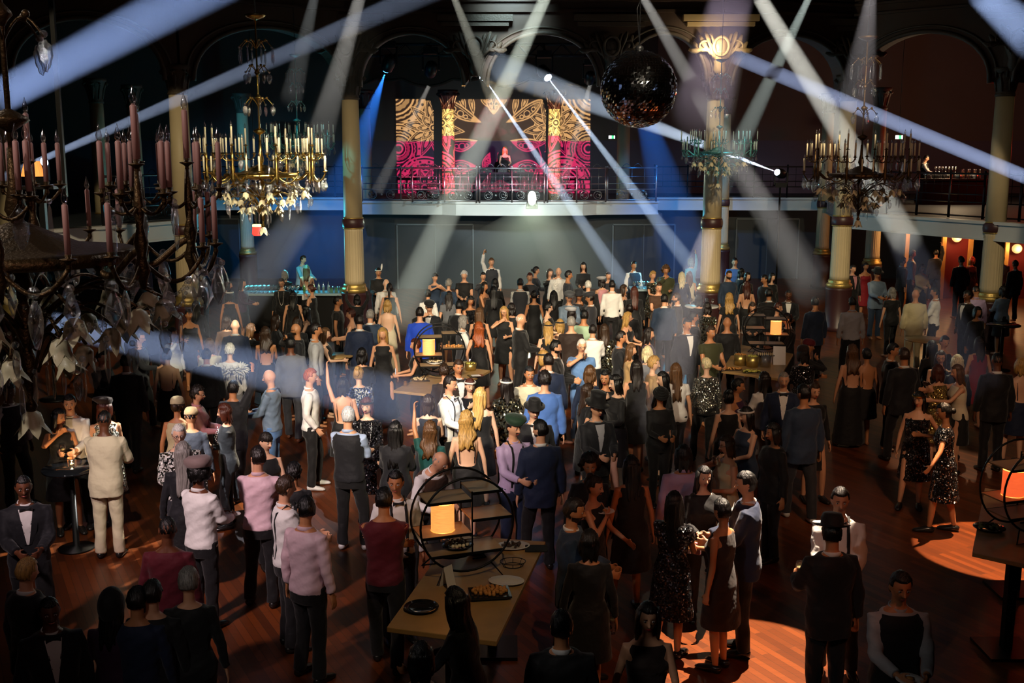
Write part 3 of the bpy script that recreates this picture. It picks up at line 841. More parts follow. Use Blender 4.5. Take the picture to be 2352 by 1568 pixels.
alc = [(2083, 9), (2168, 0), (2230, 0), (2313, 0)]
for i, (px, _) in enumerate(alc):
    c = at_y(px, 560, 36.2); t_ = MB(); t_.box((c.x, 36.2, 1.45), (0.13, 0.12, 2.95))
    struct(t_.build('trim_%d' % (i + 1), mat('amber_gilt_frame', (0.75, 0.42, 0.12), 0.4, 0.3), smooth=False))
for i, (pa, pb_) in enumerate(((2168, 2230), (2313, 2420))):
    a_, b_ = at_y(pa, 560, 36.3).x, at_y(pb_, 560, 36.3).x
    struct(MB().box(((a_ + b_) / 2, 36.35, 1.45), (b_ - a_, 0.08, 2.95)).build('wall_alcove', M_RED, smooth=False), 'red cloth-covered alcove wall under the side balcony')
for px, py, lb in ((2198, 545, 'round globe wall lamp in the red alcove by the dim column'), (2336, 571, 'round globe wall lamp at the far red alcove')):
    c = at_y(px, py, 36.1); g = root('globe_lamp', c, 0, lb, 'wall lamp')
    MB().sphere((0, 0, 0), 0.16, 16, 10).build('globe', mat('amber_globe', (0.9, 0.7, 0.4), 0.1, emit=0.9, ecol=(1.0, 0.62, 0.22)), g)
    MB().lathe([(0.07, 0.0), (0.07, 0.03), (0.02, 0.06)], 10).xf(lambda v: np.stack([v[:, 0], 0.2 - v[:, 2], v[:, 1]], 1)).build('wall_plate', M_GOLD, g)
    MB().tube([(0, 0.19, 0), (0, 0.12, 0)], 0.02, 6).build('arm', M_GOLD, g)
    point('globe_lamp_light', c + Vector((0, -0.35, 0)), 26, (1.0, 0.5, 0.2), 0.1)


def wine_glass_mesh(s=1.0, coupe=False):
    p = [(0.032, 0), (0.030, 0.004), (0.004, 0.008), (0.0035, 0.085)] + ([(0.02, 0.095), (0.042, 0.12), (0.046, 0.14), (0.044, 0.14), (0.038, 0.12), (0.006, 0.10)] if coupe else [(0.022, 0.10), (0.036, 0.125), (0.037, 0.15), (0.030, 0.19), (0.028, 0.19), (0.034, 0.15), (0.033, 0.127), (0.006, 0.105)])
    return MB().lathe([(r_ * s, z * s) for r_, z in p], 14)


ME_WINE = wine_glass_mesh().mesh('wine_glass'); ME_COUPE = wine_glass_mesh(1.0, True).mesh('coupe_glass')
ME_TUMB = MB().lathe([(0.034, 0), (0.038, 0.09), (0.035, 0.09), (0.031, 0.012)], 14).mesh('tumbler')
ME_BOT = MB().lathe([(0.036, 0), (0.038, 0.01), (0.038, 0.17), (0.03, 0.20), (0.014, 0.235), (0.013, 0.29), (0.016, 0.30)], 14).mesh('bottle')
M_BARGLASS = glass_mat('bar_glass', (1, 1, 1), 0.12, 0.42)
M_LIQ = mat('amber_drink', (0.75, 0.32, 0.05), 0.15)


def bar(name_lb, x0, x1, Y, z, color_m, base=0.0, depth=0.7):
    r = root('bar_counter', ((x0 + x1) / 2, Y, base), 0, name_lb, 'bar')
    L_ = x1 - x0
    MB().box((0, 0, z - 0.03), (L_, depth, 0.06)).build('counter_top', color_m, r, smooth=False, bevel=0.01)
    MB().box((0, 0.05, z / 2 - 0.04), (L_ - 0.1, depth - 0.15, z - 0.08)).build('front_panel', M_BLACKMETAL, r, smooth=False)
    return r


def things_row(kind, me, mats, pts, label, cat, group, liquid=None):
    first = None
    for k, p in enumerate(pts):
        o = root(kind, p, 0, label, cat, group)
        mk('vessel', me, mats, o)
        if liquid:
            mk('drink', liquid[0], liquid[1], o)


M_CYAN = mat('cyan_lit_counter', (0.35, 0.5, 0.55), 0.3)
c = at_y(690, 672, 29.4)
bar('cyan-lit bar counter beside the cream column, glasses and bottles on it', -7.3, -4.55, 29.4, 1.10, M_CYAN)
things_row('wine_glass', ME_WINE, M_BARGLASS, [(-7.2 + 0.115 * i, 29.2 + 0.12 * j, 1.101 ) for j in range(3) for i in range(13)], 'clear stemmed glass in the rows on the cyan-lit bar counter', 'glass', 'stemmed glasses on the cyan-lit bar')
LIQ = MB().lathe([(0.033, 0.012), (0.035, 0.16), (0.005, 0.17)], 12).mesh('drink')
for nm_, mm, px_ in (('green', mat('green_drink', (0.25, 0.85, 0.05), 0.2), (0, 1, 2)), ('pale', mat('water_drink', (0.5, 0.9, 1.0), 0.2), (3, 4, 5))):
    things_row('bottle', ME_BOT, M_BARGLASS, [(-5.62 + 0.13 * i, 29.25 + 0.03 * (i % 2), 1.101) for i in px_], nm_ + ' drink bottle lit up on the cyan bar counter', 'bottle', nm_ + ' bottles on the cyan-lit bar', (LIQ, mm))
things_row('drink_jar', MB().lathe([(0.05, 0), (0.055, 0.15), (0.05, 0.17), (0.047, 0.17), (0.05, 0.01)], 12).mesh('jar'), M_GLASS, [(-4.88 + 0.13 * i, 29.22, 1.101) for i in range(3)], 'squat jar of green drink at the column end of the cyan bar', 'jar', 'green drink jars on the cyan-lit bar', (MB().lathe([(0.046, 0.012), (0.048, 0.12), (0.005, 0.125)], 12).mesh('drink'), mat('green_drink', (0.25, 0.85, 0.05))))
bar('cyan-lit bar counter beyond the crowd near the bright column', 3.3, 4.95, 30.2, 1.12, M_CYAN)
things_row('wine_glass', ME_WINE, M_BARGLASS, [(3.4 + 0.13 * i, 30.0 + 0.12 * j, 1.121) for j in range(2) for i in range(9)], 'clear stemmed glass in the rows on the far cyan bar counter', 'glass', 'stemmed glasses on the far cyan bar')
# upper amber bar
YB = 36.5; xa, xb = at_y(2112, 405, YB).x, at_y(2264, 405, YB).x; zb = at_y(2190, 410, YB).z - 3.13
bar('amber-lit bar counter on the upper side balcony full of glasses', xa, xb + 0.1, YB, zb, M_BLACKMETAL, 3.13)
things_row('wine_glass', ME_WINE, M_BARGLASS, [(xa + 0.18 + 0.11 * i, YB - 0.1 + 0.13 * j, 3.131 + zb) for j in range(2) for i in range(8)], 'amber-lit stemmed glass in rows on the upper balcony bar', 'glass', 'stemmed glasses on the upper amber bar')
things_row('wine_glass', ME_WINE, M_BARGLASS, [(xa + 0.62 + 0.11 * i, YB + 0.24, 3.331 + zb) for i in range(7)], 'amber-lit stemmed glass on the raised rack of the balcony bar', 'glass', 'stemmed glasses on the rack of the upper bar')
MB().box((xa + 0.95, YB + 0.24, 3.23 + zb), (0.9, 0.16, 0.2)).build('glass_rack', M_BLACKMETAL, tag(root('rack', (0, 0, 0)), 'low dark rack holding glasses on the upper balcony bar', 'rack'), smooth=False)
things_row('bottle', ME_BOT, M_BARGLASS, [(xa + 1.35 + 0.1 * i, YB - 0.12 + 0.1 * (i % 2), 3.131 + zb) for i in range(7)], 'small amber-lit bottle on the upper balcony bar', 'bottle', 'bottles on the upper amber bar', (LIQ, M_LIQ))
for k in range(2):
    o = root('ice_bucket', (xa + 1.25 + 0.55 * k, YB - 0.15, 3.131 + zb), 0, ('metal ice bucket in the middle of the upper amber bar', 'metal ice bucket near the dim column end of the amber bar')[k], 'ice bucket')
    MB().lathe([(0.09, 0), (0.13, 0.15), (0.12, 0.15), (0.08, 0.02)], 16).build('bucket', M_RAIL, o)
    MB().tube([(-0.13, 0, 0.13), (-0.16, 0, 0.11), (-0.13, 0, 0.08)], 0.008, 5).build('handle', M_RAIL, o)
point('upper_bar_light', (xa + 1.2, YB - 0.1, 4.95), 110, (1.0, 0.72, 0.42), 0.15)
# ------------------------------------------------------------------ chandeliers
def flame_bulb():
    return MB().lathe([(0.006, 0), (0.011, 0.012), (0.0125, 0.022), (0.009, 0.04), (0.003, 0.056), (0.0008, 0.068)], 10).mesh('bulb')


def pendant_mesh(kind):
    b = MB()
    if kind == 'leaf':    # scalloped flat pendeloque
        t = np.linspace(0, 2 * PI, 28, endpoint=False)
        rr = 0.036 * (1 + 0.07 * np.sin(t * 9)); x = rr * np.sin(t) * (0.75 + 0.25 * np.cos(t)); z = -0.055 + rr * 1.45 * np.cos(t)
        for q, s_ in ((0.0, 1), (0.010, 0.55)):
            pass
        R = [np.stack([x * k, np.full(28, y_), -0.055 + (z + 0.055) * k], 1) for k, y_ in ((0.5, -0.012), (1.0, -0.003), (1.0, 0.003), (0.5, 0.012))]
        b.rings(R); b.sphere((0, 0, 0.018), 0.014, 8, 6)
    elif kind == 'spear':
        b.lathe([(0.002, -0.17), (0.012, -0.12), (0.009, -0.03), (0.003, -0.01)], 6); b.sphere((0, 0, 0.006), 0.013, 8, 6)
    else:
        b.lathe([(0.001, -0.10), (0.022, -0.065), (0.016, -0.04), (0.004, -0.012)], 6); b.sphere((0, 0, 0.0), 0.011, 8, 6)
    return b.mesh('crystal', smooth=False)


def tulip_mesh():
    n = 24; a = np.linspace(0, 2 * PI, n, endpoint=False)
    R = [np.stack([r * (1 + w_ * np.cos(a * 6)) * np.cos(a), r * (1 + w_ * np.cos(a * 6)) * np.sin(a), np.full(n, z) - w_ * 0.12 * np.cos(a * 6)], 1)
         for r, z, w_ in ((0.018, 0, 0), (0.045, -0.02, 0.02), (0.055, -0.055, 0.05), (0.06, -0.085, 0.14), (0.082, -0.11, 0.24))]
    R2 = [q * 0.96 for q in R[::-1]]
    return MB().rings(R + R2, cap=False).mesh('lamp_shade')


M_BULB = glass_mat('bulb_glass', (1, 1, 1), 0.06, 0.22); ME_BULB = flame_bulb(); ME_TULIP = tulip_mesh()
ME_CR = {k: pendant_mesh(k) for k in ('leaf', 'spear', 'drop')}
ME_CANDLE = MB().lathe([(0.0125, 0), (0.0125, 0.195), (0.009, 0.2)], 12).mesh('candle')
ME_CUP = MB().lathe([(0.006, -0.05), (0.012, -0.035), (0.008, -0.02), (0.014, -0.012), (0.034, -0.002), (0.034, 0.002), (0.012, 0.004), (0.015, 0.02)], 12).mesh('candle_cup')


def chandelier(loc, label, metal, candle, crystal=None, rz=0.0, up=2.15, full=True, seed=1):
    rg = random.Random(seed)
    crystal = crystal or M_CRYSTAL
    c = root('chandelier', loc, rz, label, 'chandelier')
    b = MB(); b.tube([(0, 0, 0.15), (0, 0, up)], 0.013, 8)
    for z, r_ in ((0.62, 0.09), (1.08, 0.05), (1.42, 0.04)):
        b.lathe([(0.015, z - 0.05), (r_ * 0.5, z - 0.03), (r_, z), (r_ * 0.9, z + 0.015), (0.015, z + 0.05)], 14)
    b.lathe([(0.02, 0.15), (0.05, 0.22), (0.025, 0.34), (0.02, 0.5)], 12)
    b.build('stem', metal, c)
    MB().lathe([(0.02, up - 0.02), (0.12, up + 0.02), (0.15, up + 0.05), (0.13, up + 0.06)], 18).build('canopy', metal, c)
    MB().tube([(0, 0, up + 0.05), (0, 0, 11.2 - loc[2])], 0.008, 5).build('chain', M_BLACKMETAL, c)
    # dish ring and dome
    b = MB(); b.lathe([(0.10, -0.05), (0.32, -0.035), (0.50, -0.02), (0.52, 0.0), (0.51, 0.035), (0.46, 0.04), (0.30, 0.05), (0.16, 0.11), (0.05, 0.16)], 32)
    b.build('dish', metal, c)
    b = MB(); b.lathe([(0.03, -0.05), (0.05, -0.12), (0.02, -0.2), (0.05, -0.3), (0.02, -0.42), (0.045, -0.5), (0.03, -0.6), (0.012, -0.66), (0.03, -0.70), (0.01, -0.75)], 14)
    b.build('lower_stem', metal, c)

    def place(me, name, m, x, y, z, rz_=0.0, s=1.0, tilt=0.0):
        o = mk(name, me, m, c, (x, y, z)); o.rotation_euler = (tilt, 0, rz_)
        if s != 1.0:
            o.scale = (s, s, s)
        return o

    def candle_at(x, y, z, s=1.0):
        o = place(ME_CANDLE, 'candle', candle, x, y, z, 0, s); mk('bulb', ME_BULB, M_BULB, o, (0, 0, 0.2)).scale = (1.05,) * 3

    # eight candelabra arms with a five-light cluster and two outer lights each
    for k in range(8):
        a = k * PI / 4 + 0.2; ca, sa = math.cos(a), math.sin(a)
        t = np.linspace(0, 1, 16); r_ = 0.46 + 0.30 * t; z = 0.02 - 0.16 * np.sin(t * PI) * (1 - t) + 0.05 * t
        b = MB(); b.tube(np.stack([r_ * ca, r_ * sa, z], 1), 0.016, 8)
        b.lathe([(0.012, -0.10), (0.02, -0.06), (0.035, -0.02), (0.02, 0.04), (0.032, 0.10), (0.016, 0.16), (0.022, 0.24), (0.012, 0.40)], 10, (0.76 * ca, 0.76 * sa, 0.0))
        pts = []
        for j in range(5):
            q = a + (j - 2) * 2 * PI / 5.0; cx, cy = 0.76 * ca + 0.145 * math.cos(q), 0.76 * sa + 0.145 * math.sin(q)
            t = np.linspace(0, 1, 9)
            b.tube(np.stack([0.76 * ca + 0.145 * t * math.cos(q), 0.76 * sa + 0.145 * t * math.sin(q), 0.26 - 0.05 * np.sin(t * PI) + 0.02 * t], 1), 0.007, 6)
            pts.append((cx, cy, 0.31))
        for s_ in (-1, 1):
            q = a + s_ * 0.30; cx, cy = 0.90 * math.cos(q), 0.90 * math.sin(q); t = np.linspace(0, 1, 12)
            b.tube(np.stack([(0.76 * ca) * (1 - t) + cx * t, 0.76 * sa * (1 - t) + cy * t, 0.02 - 0.11 * np.sin(t * PI * 0.85) + 0.06 * t ** 3], 1), 0.010, 6)
            pts.append((cx, cy, 0.065))
        pts.append((0.76 * ca, 0.76 * sa, 0.43))
        b.build('arm', metal, c)
        for j, (x, y, z) in enumerate(pts):
            if full or j % 2 == 0 or j == 5:
                place(ME_CUP, 'candle_cup', metal, x, y, z)
                candle_at(x, y, z + 0.015, 1.0 if j != 7 else 1.15)
        for j in range(5 if full else 2):
            q = a + (j - 2) * 0.15; rr = 0.90 if j != 1 else 0.78
            place(ME_CR['leaf' if j % 2 else 'drop'], 'crystal', crystal, rr * math.cos(q), rr * math.sin(q), -0.05 - 0.04 * (j % 2), rg.uniform(0, 3), rg.uniform(1.2, 1.8))
        for j in range(2):
            q = a + (j - 0.5) * 0.25
            place(ME_CR['leaf' if j else 'spear'], 'crystal', crystal, 0.70 * math.cos(q), 0.70 * math.sin(q), 0.22, rg.uniform(0, 3), 1.2)
    # crystal tiers up the stem
    for z, r_, n, kd in ((1.76, 0.24, 8, 'spear'), (1.42, 0.17, 5, 'leaf'), (0.98, 0.20, 5, 'leaf')):
        for j in range(n):
            a = 2 * PI * j / n + z; b = MB(); t = np.linspace(0, 1, 9)
            b.tube(np.stack([r_ * t * math.cos(a), r_ * t * math.sin(a), z - 0.02 + 0.10 * np.sin(t * PI) + 0.02 * t], 1), 0.006, 5)
            b.sphere((r_ * 0.6 * math.cos(a), r_ * 0.6 * math.sin(a), z + 0.10), 0.02, 8, 6)
            hk = b.build('crystal_hook', metal, c)
            o = mk('crystal', ME_CR[kd], crystal, hk, (r_ * math.cos(a), r_ * math.sin(a), z - 0.01)); o.rotation_euler = (0, 0, a); o.scale = (1.3,) * 3
    # bead swags
    for k in range(8):
        a0, a1 = k * PI / 4 + 0.2, (k + 1) * PI / 4 + 0.2
        for (r0, z0, r1, z1, sag) in ((0.76, -0.06, 0.76, -0.06, 0.17), (0.5, -0.02, 0.58, -0.26, 0.10)):
            b = MB()
            for q in np.linspace(0, 1, 22):
                a = a0 + (a1 - a0) * q; rr = (r0 + (r1 - r0) * q) * (1 - 0.05 * math.sin(q * PI)); z = z0 + (z1 - z0) * q - sag * math.sin(q * PI)
                b.sphere((rr * math.cos(a), rr * math.sin(a), z), 0.0095, 6, 4)
            b.build('bead_chain', crystal, c, smooth=False)
    # frosted tulip shades on curved arms, two tiers
    for (n, r_, z, s_) in ((12, 0.62, -0.22, 0.85), (9, 0.44, -0.33, 0.8), (7, 0.26, -0.44, 0.8)):
        for j in range(n):
            a = 2 * PI * j / n + r_; t = np.linspace(0, 1, 14); b = MB()
            rr = 0.04 + (r_ - 0.04) * t; zz = (z - 0.10) + 0.16 * np.sin(t * PI * 0.9) - 0.0 * t
            b.tube(np.stack([rr * math.cos(a), rr * math.sin(a), zz + (z + 0.02 - zz[-1]) * t], 1), 0.008, 6); b.build('shade_arm', metal, c)
            o = place(ME_TULIP, 'lamp_shade', M_FROST, r_ * math.cos(a), r_ * math.sin(a), z + 0.01, a + PI / 2, s_, tilt=rg.uniform(-0.5, 0.5))
            place(ME_CR['spear' if j % 2 else 'leaf'], 'crystal', crystal, r_ * 1.12 * math.cos(a + 0.15), r_ * 1.12 * math.sin(a + 0.15), z - 0.09, a, 1.1)
    for j in range(14):
        q = 2 * PI * j / 14; place(ME_CR['leaf' if j % 2 else 'drop'], 'crystal', crystal, 0.50 * math.cos(q), 0.50 * math.sin(q), -0.06, q, 1.3)
    for j in range(6):
        a = j * PI / 3; place(ME_CR['spear'], 'crystal', crystal, 0.11 * math.cos(a), 0.11 * math.sin(a), -0.52, a, 0.9)
    place(ME_TULIP, 'lamp_shade', M_FROST, 0, 0, -0.72, 0, 0.9)
    return c


def zloc(px, py, Y):
    v = at_y(px, py, Y); return (v.x, v.y, v.z)


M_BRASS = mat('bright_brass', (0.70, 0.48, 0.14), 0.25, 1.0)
M_TEAL = mat('teal_lit_metal', (0.10, 0.30, 0.30), 0.35, 0.8)  # the cyan light is put into the metal's colour
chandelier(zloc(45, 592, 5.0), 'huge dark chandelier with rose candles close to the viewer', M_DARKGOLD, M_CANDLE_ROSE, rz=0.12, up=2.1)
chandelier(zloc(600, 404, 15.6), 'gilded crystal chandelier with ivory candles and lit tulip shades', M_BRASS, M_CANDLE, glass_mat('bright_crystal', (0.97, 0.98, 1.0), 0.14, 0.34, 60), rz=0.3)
chandelier(zloc(684, 335, 27.5), 'teal-lit chandelier half hidden behind the gilded one', M_TEAL, mat('teal_lit_candle', (0.5, 0.62, 0.62)), rz=0.2, full=False)  # candle colour tinted with the cyan light too
chandelier(zloc(1651, 352, 28.3 - 1.6), 'teal-lit chandelier behind the brightly lit cream column', M_TEAL, mat('teal_lit_candle', (0.5, 0.62, 0.62)), rz=0.5, full=False)
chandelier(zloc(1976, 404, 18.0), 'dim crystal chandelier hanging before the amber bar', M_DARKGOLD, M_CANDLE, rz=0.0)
spot('teal_flood', (-7.5, 24.5, 8.6), zloc(700, 300, 27.5), 900, (0.05, 0.75, 0.9), 6, 0.6, 0.1)
spot('teal_flood', (7.5, 22.5, 8.6), zloc(1651, 340, 26.7), 900, (0.05, 0.80, 0.9), 6, 0.6, 0.1)
spot('chandelier_spot', (2.5, 6.0, 9.5), zloc(615, 440, 15.6), 5200, (1.0, 0.90, 0.62), 7, 0.6, 0.05)
spot('chandelier_hit', (1.0, 19.0, 9.5), zloc(700, 430, 15.6), 16000, (1.0, 1.0, 0.92), 2.6, 0.4, 0.03)
spot('rose_candle_light', (2.0, -2.5, 7.5), zloc(120, 470, 5.0), 170, (1.0, 0.62, 0.55), 16, 0.8, 0.15)
spot('crystal_light', (-4.5, 1.0, 8.0), zloc(160, 640, 5.0), 420, (1.0, 0.92, 0.85), 18, 0.8, 0.05)

spot('added_glint_light', (1.5, 12.0, 9.2), zloc(190, 680, 5.0), 330, (0.85, 0.92, 1.0), 13, 0.7, 0.02)  # added lamp, only there for sparkle on the near crystals
spot('added_glint_light', (-6.5, 8.5, 8.5), zloc(250, 640, 5.0), 180, (1.0, 0.9, 0.75), 15, 0.7, 0.02)  # second added lamp for crystal glints


# ------------------------------------------------------------------ tables
def high_table(corners, label, z=1.05, feet=True):
    """corners: four world xy points of the top, in order"""
    P = [(p[0], p[1]) for p in corners]
    cx = sum(p[0] for p in P) / 4; cyy = sum(p[1] for p in P) / 4
    r = root('high_table', (cx, cyy, 0), 0, label, 'table')
    Q = [(p[0] - cx, p[1] - cyy) for p in P]
    extrude_poly(Q, z - 0.045, z, MB()).build('table_top', M_TABLE, r, smooth=False, bevel=0.006)
    for k, (u, v) in enumerate(((0, 1), (3, 2))):
        m = ((Q[u][0] + Q[v][0]) * 0.5 * 0.72, (Q[u][1] + Q[v][1]) * 0.5 * 0.72)
        b = MB(); b.box((m[0], m[1], z / 2), (0.09, 0.09, z - 0.05)); b.box((m[0], m[1], 0.02), (0.5, 0.5, 0.03)); b.build('leg', M_BLACKMETAL, r, smooth=False)
    return r


def wv(px, py, z):
    v = at_z(px, py, z); return (v.x, v.y)


T1 = [wv(888, 1440, 1.05), wv(1140, 1473, 1.05), wv(1253, 1243, 1.05), wv(1040, 1228, 1.05)]
T2 = [wv(903, 896, 1.05), wv(1012, 908, 1.05), wv(1126, 850, 1.05), wv(1020, 838, 1.05)]
T3 = [wv(1657, 851, 1.05), wv(1790, 869, 1.05), wv(1822, 812, 1.05), wv(1695, 790, 1.05)]
T4 = [wv(2233, 1268, 1.05), wv(2420, 1310, 1.05), wv(2440, 1150, 1.05), wv(2262, 1120, 1.05)]
high_table(T1, 'long high oak buffet table at the front with the biggest lit shelf ring')
high_table(T2, 'high oak buffet table in mid crowd with an orange drink on its corner')
high_table(T3, 'high oak buffet table with gold buckets before the tall menu card')
high_table(T4, 'high buffet table at the side with the reddish lamp')
spot('buffet_spot', (1.5, 3.0, 9.0), (-0.3, 9.4, 1.05), 520, (1.0, 0.72, 0.42), 9, 0.6, 0.05)


def ring_shelf(x, y, z, ang, R_, label, lamp_side=-1, with_lamp=True, red=False):
    """two black tube hoops carrying staggered oak boards"""
    r = root('ring_shelf', (x, y, z), ang, label, 'shelf stand')
    t = np.linspace(0, 2 * PI, 40, endpoint=False); dp = 0.17; cz = R_ + 0.07
    for yy in (-dp, dp):
        MB().tube(np.stack([R_ * np.cos(t), 0 * t + yy, cz + R_ * np.sin(t)], 1), 0.011, 8, closed=True).build('hoop', M_BLACKMETAL, r)
        b = MB()
        for s_ in (-1, 1):
            b.tube([(s_ * 0.5 * R_, yy, 0.5 * R_ * 0.28 + 0.07), (s_ * 0.72 * R_, yy * 1.5, 0.008), (s_ * 0.42 * R_, yy * 1.5, 0.008)], 0.008, 6)
        b.build('foot', M_BLACKMETAL, r)
    for k, (x0, x1, hz) in enumerate(((-0.83, 0.10, 0.52), (0.10, 0.86, 0.66), (-0.98, 0.10, -0.20), (0.10, 0.98, 0.08), (-0.80, 0.80, -0.62))):
        mx_ = math.sqrt(max(0, 1 - hz * hz)); x0 = max(x0, -mx_ * 0.99); x1 = min(x1, mx_ * 0.99)
        MB().box(((x0 + x1) / 2 * R_, 0, cz + hz * R_), ((x1 - x0) * R_, 2 * dp, 0.014)).build('board', [M_SHELF], r, smooth=False)
        b = MB()
        for yy in (-dp, dp):
            b.box(((x0 + x1) / 2 * R_, yy, cz + hz * R_ - 0.004), ((x1 - x0) * R_, 0.008, 0.026))
        b.build('board_edge', M_BLACKMETAL, r, smooth=False)
    b = MB()
    for yy in (-dp, dp):
        b.box((0.10 * R_, yy, cz + 0.05 * R_), (0.012, 0.012, 1.3 * R_))
    b.build('upright', M_BLACKMETAL, r, smooth=False)
    if with_lamp:
        zc = z + cz - 0.20 * R_ + 0.008; lx = -0.42 * R_
        gx, gy = x + lx * math.cos(ang), y + lx * math.sin(ang)
        s_ = R_ / 0.43; h = 0.255 * s_ ; rr = 0.105 * s_
        ll = root('woven_lamp', (gx, gy, zc), 0, label.replace('ring shelf', 'XX') and ('reddish glowing lamp on the side shelf ring' if red else LAMPL.pop(0)), 'lamp')
        n = 64; a = np.linspace(0, 2 * PI, n, endpoint=False)
        R__ = [np.stack([rr * (1 + 0.012 * np.sin(a * 32)) * np.cos(a), rr * (1 + 0.012 * np.sin(a * 32)) * np.sin(a), np.full(n, q)], 1) for q in np.linspace(0.004, h, 12)]
        MB().rings(R__, cap=False).build('lamp_shade', weave_mat(red), ll)
        MB().lathe([(rr * 0.6, 0.002), (rr * 0.6, 0.012), (0.02, 0.014), (0.015, 0.05)], 16).build('lamp_base', M_BLACKMETAL, ll)
        MB().lathe([(0.012, 0.05), (0.024, 0.08), (0.024, 0.1), (0.008, 0.125)], 10).build('bulb', mat('warm_bulb', (1, 0.7, 0.4), emit=40, ecol=(1.0, 0.62, 0.22)), ll)
        point('woven_lamp_light', (gx, gy, zc + h * 0.8 + 0.04), 5.0 * s_, (1.0, 0.42, 0.13), 0.05)
    return r


def weave_mat(red):
    nm = 'red_woven_shade' if red else 'woven_shade'
    if nm in _mats:
        return _mats[nm]
    m = bpy.data.materials.new(nm); m.use_nodes = True; nt = m.node_tree; b = nt.nodes['Principled BSDF']; L = nt.links.new
    b.inputs['Base Color'].default_value = (0.8, 0.45, 0.2, 1)
    tc = nt.nodes.new('ShaderNodeTexCoord'); v = nt.nodes.new('ShaderNodeTexNoise'); v.inputs['Scale'].default_value = 14
    mp = nt.nodes.new('ShaderNodeMapping'); mp.inputs['Scale'].default_value = (1, 1, 9); L(tc.outputs['Object'], mp.inputs[0]); L(mp.outputs[0], v.inputs['Vector'])
    r = nt.nodes.new('ShaderNodeMapRange'); r.inputs[3].default_value = 0.7; r.inputs[4].default_value = 1.5 if not red else 1.1
    L(v.outputs[0], r.inputs[0]); L(r.outputs[0], b.inputs['Emission Strength'])
    b.inputs['Emission Color'].default_value = (1.0, 0.12, 0.03, 1) if red else (1.0, 0.36, 0.08, 1)
    _mats[nm] = m
    return m


LAMPL = ['glowing woven lamp on the front shelf ring', 'glowing woven lamp on the shelf ring in mid crowd', 'glowing woven lamp on the shelf ring by the white menu card']
e1 = math.atan2(T1[2][1] - T1[1][1], T1[2][0] - T1[1][0])
v = at_z(1062, 1312, 1.05); ring_shelf(v.x, v.y, 1.05, 0.35, 0.44, 'big black hoop shelf stand with oak boards on the front buffet table')
v = at_z(1010, 868, 1.05); ring_shelf(v.x, v.y, 1.05, 0.12, 0.43, 'black hoop shelf stand with bowls on the mid-crowd buffet table')
v = at_z(1758, 815, 1.05)
b_ = ring_shelf(v.x, v.y, 1.05, PI - 0.1, 0.42, 'black hoop shelf stand on the table with gold buckets')
v = at_z(2352, 1225, 1.05); ring_shelf(v.x, v.y, 1.05, 0.3, 0.44, 'black hoop shelf stand cut off at the side, with a reddish lamp', red=True)


def plate(x, y, z, rx, label, m=M_WHITE, oval=1.4, rz=0.0, kind='plate'):
    p = MB(); n = 28; a = np.linspace(0, 2 * PI, n, endpoint=False)
    R = [np.stack([r_ * rx * np.cos(a), r_ * rx / oval * np.sin(a), np.full(n, q)], 1) for r_, q in ((0.5, 0), (0.62, 0.004), (1.0, 0.022), (0.98, 0.026), (0.62, 0.010), (0.1, 0.008))]
    o = p.rings(R).build(kind, m); o.location = (x, y, z); o.rotation_euler = (0, 0, rz)
    return tag(o, label, kind)


def bites(x, y, z, rx, ry, n, me, m, label, group, cat='snack', rz=0.0, seed=0, kind='canape'):
    rg = random.Random(seed)
    k = 0; tries = 0; pts = []
    while k < n and tries < 4000:
        tries += 1
        u, v_ = rg.uniform(-1, 1), rg.uniform(-1, 1)
        if u * u + v_ * v_ > 1 or any((u - a) ** 2 * rx * rx + (v_ - b__) ** 2 * ry * ry < (0.034) ** 2 for a, b__ in pts):
            continue
        pts.append((u, v_)); k += 1
        ux, uy = u * rx, v_ * ry
        o = mk(kind, me, m, None, (x + ux * math.cos(rz) - uy * math.sin(rz), y + ux * math.sin(rz) + uy * math.cos(rz), z)); o.rotation_euler = (0, 0, rg.uniform(0, 6))
        tag(o, label, cat, group)


ME_BITE = MB().lathe([(0.011, 0), (0.017, 0.004), (0.017, 0.02), (0.012, 0.028), (0.003, 0.03)], 10).mesh('canape')
ME_CUBE = MB().box((0, 0, 0.013), (0.028, 0.028, 0.026)).mesh('cube_snack', False)
ME_ROLL = MB().tube([(-0.03, 0, 0.013), (0, 0, 0.015), (0.03, 0, 0.013)], 0.013, 8).mesh('roll_snack')
M_BEIGEBITE = mat('pale_pastry', (0.70, 0.55, 0.32), 0.5); M_YEL = mat('yellow_cake', (0.60, 0.55, 0.10), 0.5); M_CHOC = mat('dark_chocolate', (0.05, 0.03, 0.025), 0.35)
M_ORG = mat('roasted_snack', (0.62, 0.28, 0.07), 0.5); M_BLKPLATE = mat('black_glaze', (0.012, 0.014, 0.018), 0.08)
q = at_z(1178, 1257, 1.05); plate(q.x, q.y, 1.051, 0.17, 'white oval plate of dark chocolates beside the front shelf ring', rz=0.1)
bites(q.x, q.y, 1.068, 0.085, 0.055, 9, ME_ROLL, M_CHOC, 'dark chocolate on the white plate by the folded napkin', 'chocolates on the white oval plate', seed=3)
q = at_z(1163, 1338, 1.05); plate(q.x, q.y, 1.051, 0.165, 'empty white oval plate behind the black tray', rz=-0.1)
q = at_z(968, 1398, 1.05); plate(q.x, q.y, 1.051, 0.15, 'glossy empty black plate at the front corner of the table', M_BLKPLATE, 1.0)
q = at_z(1125, 1368, 1.05)
tr = root('serving_tray', (q.x, q.y, 1.05), 0.15, 'black serving tray of small red-brown bites on the front table', 'tray')
MB().box((0, 0, 0.03), (0.36, 0.26, 0.016)).build('tray_board', M_BLKPLATE, tr, smooth=False, bevel=0.004)
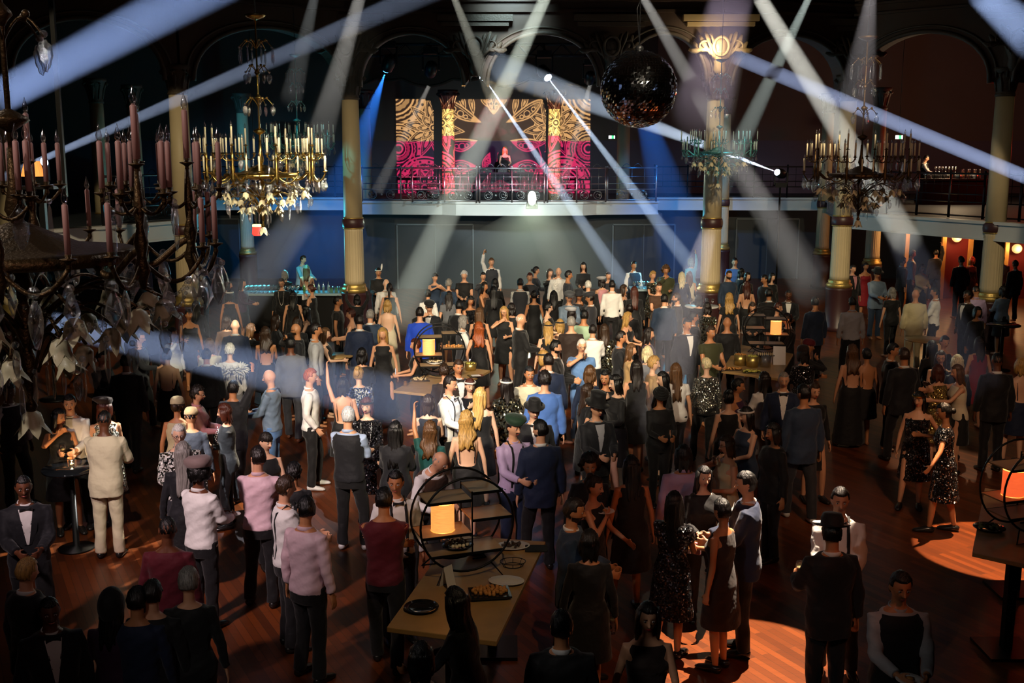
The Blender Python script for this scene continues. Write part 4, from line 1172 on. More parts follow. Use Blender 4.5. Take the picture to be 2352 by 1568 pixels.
MB().box((0, 0, 0.011), (0.28, 0.2, 0.022)).build('tray_foot', M_BLKPLATE, tr, smooth=False)
bites(q.x, q.y, 1.089, 0.15, 0.10, 34, ME_BITE, M_ORG, 'small red-brown bite on the black serving tray', 'red-brown bites on the black tray', rz=0.15, seed=5)
q = at_z(1095, 1270, 1.05)
bw = MB().lathe([(0.06, 0), (0.13, 0.04), (0.125, 0.04), (0.05, 0.008)], 20).build('bowl', M_BLKPLATE); bw.location = (q.x, q.y, 1.05); tag(bw, 'dark bowl of yellow cubes behind the front shelf ring', 'bowl')
bites(q.x, q.y, 1.088, 0.10, 0.08, 16, ME_CUBE, M_YEL, 'yellow cube of food heaped in the dark bowl', 'yellow cubes in the dark bowl', seed=8, kind='cake_cube')
v1 = at_z(1062, 1312, 1.05); zsh = 1.05 + 0.44 + 0.07 - 0.62 * 0.44 + 0.008
plate(v1.x - 0.04, v1.y - 0.02, zsh, 0.15, 'black platter of pale pastries on the lowest board of the front shelf ring', M_BLKPLATE, 1.15, 0.35, 'platter')
bites(v1.x - 0.04, v1.y - 0.02, zsh + 0.026, 0.125, 0.105, 24, ME_BITE, M_BEIGEBITE, 'round pale pastry on the black platter in the shelf ring', 'pale pastries on the black platter', seed=9)
q = at_z(1232, 1262, 1.05)
nk = MB().box((0, 0, 0.012), (0.22, 0.16, 0.022)).build('napkin_pile', mat('black_linen', (0.015, 0.018, 0.02), 0.8), smooth=False, bevel=0.008); nk.name = 'folded_napkin'
nk.location = (q.x, q.y, 1.05); tag(nk, 'folded black napkin at the far corner of the front table', 'napkin')
M_CARD = mat('menu_paper', (0.75, 0.72, 0.70), 0.6)
M_INK = mat('card_ink', (0.08, 0.08, 0.08), 0.6)


def card(x, y, z, w_, h, rz, label, tilt=0.25):
    r = root('menu_card', (x, y, z), rz, label, 'card')
    b = MB(); b.box((0, 0, h / 2), (w_, 0.004, h)); b.xf(lambda v: np.stack([v[:, 0], v[:, 1] + v[:, 2] * tilt, v[:, 2] * math.cos(tilt)], 1)); b.build('front_sheet', M_CARD, r, smooth=False)
    b = MB(); b.box((0, 0, h / 2), (w_, 0.004, h)); b.xf(lambda v: np.stack([v[:, 0], v[:, 1] + (h - v[:, 2]) * tilt + h * tilt, v[:, 2] * math.cos(tilt)], 1)); b.build('rear_sheet', M_CARD, r, smooth=False)
    return r


q = at_z(1038, 1350, 1.05); card(q.x, q.y, 1.052, 0.11, 0.20, 0.9, 'folded white menu card standing before the front shelf ring')
q = at_z(1790, 838, 1.05); card(q.x, q.y, 1.052, 0.22, 0.34, -0.15, 'tall white menu card on the table with gold buckets')
# wire basket on the front table
q = at_z(1178, 1300, 1.05); wb = root('wire_basket', (q.x, q.y, 1.05), 0, 'small black wire basket between the two white plates', 'basket')
for zz, rr in ((0.008, 0.09), (0.05, 0.12)):
    t = np.linspace(0, 2 * PI, 24, endpoint=False); MB().tube(np.stack([rr * np.cos(t), rr * 0.8 * np.sin(t), 0 * t + zz], 1), 0.004, 5, closed=True).build('wire_ring', M_BLACKMETAL, wb)
b = MB()
for k in range(8):
    a = k * PI / 4; b.tube([(0.09 * math.cos(a), 0.072 * math.sin(a), 0.008), (0.12 * math.cos(a), 0.096 * math.sin(a), 0.05)], 0.003, 4)
b.build('wire_spoke', M_BLACKMETAL, wb)
# mid-crowd table
q = at_z(931, 886, 1.05); o = root('juice_glass', (q.x, q.y, 1.051), 0, 'tumbler of orange juice on the near corner of the mid-crowd table', 'glass')
mk('vessel', ME_TUMB, M_GLASS, o); MB().lathe([(0.03, 0.012), (0.033, 0.075), (0.004, 0.077)], 12).build('drink', mat('glowing_orange_juice', (0.85, 0.35, 0.03), emit=0.15, ecol=(1, 0.4, 0.05)), o)  # drink given a faint glow of its own
q = at_z(963, 874, 1.05); plate(q.x, q.y, 1.051, 0.15, 'round bread-coloured board of snacks on the mid-crowd table', mat('rattan', (0.25, 0.16, 0.07), 0.6, bump=0.6, bscale=60), 1.15, kind='platter')
bites(q.x, q.y, 1.072, 0.11, 0.09, 14, ME_BITE, M_BEIGEBITE, 'small beige snack on the rattan platter', 'beige snacks on the rattan platter', seed=11)
v2 = at_z(1010, 868, 1.05); zz = 1.05 + 0.43 + 0.07 - 0.62 * 0.43 + 0.008
bw = MB().lathe([(0.06, 0), (0.15, 0.05), (0.145, 0.05), (0.05, 0.01)], 20).build('bowl', M_WHITE); bw.location = (v2.x - 0.08, v2.y, zz); tag(bw, 'wide white bowl of pale rolls on the lowest board of the mid-crowd ring', 'bowl')
bites(v2.x - 0.08, v2.y, zz + 0.05, 0.11, 0.10, 14, ME_ROLL, M_BEIGEBITE, 'pale roll heaped in the white bowl', 'pale rolls in the white bowl', seed=12, kind='bread_roll')
bites(v2.x + 0.23, v2.y + 0.03, 1.05 + 0.5 + 0.08 * 0.43 + 0.01, 0.15, 0.12, 18, ME_BITE, M_ORG, 'small brown bite on the upper board of the mid-crowd ring', 'brown bites on the upper board', seed=13)
q = at_z(1081, 850, 1.05); bk = MB().lathe([(0.09, 0), (0.11, 0.13), (0.10, 0.13), (0.08, 0.01)], 18).build('snack_bucket', mat('brass_bucket', (0.6, 0.45, 0.15), 0.35, 0.9)); bk.location = (q.x, q.y, 1.05); tag(bk, 'brass bucket of snacks at the far end of the mid-crowd table', 'bucket')
bites(q.x, q.y, 1.17, 0.08, 0.08, 8, ME_CUBE, M_YEL, 'yellow piece of food in the brass bucket', 'food in the brass bucket', seed=14, kind='cake_cube')
q = at_z(1093, 864, 1.05); o = root('menu_folder', (q.x, q.y, 1.05), 0.3, 'flat black folder with a white sheet on the mid-crowd table', 'folder')
MB().box((0, 0, 0.008), (0.26, 0.2, 0.014)).build('cover', M_BLKPLATE, o, smooth=False); MB().box((0, 0, 0.017), (0.15, 0.11, 0.004)).build('sheet', M_CARD, o, smooth=False)
# table with gold buckets
for px, py, lb in ((1700, 838, 'gold bucket of brown snacks, the first from the menu card side far end'), (1728, 842, 'gold bucket of green-yellow snacks in the middle of the table'), (1757, 842, 'clear ribbed bucket next to the tall menu card')):
    q = at_z(px, py, 1.05); clear = 'clear' in lb
    bk = MB().lathe([(0.105, 0), (0.115, 0.2), (0.105, 0.2), (0.09, 0.01)], 20).build('snack_bucket', M_CRYSTAL if clear else mat('brass_bucket', (0.6, 0.45, 0.15))); bk.location = (q.x, q.y, 1.05); tag(bk, lb, 'bucket')
    if not clear:
        bites(q.x, q.y, 1.235, 0.085, 0.085, 12, ME_CUBE, M_YEL if 'green' in lb else M_ORG, 'small piece of food in the ' + ('middle' if 'green' in lb else 'first') + ' gold bucket', 'food in the ' + ('middle' if 'green' in lb else 'first') + ' gold bucket', seed=px, kind='cake_cube')
    else:
        tb = MB().box((0, 0, 0.006), (0.32, 0.1, 0.012)).build('snack_board', M_BLKPLATE, smooth=False); tb.location = (q.x, q.y, 1.252); tag(tb, 'narrow black board of upright biscuits on the clear bucket', 'board')
        for j in range(8):
            o = mk('biscuit', ME_CUBE, M_BEIGEBITE, None, (q.x - 0.13 + 0.037 * j, q.y, 1.265)); o.scale = (0.5, 1.5, 1.6); tag(o, 'upright yellow biscuit on the narrow black board', 'biscuit', 'biscuits on the narrow black board')
for px, py, w_, lb in ((1685, 851, 0.17, 'slate of orange shrimp bites at the near edge of the gold bucket table'), (1728, 857, 0.17, 'slate of yellow bites at the near edge of the gold bucket table')):
    q = at_z(px, py, 1.05); sl = MB().box((0, 0, 0.007), (0.32, 0.2, 0.012)).build('slate_board', M_BLKPLATE, smooth=False); sl.location = (q.x, q.y + 0.08, 1.051); tag(sl, lb, 'board')
    bites(q.x, q.y + 0.08, 1.066, 0.14, 0.08, 16, ME_ROLL, M_ORG if 'shrimp' in lb else M_YEL, ('orange' if 'shrimp' in lb else 'yellow') + ' bite on the slate beside the gold buckets', ('orange' if 'shrimp' in lb else 'yellow') + ' bites on the slate', seed=px)
# round cocktail tables


def round_table(px, py, label, r_=0.36, z=1.08, m=None, white=False):
    q = at_z(px, py, z); t = root('round_table', (q.x, q.y, 0), 0, label, 'table')
    MB().lathe([(r_, z - 0.03), (r_ + 0.005, z - 0.015), (r_, z)], 32).build('table_top', m or M_TABLE, t)
    MB().lathe([(0.22, 0), (0.22, 0.02), (0.04, 0.05), (0.03, z - 0.03)], 20).build('pedestal', M_BLACKMETAL, t)
    return q


q = round_table(163, 1073, 'small round black table beside the cream linen suit', 0.34, 1.05, M_BLKPLATE)
tl = root('tealight', (q.x - 0.02, q.y + 0.08, 1.051), 0, 'small glowing tealight glass on the round black table', 'candle')
mk('glass_cup', ME_TUMB, M_GLASS, tl).scale = (1, 1, 0.8)
MB().lathe([(0.028, 0.004), (0.028, 0.022), (0.003, 0.024)], 12).build('wax', M_CANDLE, tl)
MB().lathe([(0.002, 0.024), (0.006, 0.032), (0.0005, 0.05)], 8).build('flame', mat('candle_flame', (1, 0.7, 0.3), emit=60, ecol=(1.0, 0.6, 0.2)), tl)
point('tealight_light', (q.x - 0.02, q.y + 0.08, 1.14), 9, (1.0, 0.62, 0.28), 0.02)
q2 = round_table(1612, 702, 'small white round table full of glasses by the bright column', 0.42, 1.08, M_WHITE)
things_row('wine_glass', ME_WINE, M_GLASS, [(q2.x - 0.27 + 0.13 * i, q2.y - 0.1 + 0.14 * j, 1.081) for j in range(2) for i in range(5) if abs(i - 2) + j < 3], 'stemmed glass on the white round table by the bright column', 'glass', 'glasses on the white round table')
round_table(2125, 778, 'round wooden table before the beige linen suit', 0.40)
q3 = round_table(2305, 745, 'dark round table at the dim side of the hall', 0.36, 1.05, M_BLKPLATE)
round_table(775, 815, 'small round table behind the grey-jacketed men', 0.30)
q = at_z(2272, 1215, 1.05); plate(q.x, q.y, 1.051, 0.16, 'black dish of leaves at the near side of the side table', M_BLKPLATE, 1.0)
bites(q.x, q.y, 1.072, 0.10, 0.09, 9, ME_ROLL, mat('green_leaf', (0.10, 0.14, 0.04), 0.5), 'dark green morsel on the black dish at the side', 'green morsels on the black dish', seed=21)
q = at_z(2335, 1170, 1.05); bk = MB().lathe([(0.10, 0), (0.13, 0.14), (0.12, 0.14), (0.09, 0.01)], 20).build('glass_bowl', M_CRYSTAL); bk.location = (q.x, q.y, 1.05); tag(bk, 'brightly lit cut glass bowl below the side shelf ring', 'bowl')
# ------------------------------------------------------------------ people
def bend(P, a):
    """lean everything above the hips forward (towards -y)"""
    if not a:
        return P
    P = np.array(P, float); one = P.ndim == 1; P = np.atleast_2d(P)
    h = P[:, 2] - 0.93; k = np.clip((P[:, 2] - 0.85) / 0.30, 0, 1) * a
    q = np.where(P[:, 2] > 0.85)[0]; out = P.copy()
    out[q, 1] = P[q, 1] * np.cos(k[q]) - h[q] * np.sin(k[q])
    out[q, 2] = 0.93 + P[q, 1] * np.sin(k[q]) + h[q] * np.cos(k[q])
    return out[0] if one else out


# wrist targets for the person's own right (x<0) and left (x>0) hand on a 1.78 m body
POSES = {
    'down': ((-.27, -.02, .86), (.27, -.02, .86), .3, 0), 'glass': ((-.14, -.36, 1.16), (.27, .0, .86), .9, 0),
    'both': ((-.10, -.34, 1.12), (.11, -.34, 1.12), .9, 0), 'cross': ((.12, -.23, 1.19), (-.13, -.21, 1.15), .5, 0),
    'pocket': ((-.22, -.10, .95), (.26, -.02, .86), .6, 0), 'hips': ((-.21, .0, 1.02), (.27, -.02, .86), .5, 0),
    'raise': ((-.24, -.16, 1.92), (.26, -.02, .86), .9, 0), 'point': ((-.20, -.30, 1.80), (.13, -.34, 1.12), .7, 0),
    'phone': ((-.07, -.36, 1.50), (.08, -.36, 1.48), .9, 0), 'drink': ((-.07, -.20, 1.50), (.26, -.02, .86), .9, 0),
    'chin': ((-.05, -.17, 1.45), (.12, -.26, 1.14), .7, 0), 'chest': ((-.04, -.17, 1.34), (.10, -.36, 1.08), .25, 0),
    'dance': ((-.48, -.28, 1.22), (.50, -.18, 1.05), .4, .06), 'clap': ((-.05, -.34, 1.42), (.06, -.34, 1.40), .2, 0),
    'lean': ((-.16, -.36, 1.28), (.16, -.34, 1.26), .5, .55), 'table': ((-.16, -.42, 1.14), (.18, -.38, 1.14), .5, .12),
    'armsup': ((-.26, -.06, 1.90), (.26, -.06, 1.90), .4, 0), 'hug': ((-.20, -.46, 1.36), (.16, -.46, 1.26), .3, .06),
    'out': ((-.28, -.46, 1.22), (.30, -.02, .92), .3, .04), 'bow': ((-.14, -.34, 1.12), (.12, -.34, 1.12), .8, .28),
    'side': ((-.42, -.06, 1.06), (.27, -.02, .86), .4, 0),
}
PROF = {
    'm': [(.80, .160, .105, .01), (.92, .168, .115, .01), (1.0, .160, .108, .0), (1.10, .150, .102, -.005), (1.2, .160, .110, -.008), (1.31, .180, .118, -.005), (1.40, .188, .106, .0), (1.445, .158, .084, .005), (1.485, .092, .064, .01), (1.515, .060, .055, .01)],
    'f': [(.78, .162, .105, .01), (.87, .176, .120, .012), (.95, .162, .110, .005), (1.03, .131, .092, 0), (1.08, .126, .088, -.002), (1.15, .138, .096, -.006), (1.22, .150, .120, -.020), (1.28, .154, .106, -.008), (1.335, .152, .084, 0), (1.37, .118, .068, .005), (1.41, .058, .050, .01)],
}
HZ = {'m': 1.665, 'f': 1.572}; HS = {'m': 1.0, 'f': 0.95}; DES = {'m': 1.79, 'f': 1.69}


def prof(sex, z):
    P = np.array(PROF[sex]); return [float(np.interp(z, P[:, 0], P[:, i])) for i in (1, 2, 3)]


def torso_rings(sex, z0, z1, pad=0.0, n=28, shrink=None, steps=14, yshift=0.0):
    a = np.linspace(0, 2 * PI, n, endpoint=False); R = []
    for z in np.linspace(z0, z1, steps):
        rx, ry, cy_ = prof(sex, z)
        if shrink:
            rx *= shrink(z)
        c, s = np.cos(a), np.sin(a)
        R.append(np.stack([(rx + pad) * np.sign(c) * np.abs(c) ** 0.84, cy_ + yshift + (ry + pad) * np.sign(s) * np.abs(s) ** 0.84, np.full(n, z)], 1))
    return R


def surf_y(sex, x, z, pad, front=True):
    rx, ry, cy_ = prof(sex, z); q = min(0.999, abs(x) / (rx + pad)); e = 2 / 0.84
    y = (ry + pad) * (1 - q ** e) ** (1 / e)
    return cy_ - y if front else cy_ + y


def arm_chain(sex, pose, side):
    t = POSES[pose]; k = 1.0 if sex == 'm' else 0.945
    W = np.array(t[0] if side < 0 else t[1]) * k
    S = np.array((side * (.172 if sex == 'm' else .146), 0.0, 1.425 if sex == 'm' else 1.335)); l1, l2 = .285 * k, .250 * k
    d = W - S; D = np.linalg.norm(d); Dm = min(D, (l1 + l2) * 0.992); u = d / D; W = S + u * Dm
    pole = np.array((side * .45, .5, -.75)) if W[2] < 1.3 * k else np.array((side * .8, .15, -.45))
    p = pole - u * u.dot(pole); p /= np.linalg.norm(p)
    a = (l1 * l1 - l2 * l2 + Dm * Dm) / (2 * Dm); h = math.sqrt(max(0, l1 * l1 - a * a))
    E = S + u * a + p * h
    return S, E, W


def hand_frame(E, W, side):
    a = (W - E) / np.linalg.norm(W - E)
    s = np.array((0, -1.0, 0)) if abs(a[2]) > .75 else np.array((0, 0, 1.0))
    s = s - a * a.dot(s); s /= np.linalg.norm(s)
    n = np.cross(a, s)
    if n[0] * side > 0:
        n = -n
    return a, s, n


def add_hand(mb, E, W, side, curl, k):
    a, s, n = hand_frame(E, W, side)
    mb.tube([W - a * .02, W + a * .02, W + a * .055, W + a * .09], [(.024 * k, .017 * k), (.032 * k, .016 * k), (.040 * k, .015 * k), (.038 * k, .012 * k)], 10, side=s)
    for off, ln in ((.031, .070), (.011, .080), (-.010, .074), (-.030, .058)):
        p = W + a * .085 * k + s * off * k; d = a + s * off * 2.2; P = [p]; ang = curl * .35
        for j in range(3):
            dd = d * math.cos(ang) + n * math.sin(ang); dd /= np.linalg.norm(dd); p = p + dd * ln * k / 3; P.append(p); ang += curl * .75
        mb.tube(P, [.0092 * k, .0088 * k, .0082 * k, .0068 * k], 7)
    p = W + a * .025 * k + s * .024 * k
    mb.tube([p, p + (a * .6 + s * .7 + n * .25) * .035 * k, p + (a * 1.2 + s * .9 + n * .7) * .042 * k], [.012 * k, .010 * k, .0075 * k], 7)


def leg_pts(sex, legs, side):
    k = 1.0 if sex == 'm' else .945; w_ = 1.0 if sex == 'm' else .72
    hip = [side * .092 * k, 0, .91 * k]; kn = [side * .10 * w_, -.015, .50 * k]; an = [side * .11 * w_, .015, .085]
    if legs == 1 and side > 0:
        kn = [.14, -.09, .50 * k]; an = [.17, -.04, .085]
    if legs == 2:
        kn[1] += -side * .09; an[1] += -side * .15; kn[0] += side * .02
    return np.array(hip), np.array(kn), np.array(an)


def head_matrix(sex, pose, yaw, pitch):
    lean = POSES[pose][3]
    c = bend(np.array((0, -.012, HZ[sex])), lean)
    return Matrix.Translation(c) @ Matrix.Rotation(lean * 0.7, 4, 'X') @ Matrix.Rotation(math.radians(yaw), 4, 'Z') @ Matrix.Rotation(math.radians(pitch), 4, 'X') @ Matrix.Scale(HS[sex], 4)


def head_rings(scale=1.0, n=24, m=16, feat=True):
    a = np.linspace(0, 2 * PI, n, endpoint=False); R = []
    for t in np.linspace(0.02, PI - 0.02, m):
        zn = -math.cos(t); r = math.sin(t)
        x = r * np.cos(a) * .075; y = r * np.sin(a) * .096; z = zn * .117
        if zn < 0:
            x = x * (1 - .26 * (-zn) ** 1.4); y = np.where(y > 0, y * (1 - .45 * (-zn)), y * (1 - .06 * (-zn)))
        y = np.where(y < 0, y * .95, y)
        if feat:
            for sx_ in (-1, 1):
                g = np.exp(-(((x - sx_ * .031) / .016) ** 2 + ((z - .010) / .014) ** 2)) * (y < 0); y = y + g * .009
            g = np.exp(-((x / .030) ** 2 + ((z - .036) / .012) ** 2)) * (y < 0); y = y - g * .004
            g = np.exp(-((x / .020) ** 2 + ((z + .100) / .016) ** 2)) * (y < 0); y = y - g * .006
        R.append(np.stack([x, y, np.full(n, z) if np.isscalar(z) else z], 1) * scale)
    return R


_body = {}


def body_mesh(sex, pose, yaw, pitch, legs, hi):
    key = (sex, pose, yaw, pitch, legs, hi)
    if key in _body:
        return _body[key]
    mb = MB(); k = 1.0 if sex == 'm' else .93; lean = POSES[pose][3]
    mb.rings(torso_rings(sex, PROF[sex][0][0], PROF[sex][-1][0], 0, 20, steps=16))
    zc = HZ[sex]; nr = .054 if sex == 'm' else .043
    mb.tube([(0, .012, zc - .19), (0, .008, zc - .13), (0, .004, zc - .05)], [nr * 1.25, nr, nr * .98], 12)
    for side in (-1, 1):
        S, E, W = arm_chain(sex, pose, side)
        i = S + np.array((-side * .05, 0, -.01))
        r = (.046, .053, .044, .038, .037, .034, .025) if sex == 'm' else (.040, .043, .035, .031, .031, .028, .020)
        mb.tube([i, S, S * .5 + E * .5, E * .93 + S * .07, E * .93 + W * .07, E * .55 + W * .45, W], list(r), 10)
        add_hand(mb, E, W, side, POSES[pose][2], k)
    lm = []
    lb = MB()
    for side in (-1, 1):
        h, kn, an = leg_pts(sex, legs, side)
        r = (.085, .082, .062, .054, .052, .036) if sex == 'm' else (.088, .080, .056, .048, .047, .030)
        lb.tube([h + (0, 0, .05), h * .7 + kn * .3, kn * .9 + h * .1, kn * .9 + an * .1, kn * .62 + an * .38, an], list(r), 12)
        lb.tube([an + (0, .045, -.045), an + (0, -.02, -.04), an + (side * .01, -.10, -.055), an + (side * .02, -.17, -.062)], [(.030, .030), (.036, .040), (.042, .026), (.032, .016)], 10, side=(1, 0, 0))
    mb.xf(lambda v: bend(v, lean))
    V, F = lb.arrays(); mb.add(V, F)
    M = np.array(head_matrix(sex, pose, yaw, pitch)); hb = MB(); hb.rings(head_rings())
    hb.tube([(0, -.086, .030), (0, -.098, .0), (0, -.110, -.022), (0, -.096, -.030)], [.007, .009, .0125, .008], 8)
    for s_ in (-1, 1):
        hb.sphere((s_ * .076, .012, -.002), (.009, .018, .029), 8, 6); hb.sphere((s_ * .013, -.098, -.026), .0075, 6, 5)
    hb.xf(lambda v: v @ M[:3, :3].T + M[:3, 3]); V, F = hb.arrays(); mb.add(V, F)
    me = remesh(mb, .0085 if hi else .0135, smooth_it=1, name='body')
    _body[key] = me
    return me


def hair_mesh(style, hi):
    key = ('hair', style)
    if key in _body:
        return _body[key]
    mb = MB(); n, m = 40, 26; a = np.linspace(0, 2 * PI, n, endpoint=False); R = []
    rg = np.random.default_rng(len(style) * 7)
    rough = {'curly': .010, 'afro': .012, 'longcurly': .009}.get(style, .0035); vol = {'afro': .045, 'curly': .016, 'longcurly': .018, 'balding': -.001, 'fuzz': .001}.get(style, .009)
    base = head_rings(1.0, n, m, False)
    for i, t in enumerate(np.linspace(0.02, PI - 0.02, m)):
        zn = -math.cos(t); P = base[i]; d = P / (np.linalg.norm(P, axis=1, keepdims=True) + 1e-9)
        front = -np.sin(a)
        # hairline height by azimuth: high over the brow, low at the nape
        low = {'balding': -.30, 'fuzz': -.30}.get(style, -.50 if style in ('short', 'curly', 'afro', 'fringe', 'flat') else -.62)
        line = np.where(front > .45, .60 if style != 'fringe' else .28, np.where(front > -.15, .12, low))
        if style == 'balding':
            cover = (zn > line) & (zn < .50) & (front < .45)
        else:
            cover = zn > line
        off = np.where(cover, vol + .004 * (zn > .5), -.016) + np.where(cover, rough * (np.sin(a * 13 + zn * 9) + rg.normal(0, .6, n)), 0)
        R.append(P + d * off[:, None])
    mb.rings(R)
    wav = {'longcurly': .016, 'long': .006, 'bob': .004}.get(style, .005)

    def fall(z_end, w0, w1, y0, th, k=11, yend=.05):
        z = np.linspace(.04, z_end, k); q = np.linspace(0, 1, k)
        P = np.stack([wav * np.sin(q * 9), y0 + (yend - y0) * q + wav * np.cos(q * 7), z], 1)
        nn = 44; aa = np.linspace(0, 2 * PI, nn, endpoint=False); RR = []
        for (x_, y_, z_), u in zip(P, q):
            lock = 1 + (.03 + .05 * u) * np.sin(aa * 9 + u * 3 + 1) + (.02 + .04 * u) * np.sin(aa * 17 - u * 4)
            w_ = (w0 + (w1 - w0) * min(1, u * 1.6)) * (1 - .25 * max(0, u - .75) / .25) + wav * math.sin(u * 14); t_ = th * (1 - .5 * u)
            RR.append(np.stack([x_ + w_ * lock * np.cos(aa), y_ + t_ * lock * np.sin(aa), z_ + u * .035 * np.sin(aa * 5 + 2) * np.ones(nn)], 1))
        mb.rings(RR[::-1])
    if style in ('long', 'longcurly', 'verylong'):
        fall({'long': -.34, 'longcurly': -.36, 'verylong': -.46}[style], .078, .085 if style != 'longcurly' else .11, .045, .055)
        for s_ in (-1, 1):
            mb.tube([(s_ * .062, .0, .07), (s_ * .083, -.005, -.02), (s_ * .086, -.01, -.11), (s_ * .082, -.02, -.20)], [(.022, .04), (.018, .045), (.02, .04), (.012, .02)], 10)
    elif style == 'bob':
        fall(-.15, .080, .086, .035, .060, 7, .04)
        for s_ in (-1, 1):
            mb.tube([(s_ * .062, -.01, .07), (s_ * .084, -.015, -.01), (s_ * .086, -.02, -.09), (s_ * .078, -.025, -.13)], [(.022, .05), (.018, .052), (.02, .045), (.014, .03)], 10)
    elif style == 'bun':
        mb.sphere((0, .115, .0), (.042, .035, .04), 12, 9)
    elif style == 'updo':
        mb.sphere((0, .07, .10), (.045, .045, .04), 12, 9); mb.sphere((0, .10, .03), (.05, .03, .06), 12, 9)
    elif style == 'pony':
        mb.tube([(0, .085, .05), (0, .125, .03), (0, .135, -.08), (0, .115, -.22), (0, .105, -.26)], [.02, .028, .034, .022, .008], 12)
    elif style == 'afro':
        pass
    V, F = mb.arrays()
    # fine strands pressed into the surface
    ang = np.arctan2(V[:, 1], V[:, 0]); s = 1 + 0.012 * np.sin(ang * 57 + V[:, 2] * 20) + .008 * np.sin(ang * 91 - V[:, 2] * 33)
    V = V * np.stack([s, s, np.ones(len(V))], 1)
    me = MB().add(V, F).mesh('hair')
    _body[key] = me
    return me


def beard_mesh(kind):
    key = ('beard', kind)
    if key in _body:
        return _body[key]
    base = head_rings(1.0, 32, 22, False); R = []
    for i, t in enumerate(np.linspace(0.02, PI - 0.02, 22)):
        zn = -math.cos(t); P = base[i]; a = np.linspace(0, 2 * PI, 32, endpoint=False); d = P / (np.linalg.norm(P, axis=1, keepdims=True) + 1e-9); front = -np.sin(a)
        cov = (zn < -.32) & (front > -.1) & ~((zn > -.60) & (front > .93) & (zn < -.44))
        if kind == 'moustache':
            cov = (zn < -.26) & (zn > -.40) & (front > .9)
        R.append(P + d * np.where(cov, .005 if kind != 'full' else .014, -.012)[:, None])
    me = MB().rings(R).mesh('beard'); _body[key] = me
    return me


def hat_mesh(kind):
    key = ('hat', kind)
    if key in _body:
        return _body[key]
    mb = MB(); n = 28; a = np.linspace(0, 2 * PI, n, endpoint=False)

    def el(rx, ry, z, dx=0, dy=.0, tilt=0.0):
        return np.stack([rx * np.cos(a) + dx, ry * np.sin(a) + dy, np.full(n, z) + tilt * ry * np.sin(a)], 1)
    if kind in ('fedora', 'bowler', 'tophat'):
        H = {'fedora': .105, 'bowler': .10, 'tophat': .15}[kind]
        R = [el(.115, .135, .058, tilt=.08), el(.135, .155, .066, tilt=.1), el(.137, .157, .070, tilt=.1), el(.092, .112, .064), el(.086, .106, .075), el(.084, .103, .03 + H * .9)]
        R += [el(.070, .088, .055 + H)] if kind != 'tophat' else [el(.086, .105, .055 + H)]
        R += [el(.03, .05, .045 + H if kind == 'fedora' else .062 + H)]
        mb.rings([el(.08, .10, .055)] + R)
    elif kind == 'flatcap':
        mb.rings([el(.082, .103, .045), el(.093, .118, .055, tilt=-.02), el(.105, .130, .085, 0, -.01), el(.10, .12, .112, 0, -.005), el(.07, .085, .130), el(.02, .02, .136)])
        t = np.linspace(-.75, .75, 9)
        mb.tube(np.stack([.10 * np.sin(t) * .9, -.075 - .055 * np.cos(t), .050 + 0 * t], 1), [(.004, .03)] * 9, 8, side=(0, 0, 1))
        mb.tube(np.stack([.09 * np.sin(t) * .9, -.065 - .045 * np.cos(t), .053 + 0 * t], 1), [(.005, .03)] * 9, 8, side=(0, 0, 1))
    elif kind == 'beanie':
        mb.rings([el(.083, .103, .030), el(.086, .107, .035), el(.086, .107, .07), el(.074, .092, .105), el(.05, .06, .127), el(.01, .01, .134)])
    elif kind == 'beret':
        mb.rings([el(.080, .10, .05), el(.085, .105, .06), el(.12, .125, .09, .02, .01), el(.11, .115, .12, .02, .01), el(.05, .06, .135, .02), el(.01, .01, .137)])
    elif kind == 'turban':
        for k in range(5):
            z = .03 + .02 * k; r_ = math.cos(k * .28)
            mb.tube(np.stack([(.084 * r_ + .004) * np.cos(a), (.103 * r_ + .004) * np.sin(a), z + .012 * np.sin(a + k)], 1), .017, 8, closed=True)
        mb.sphere((0, 0, .06), (.08, .10, .07), 16, 10)
    elif kind == 'hood':
        R = []
        for t, bz in zip(np.linspace(.1, PI - .1, 14), range(14)):
            z = -math.cos(t); P = np.stack([np.cos(a) * .10 * math.sin(t), np.sin(a) * .12 * math.sin(t), np.full(n, z * .145)], 1)
            P[:, 1] = np.where(P[:, 1] < -.055, -.055, P[:, 1]); R.append(P)
        mb.rings(R)
    elif kind == 'band':
        mb.tube(np.stack([.084 * np.cos(a), .104 * np.sin(a), .055 - .018 * np.sin(a)], 1), [(.013, .004)] * n, 8, closed=True, side=(0, 0, 1))
        mb.sphere((0, -.108, .072), (.014, .006, .016), 8, 6)
    elif kind == 'feather':
        mb.tube(np.stack([.084 * np.cos(a), .104 * np.sin(a), .055 - .018 * np.sin(a)], 1), [(.011, .004)] * n, 8, closed=True, side=(0, 0, 1))
        t = np.linspace(0, 1, 10); mb.tube(np.stack([.07 + .02 * t, -.05 + .05 * t, .06 + .16 * t], 1), [(.004 + .02 * math.sin(u * PI), .003) for u in t], 6)
    me = mb.mesh('hat'); _body[key] = me
    return me


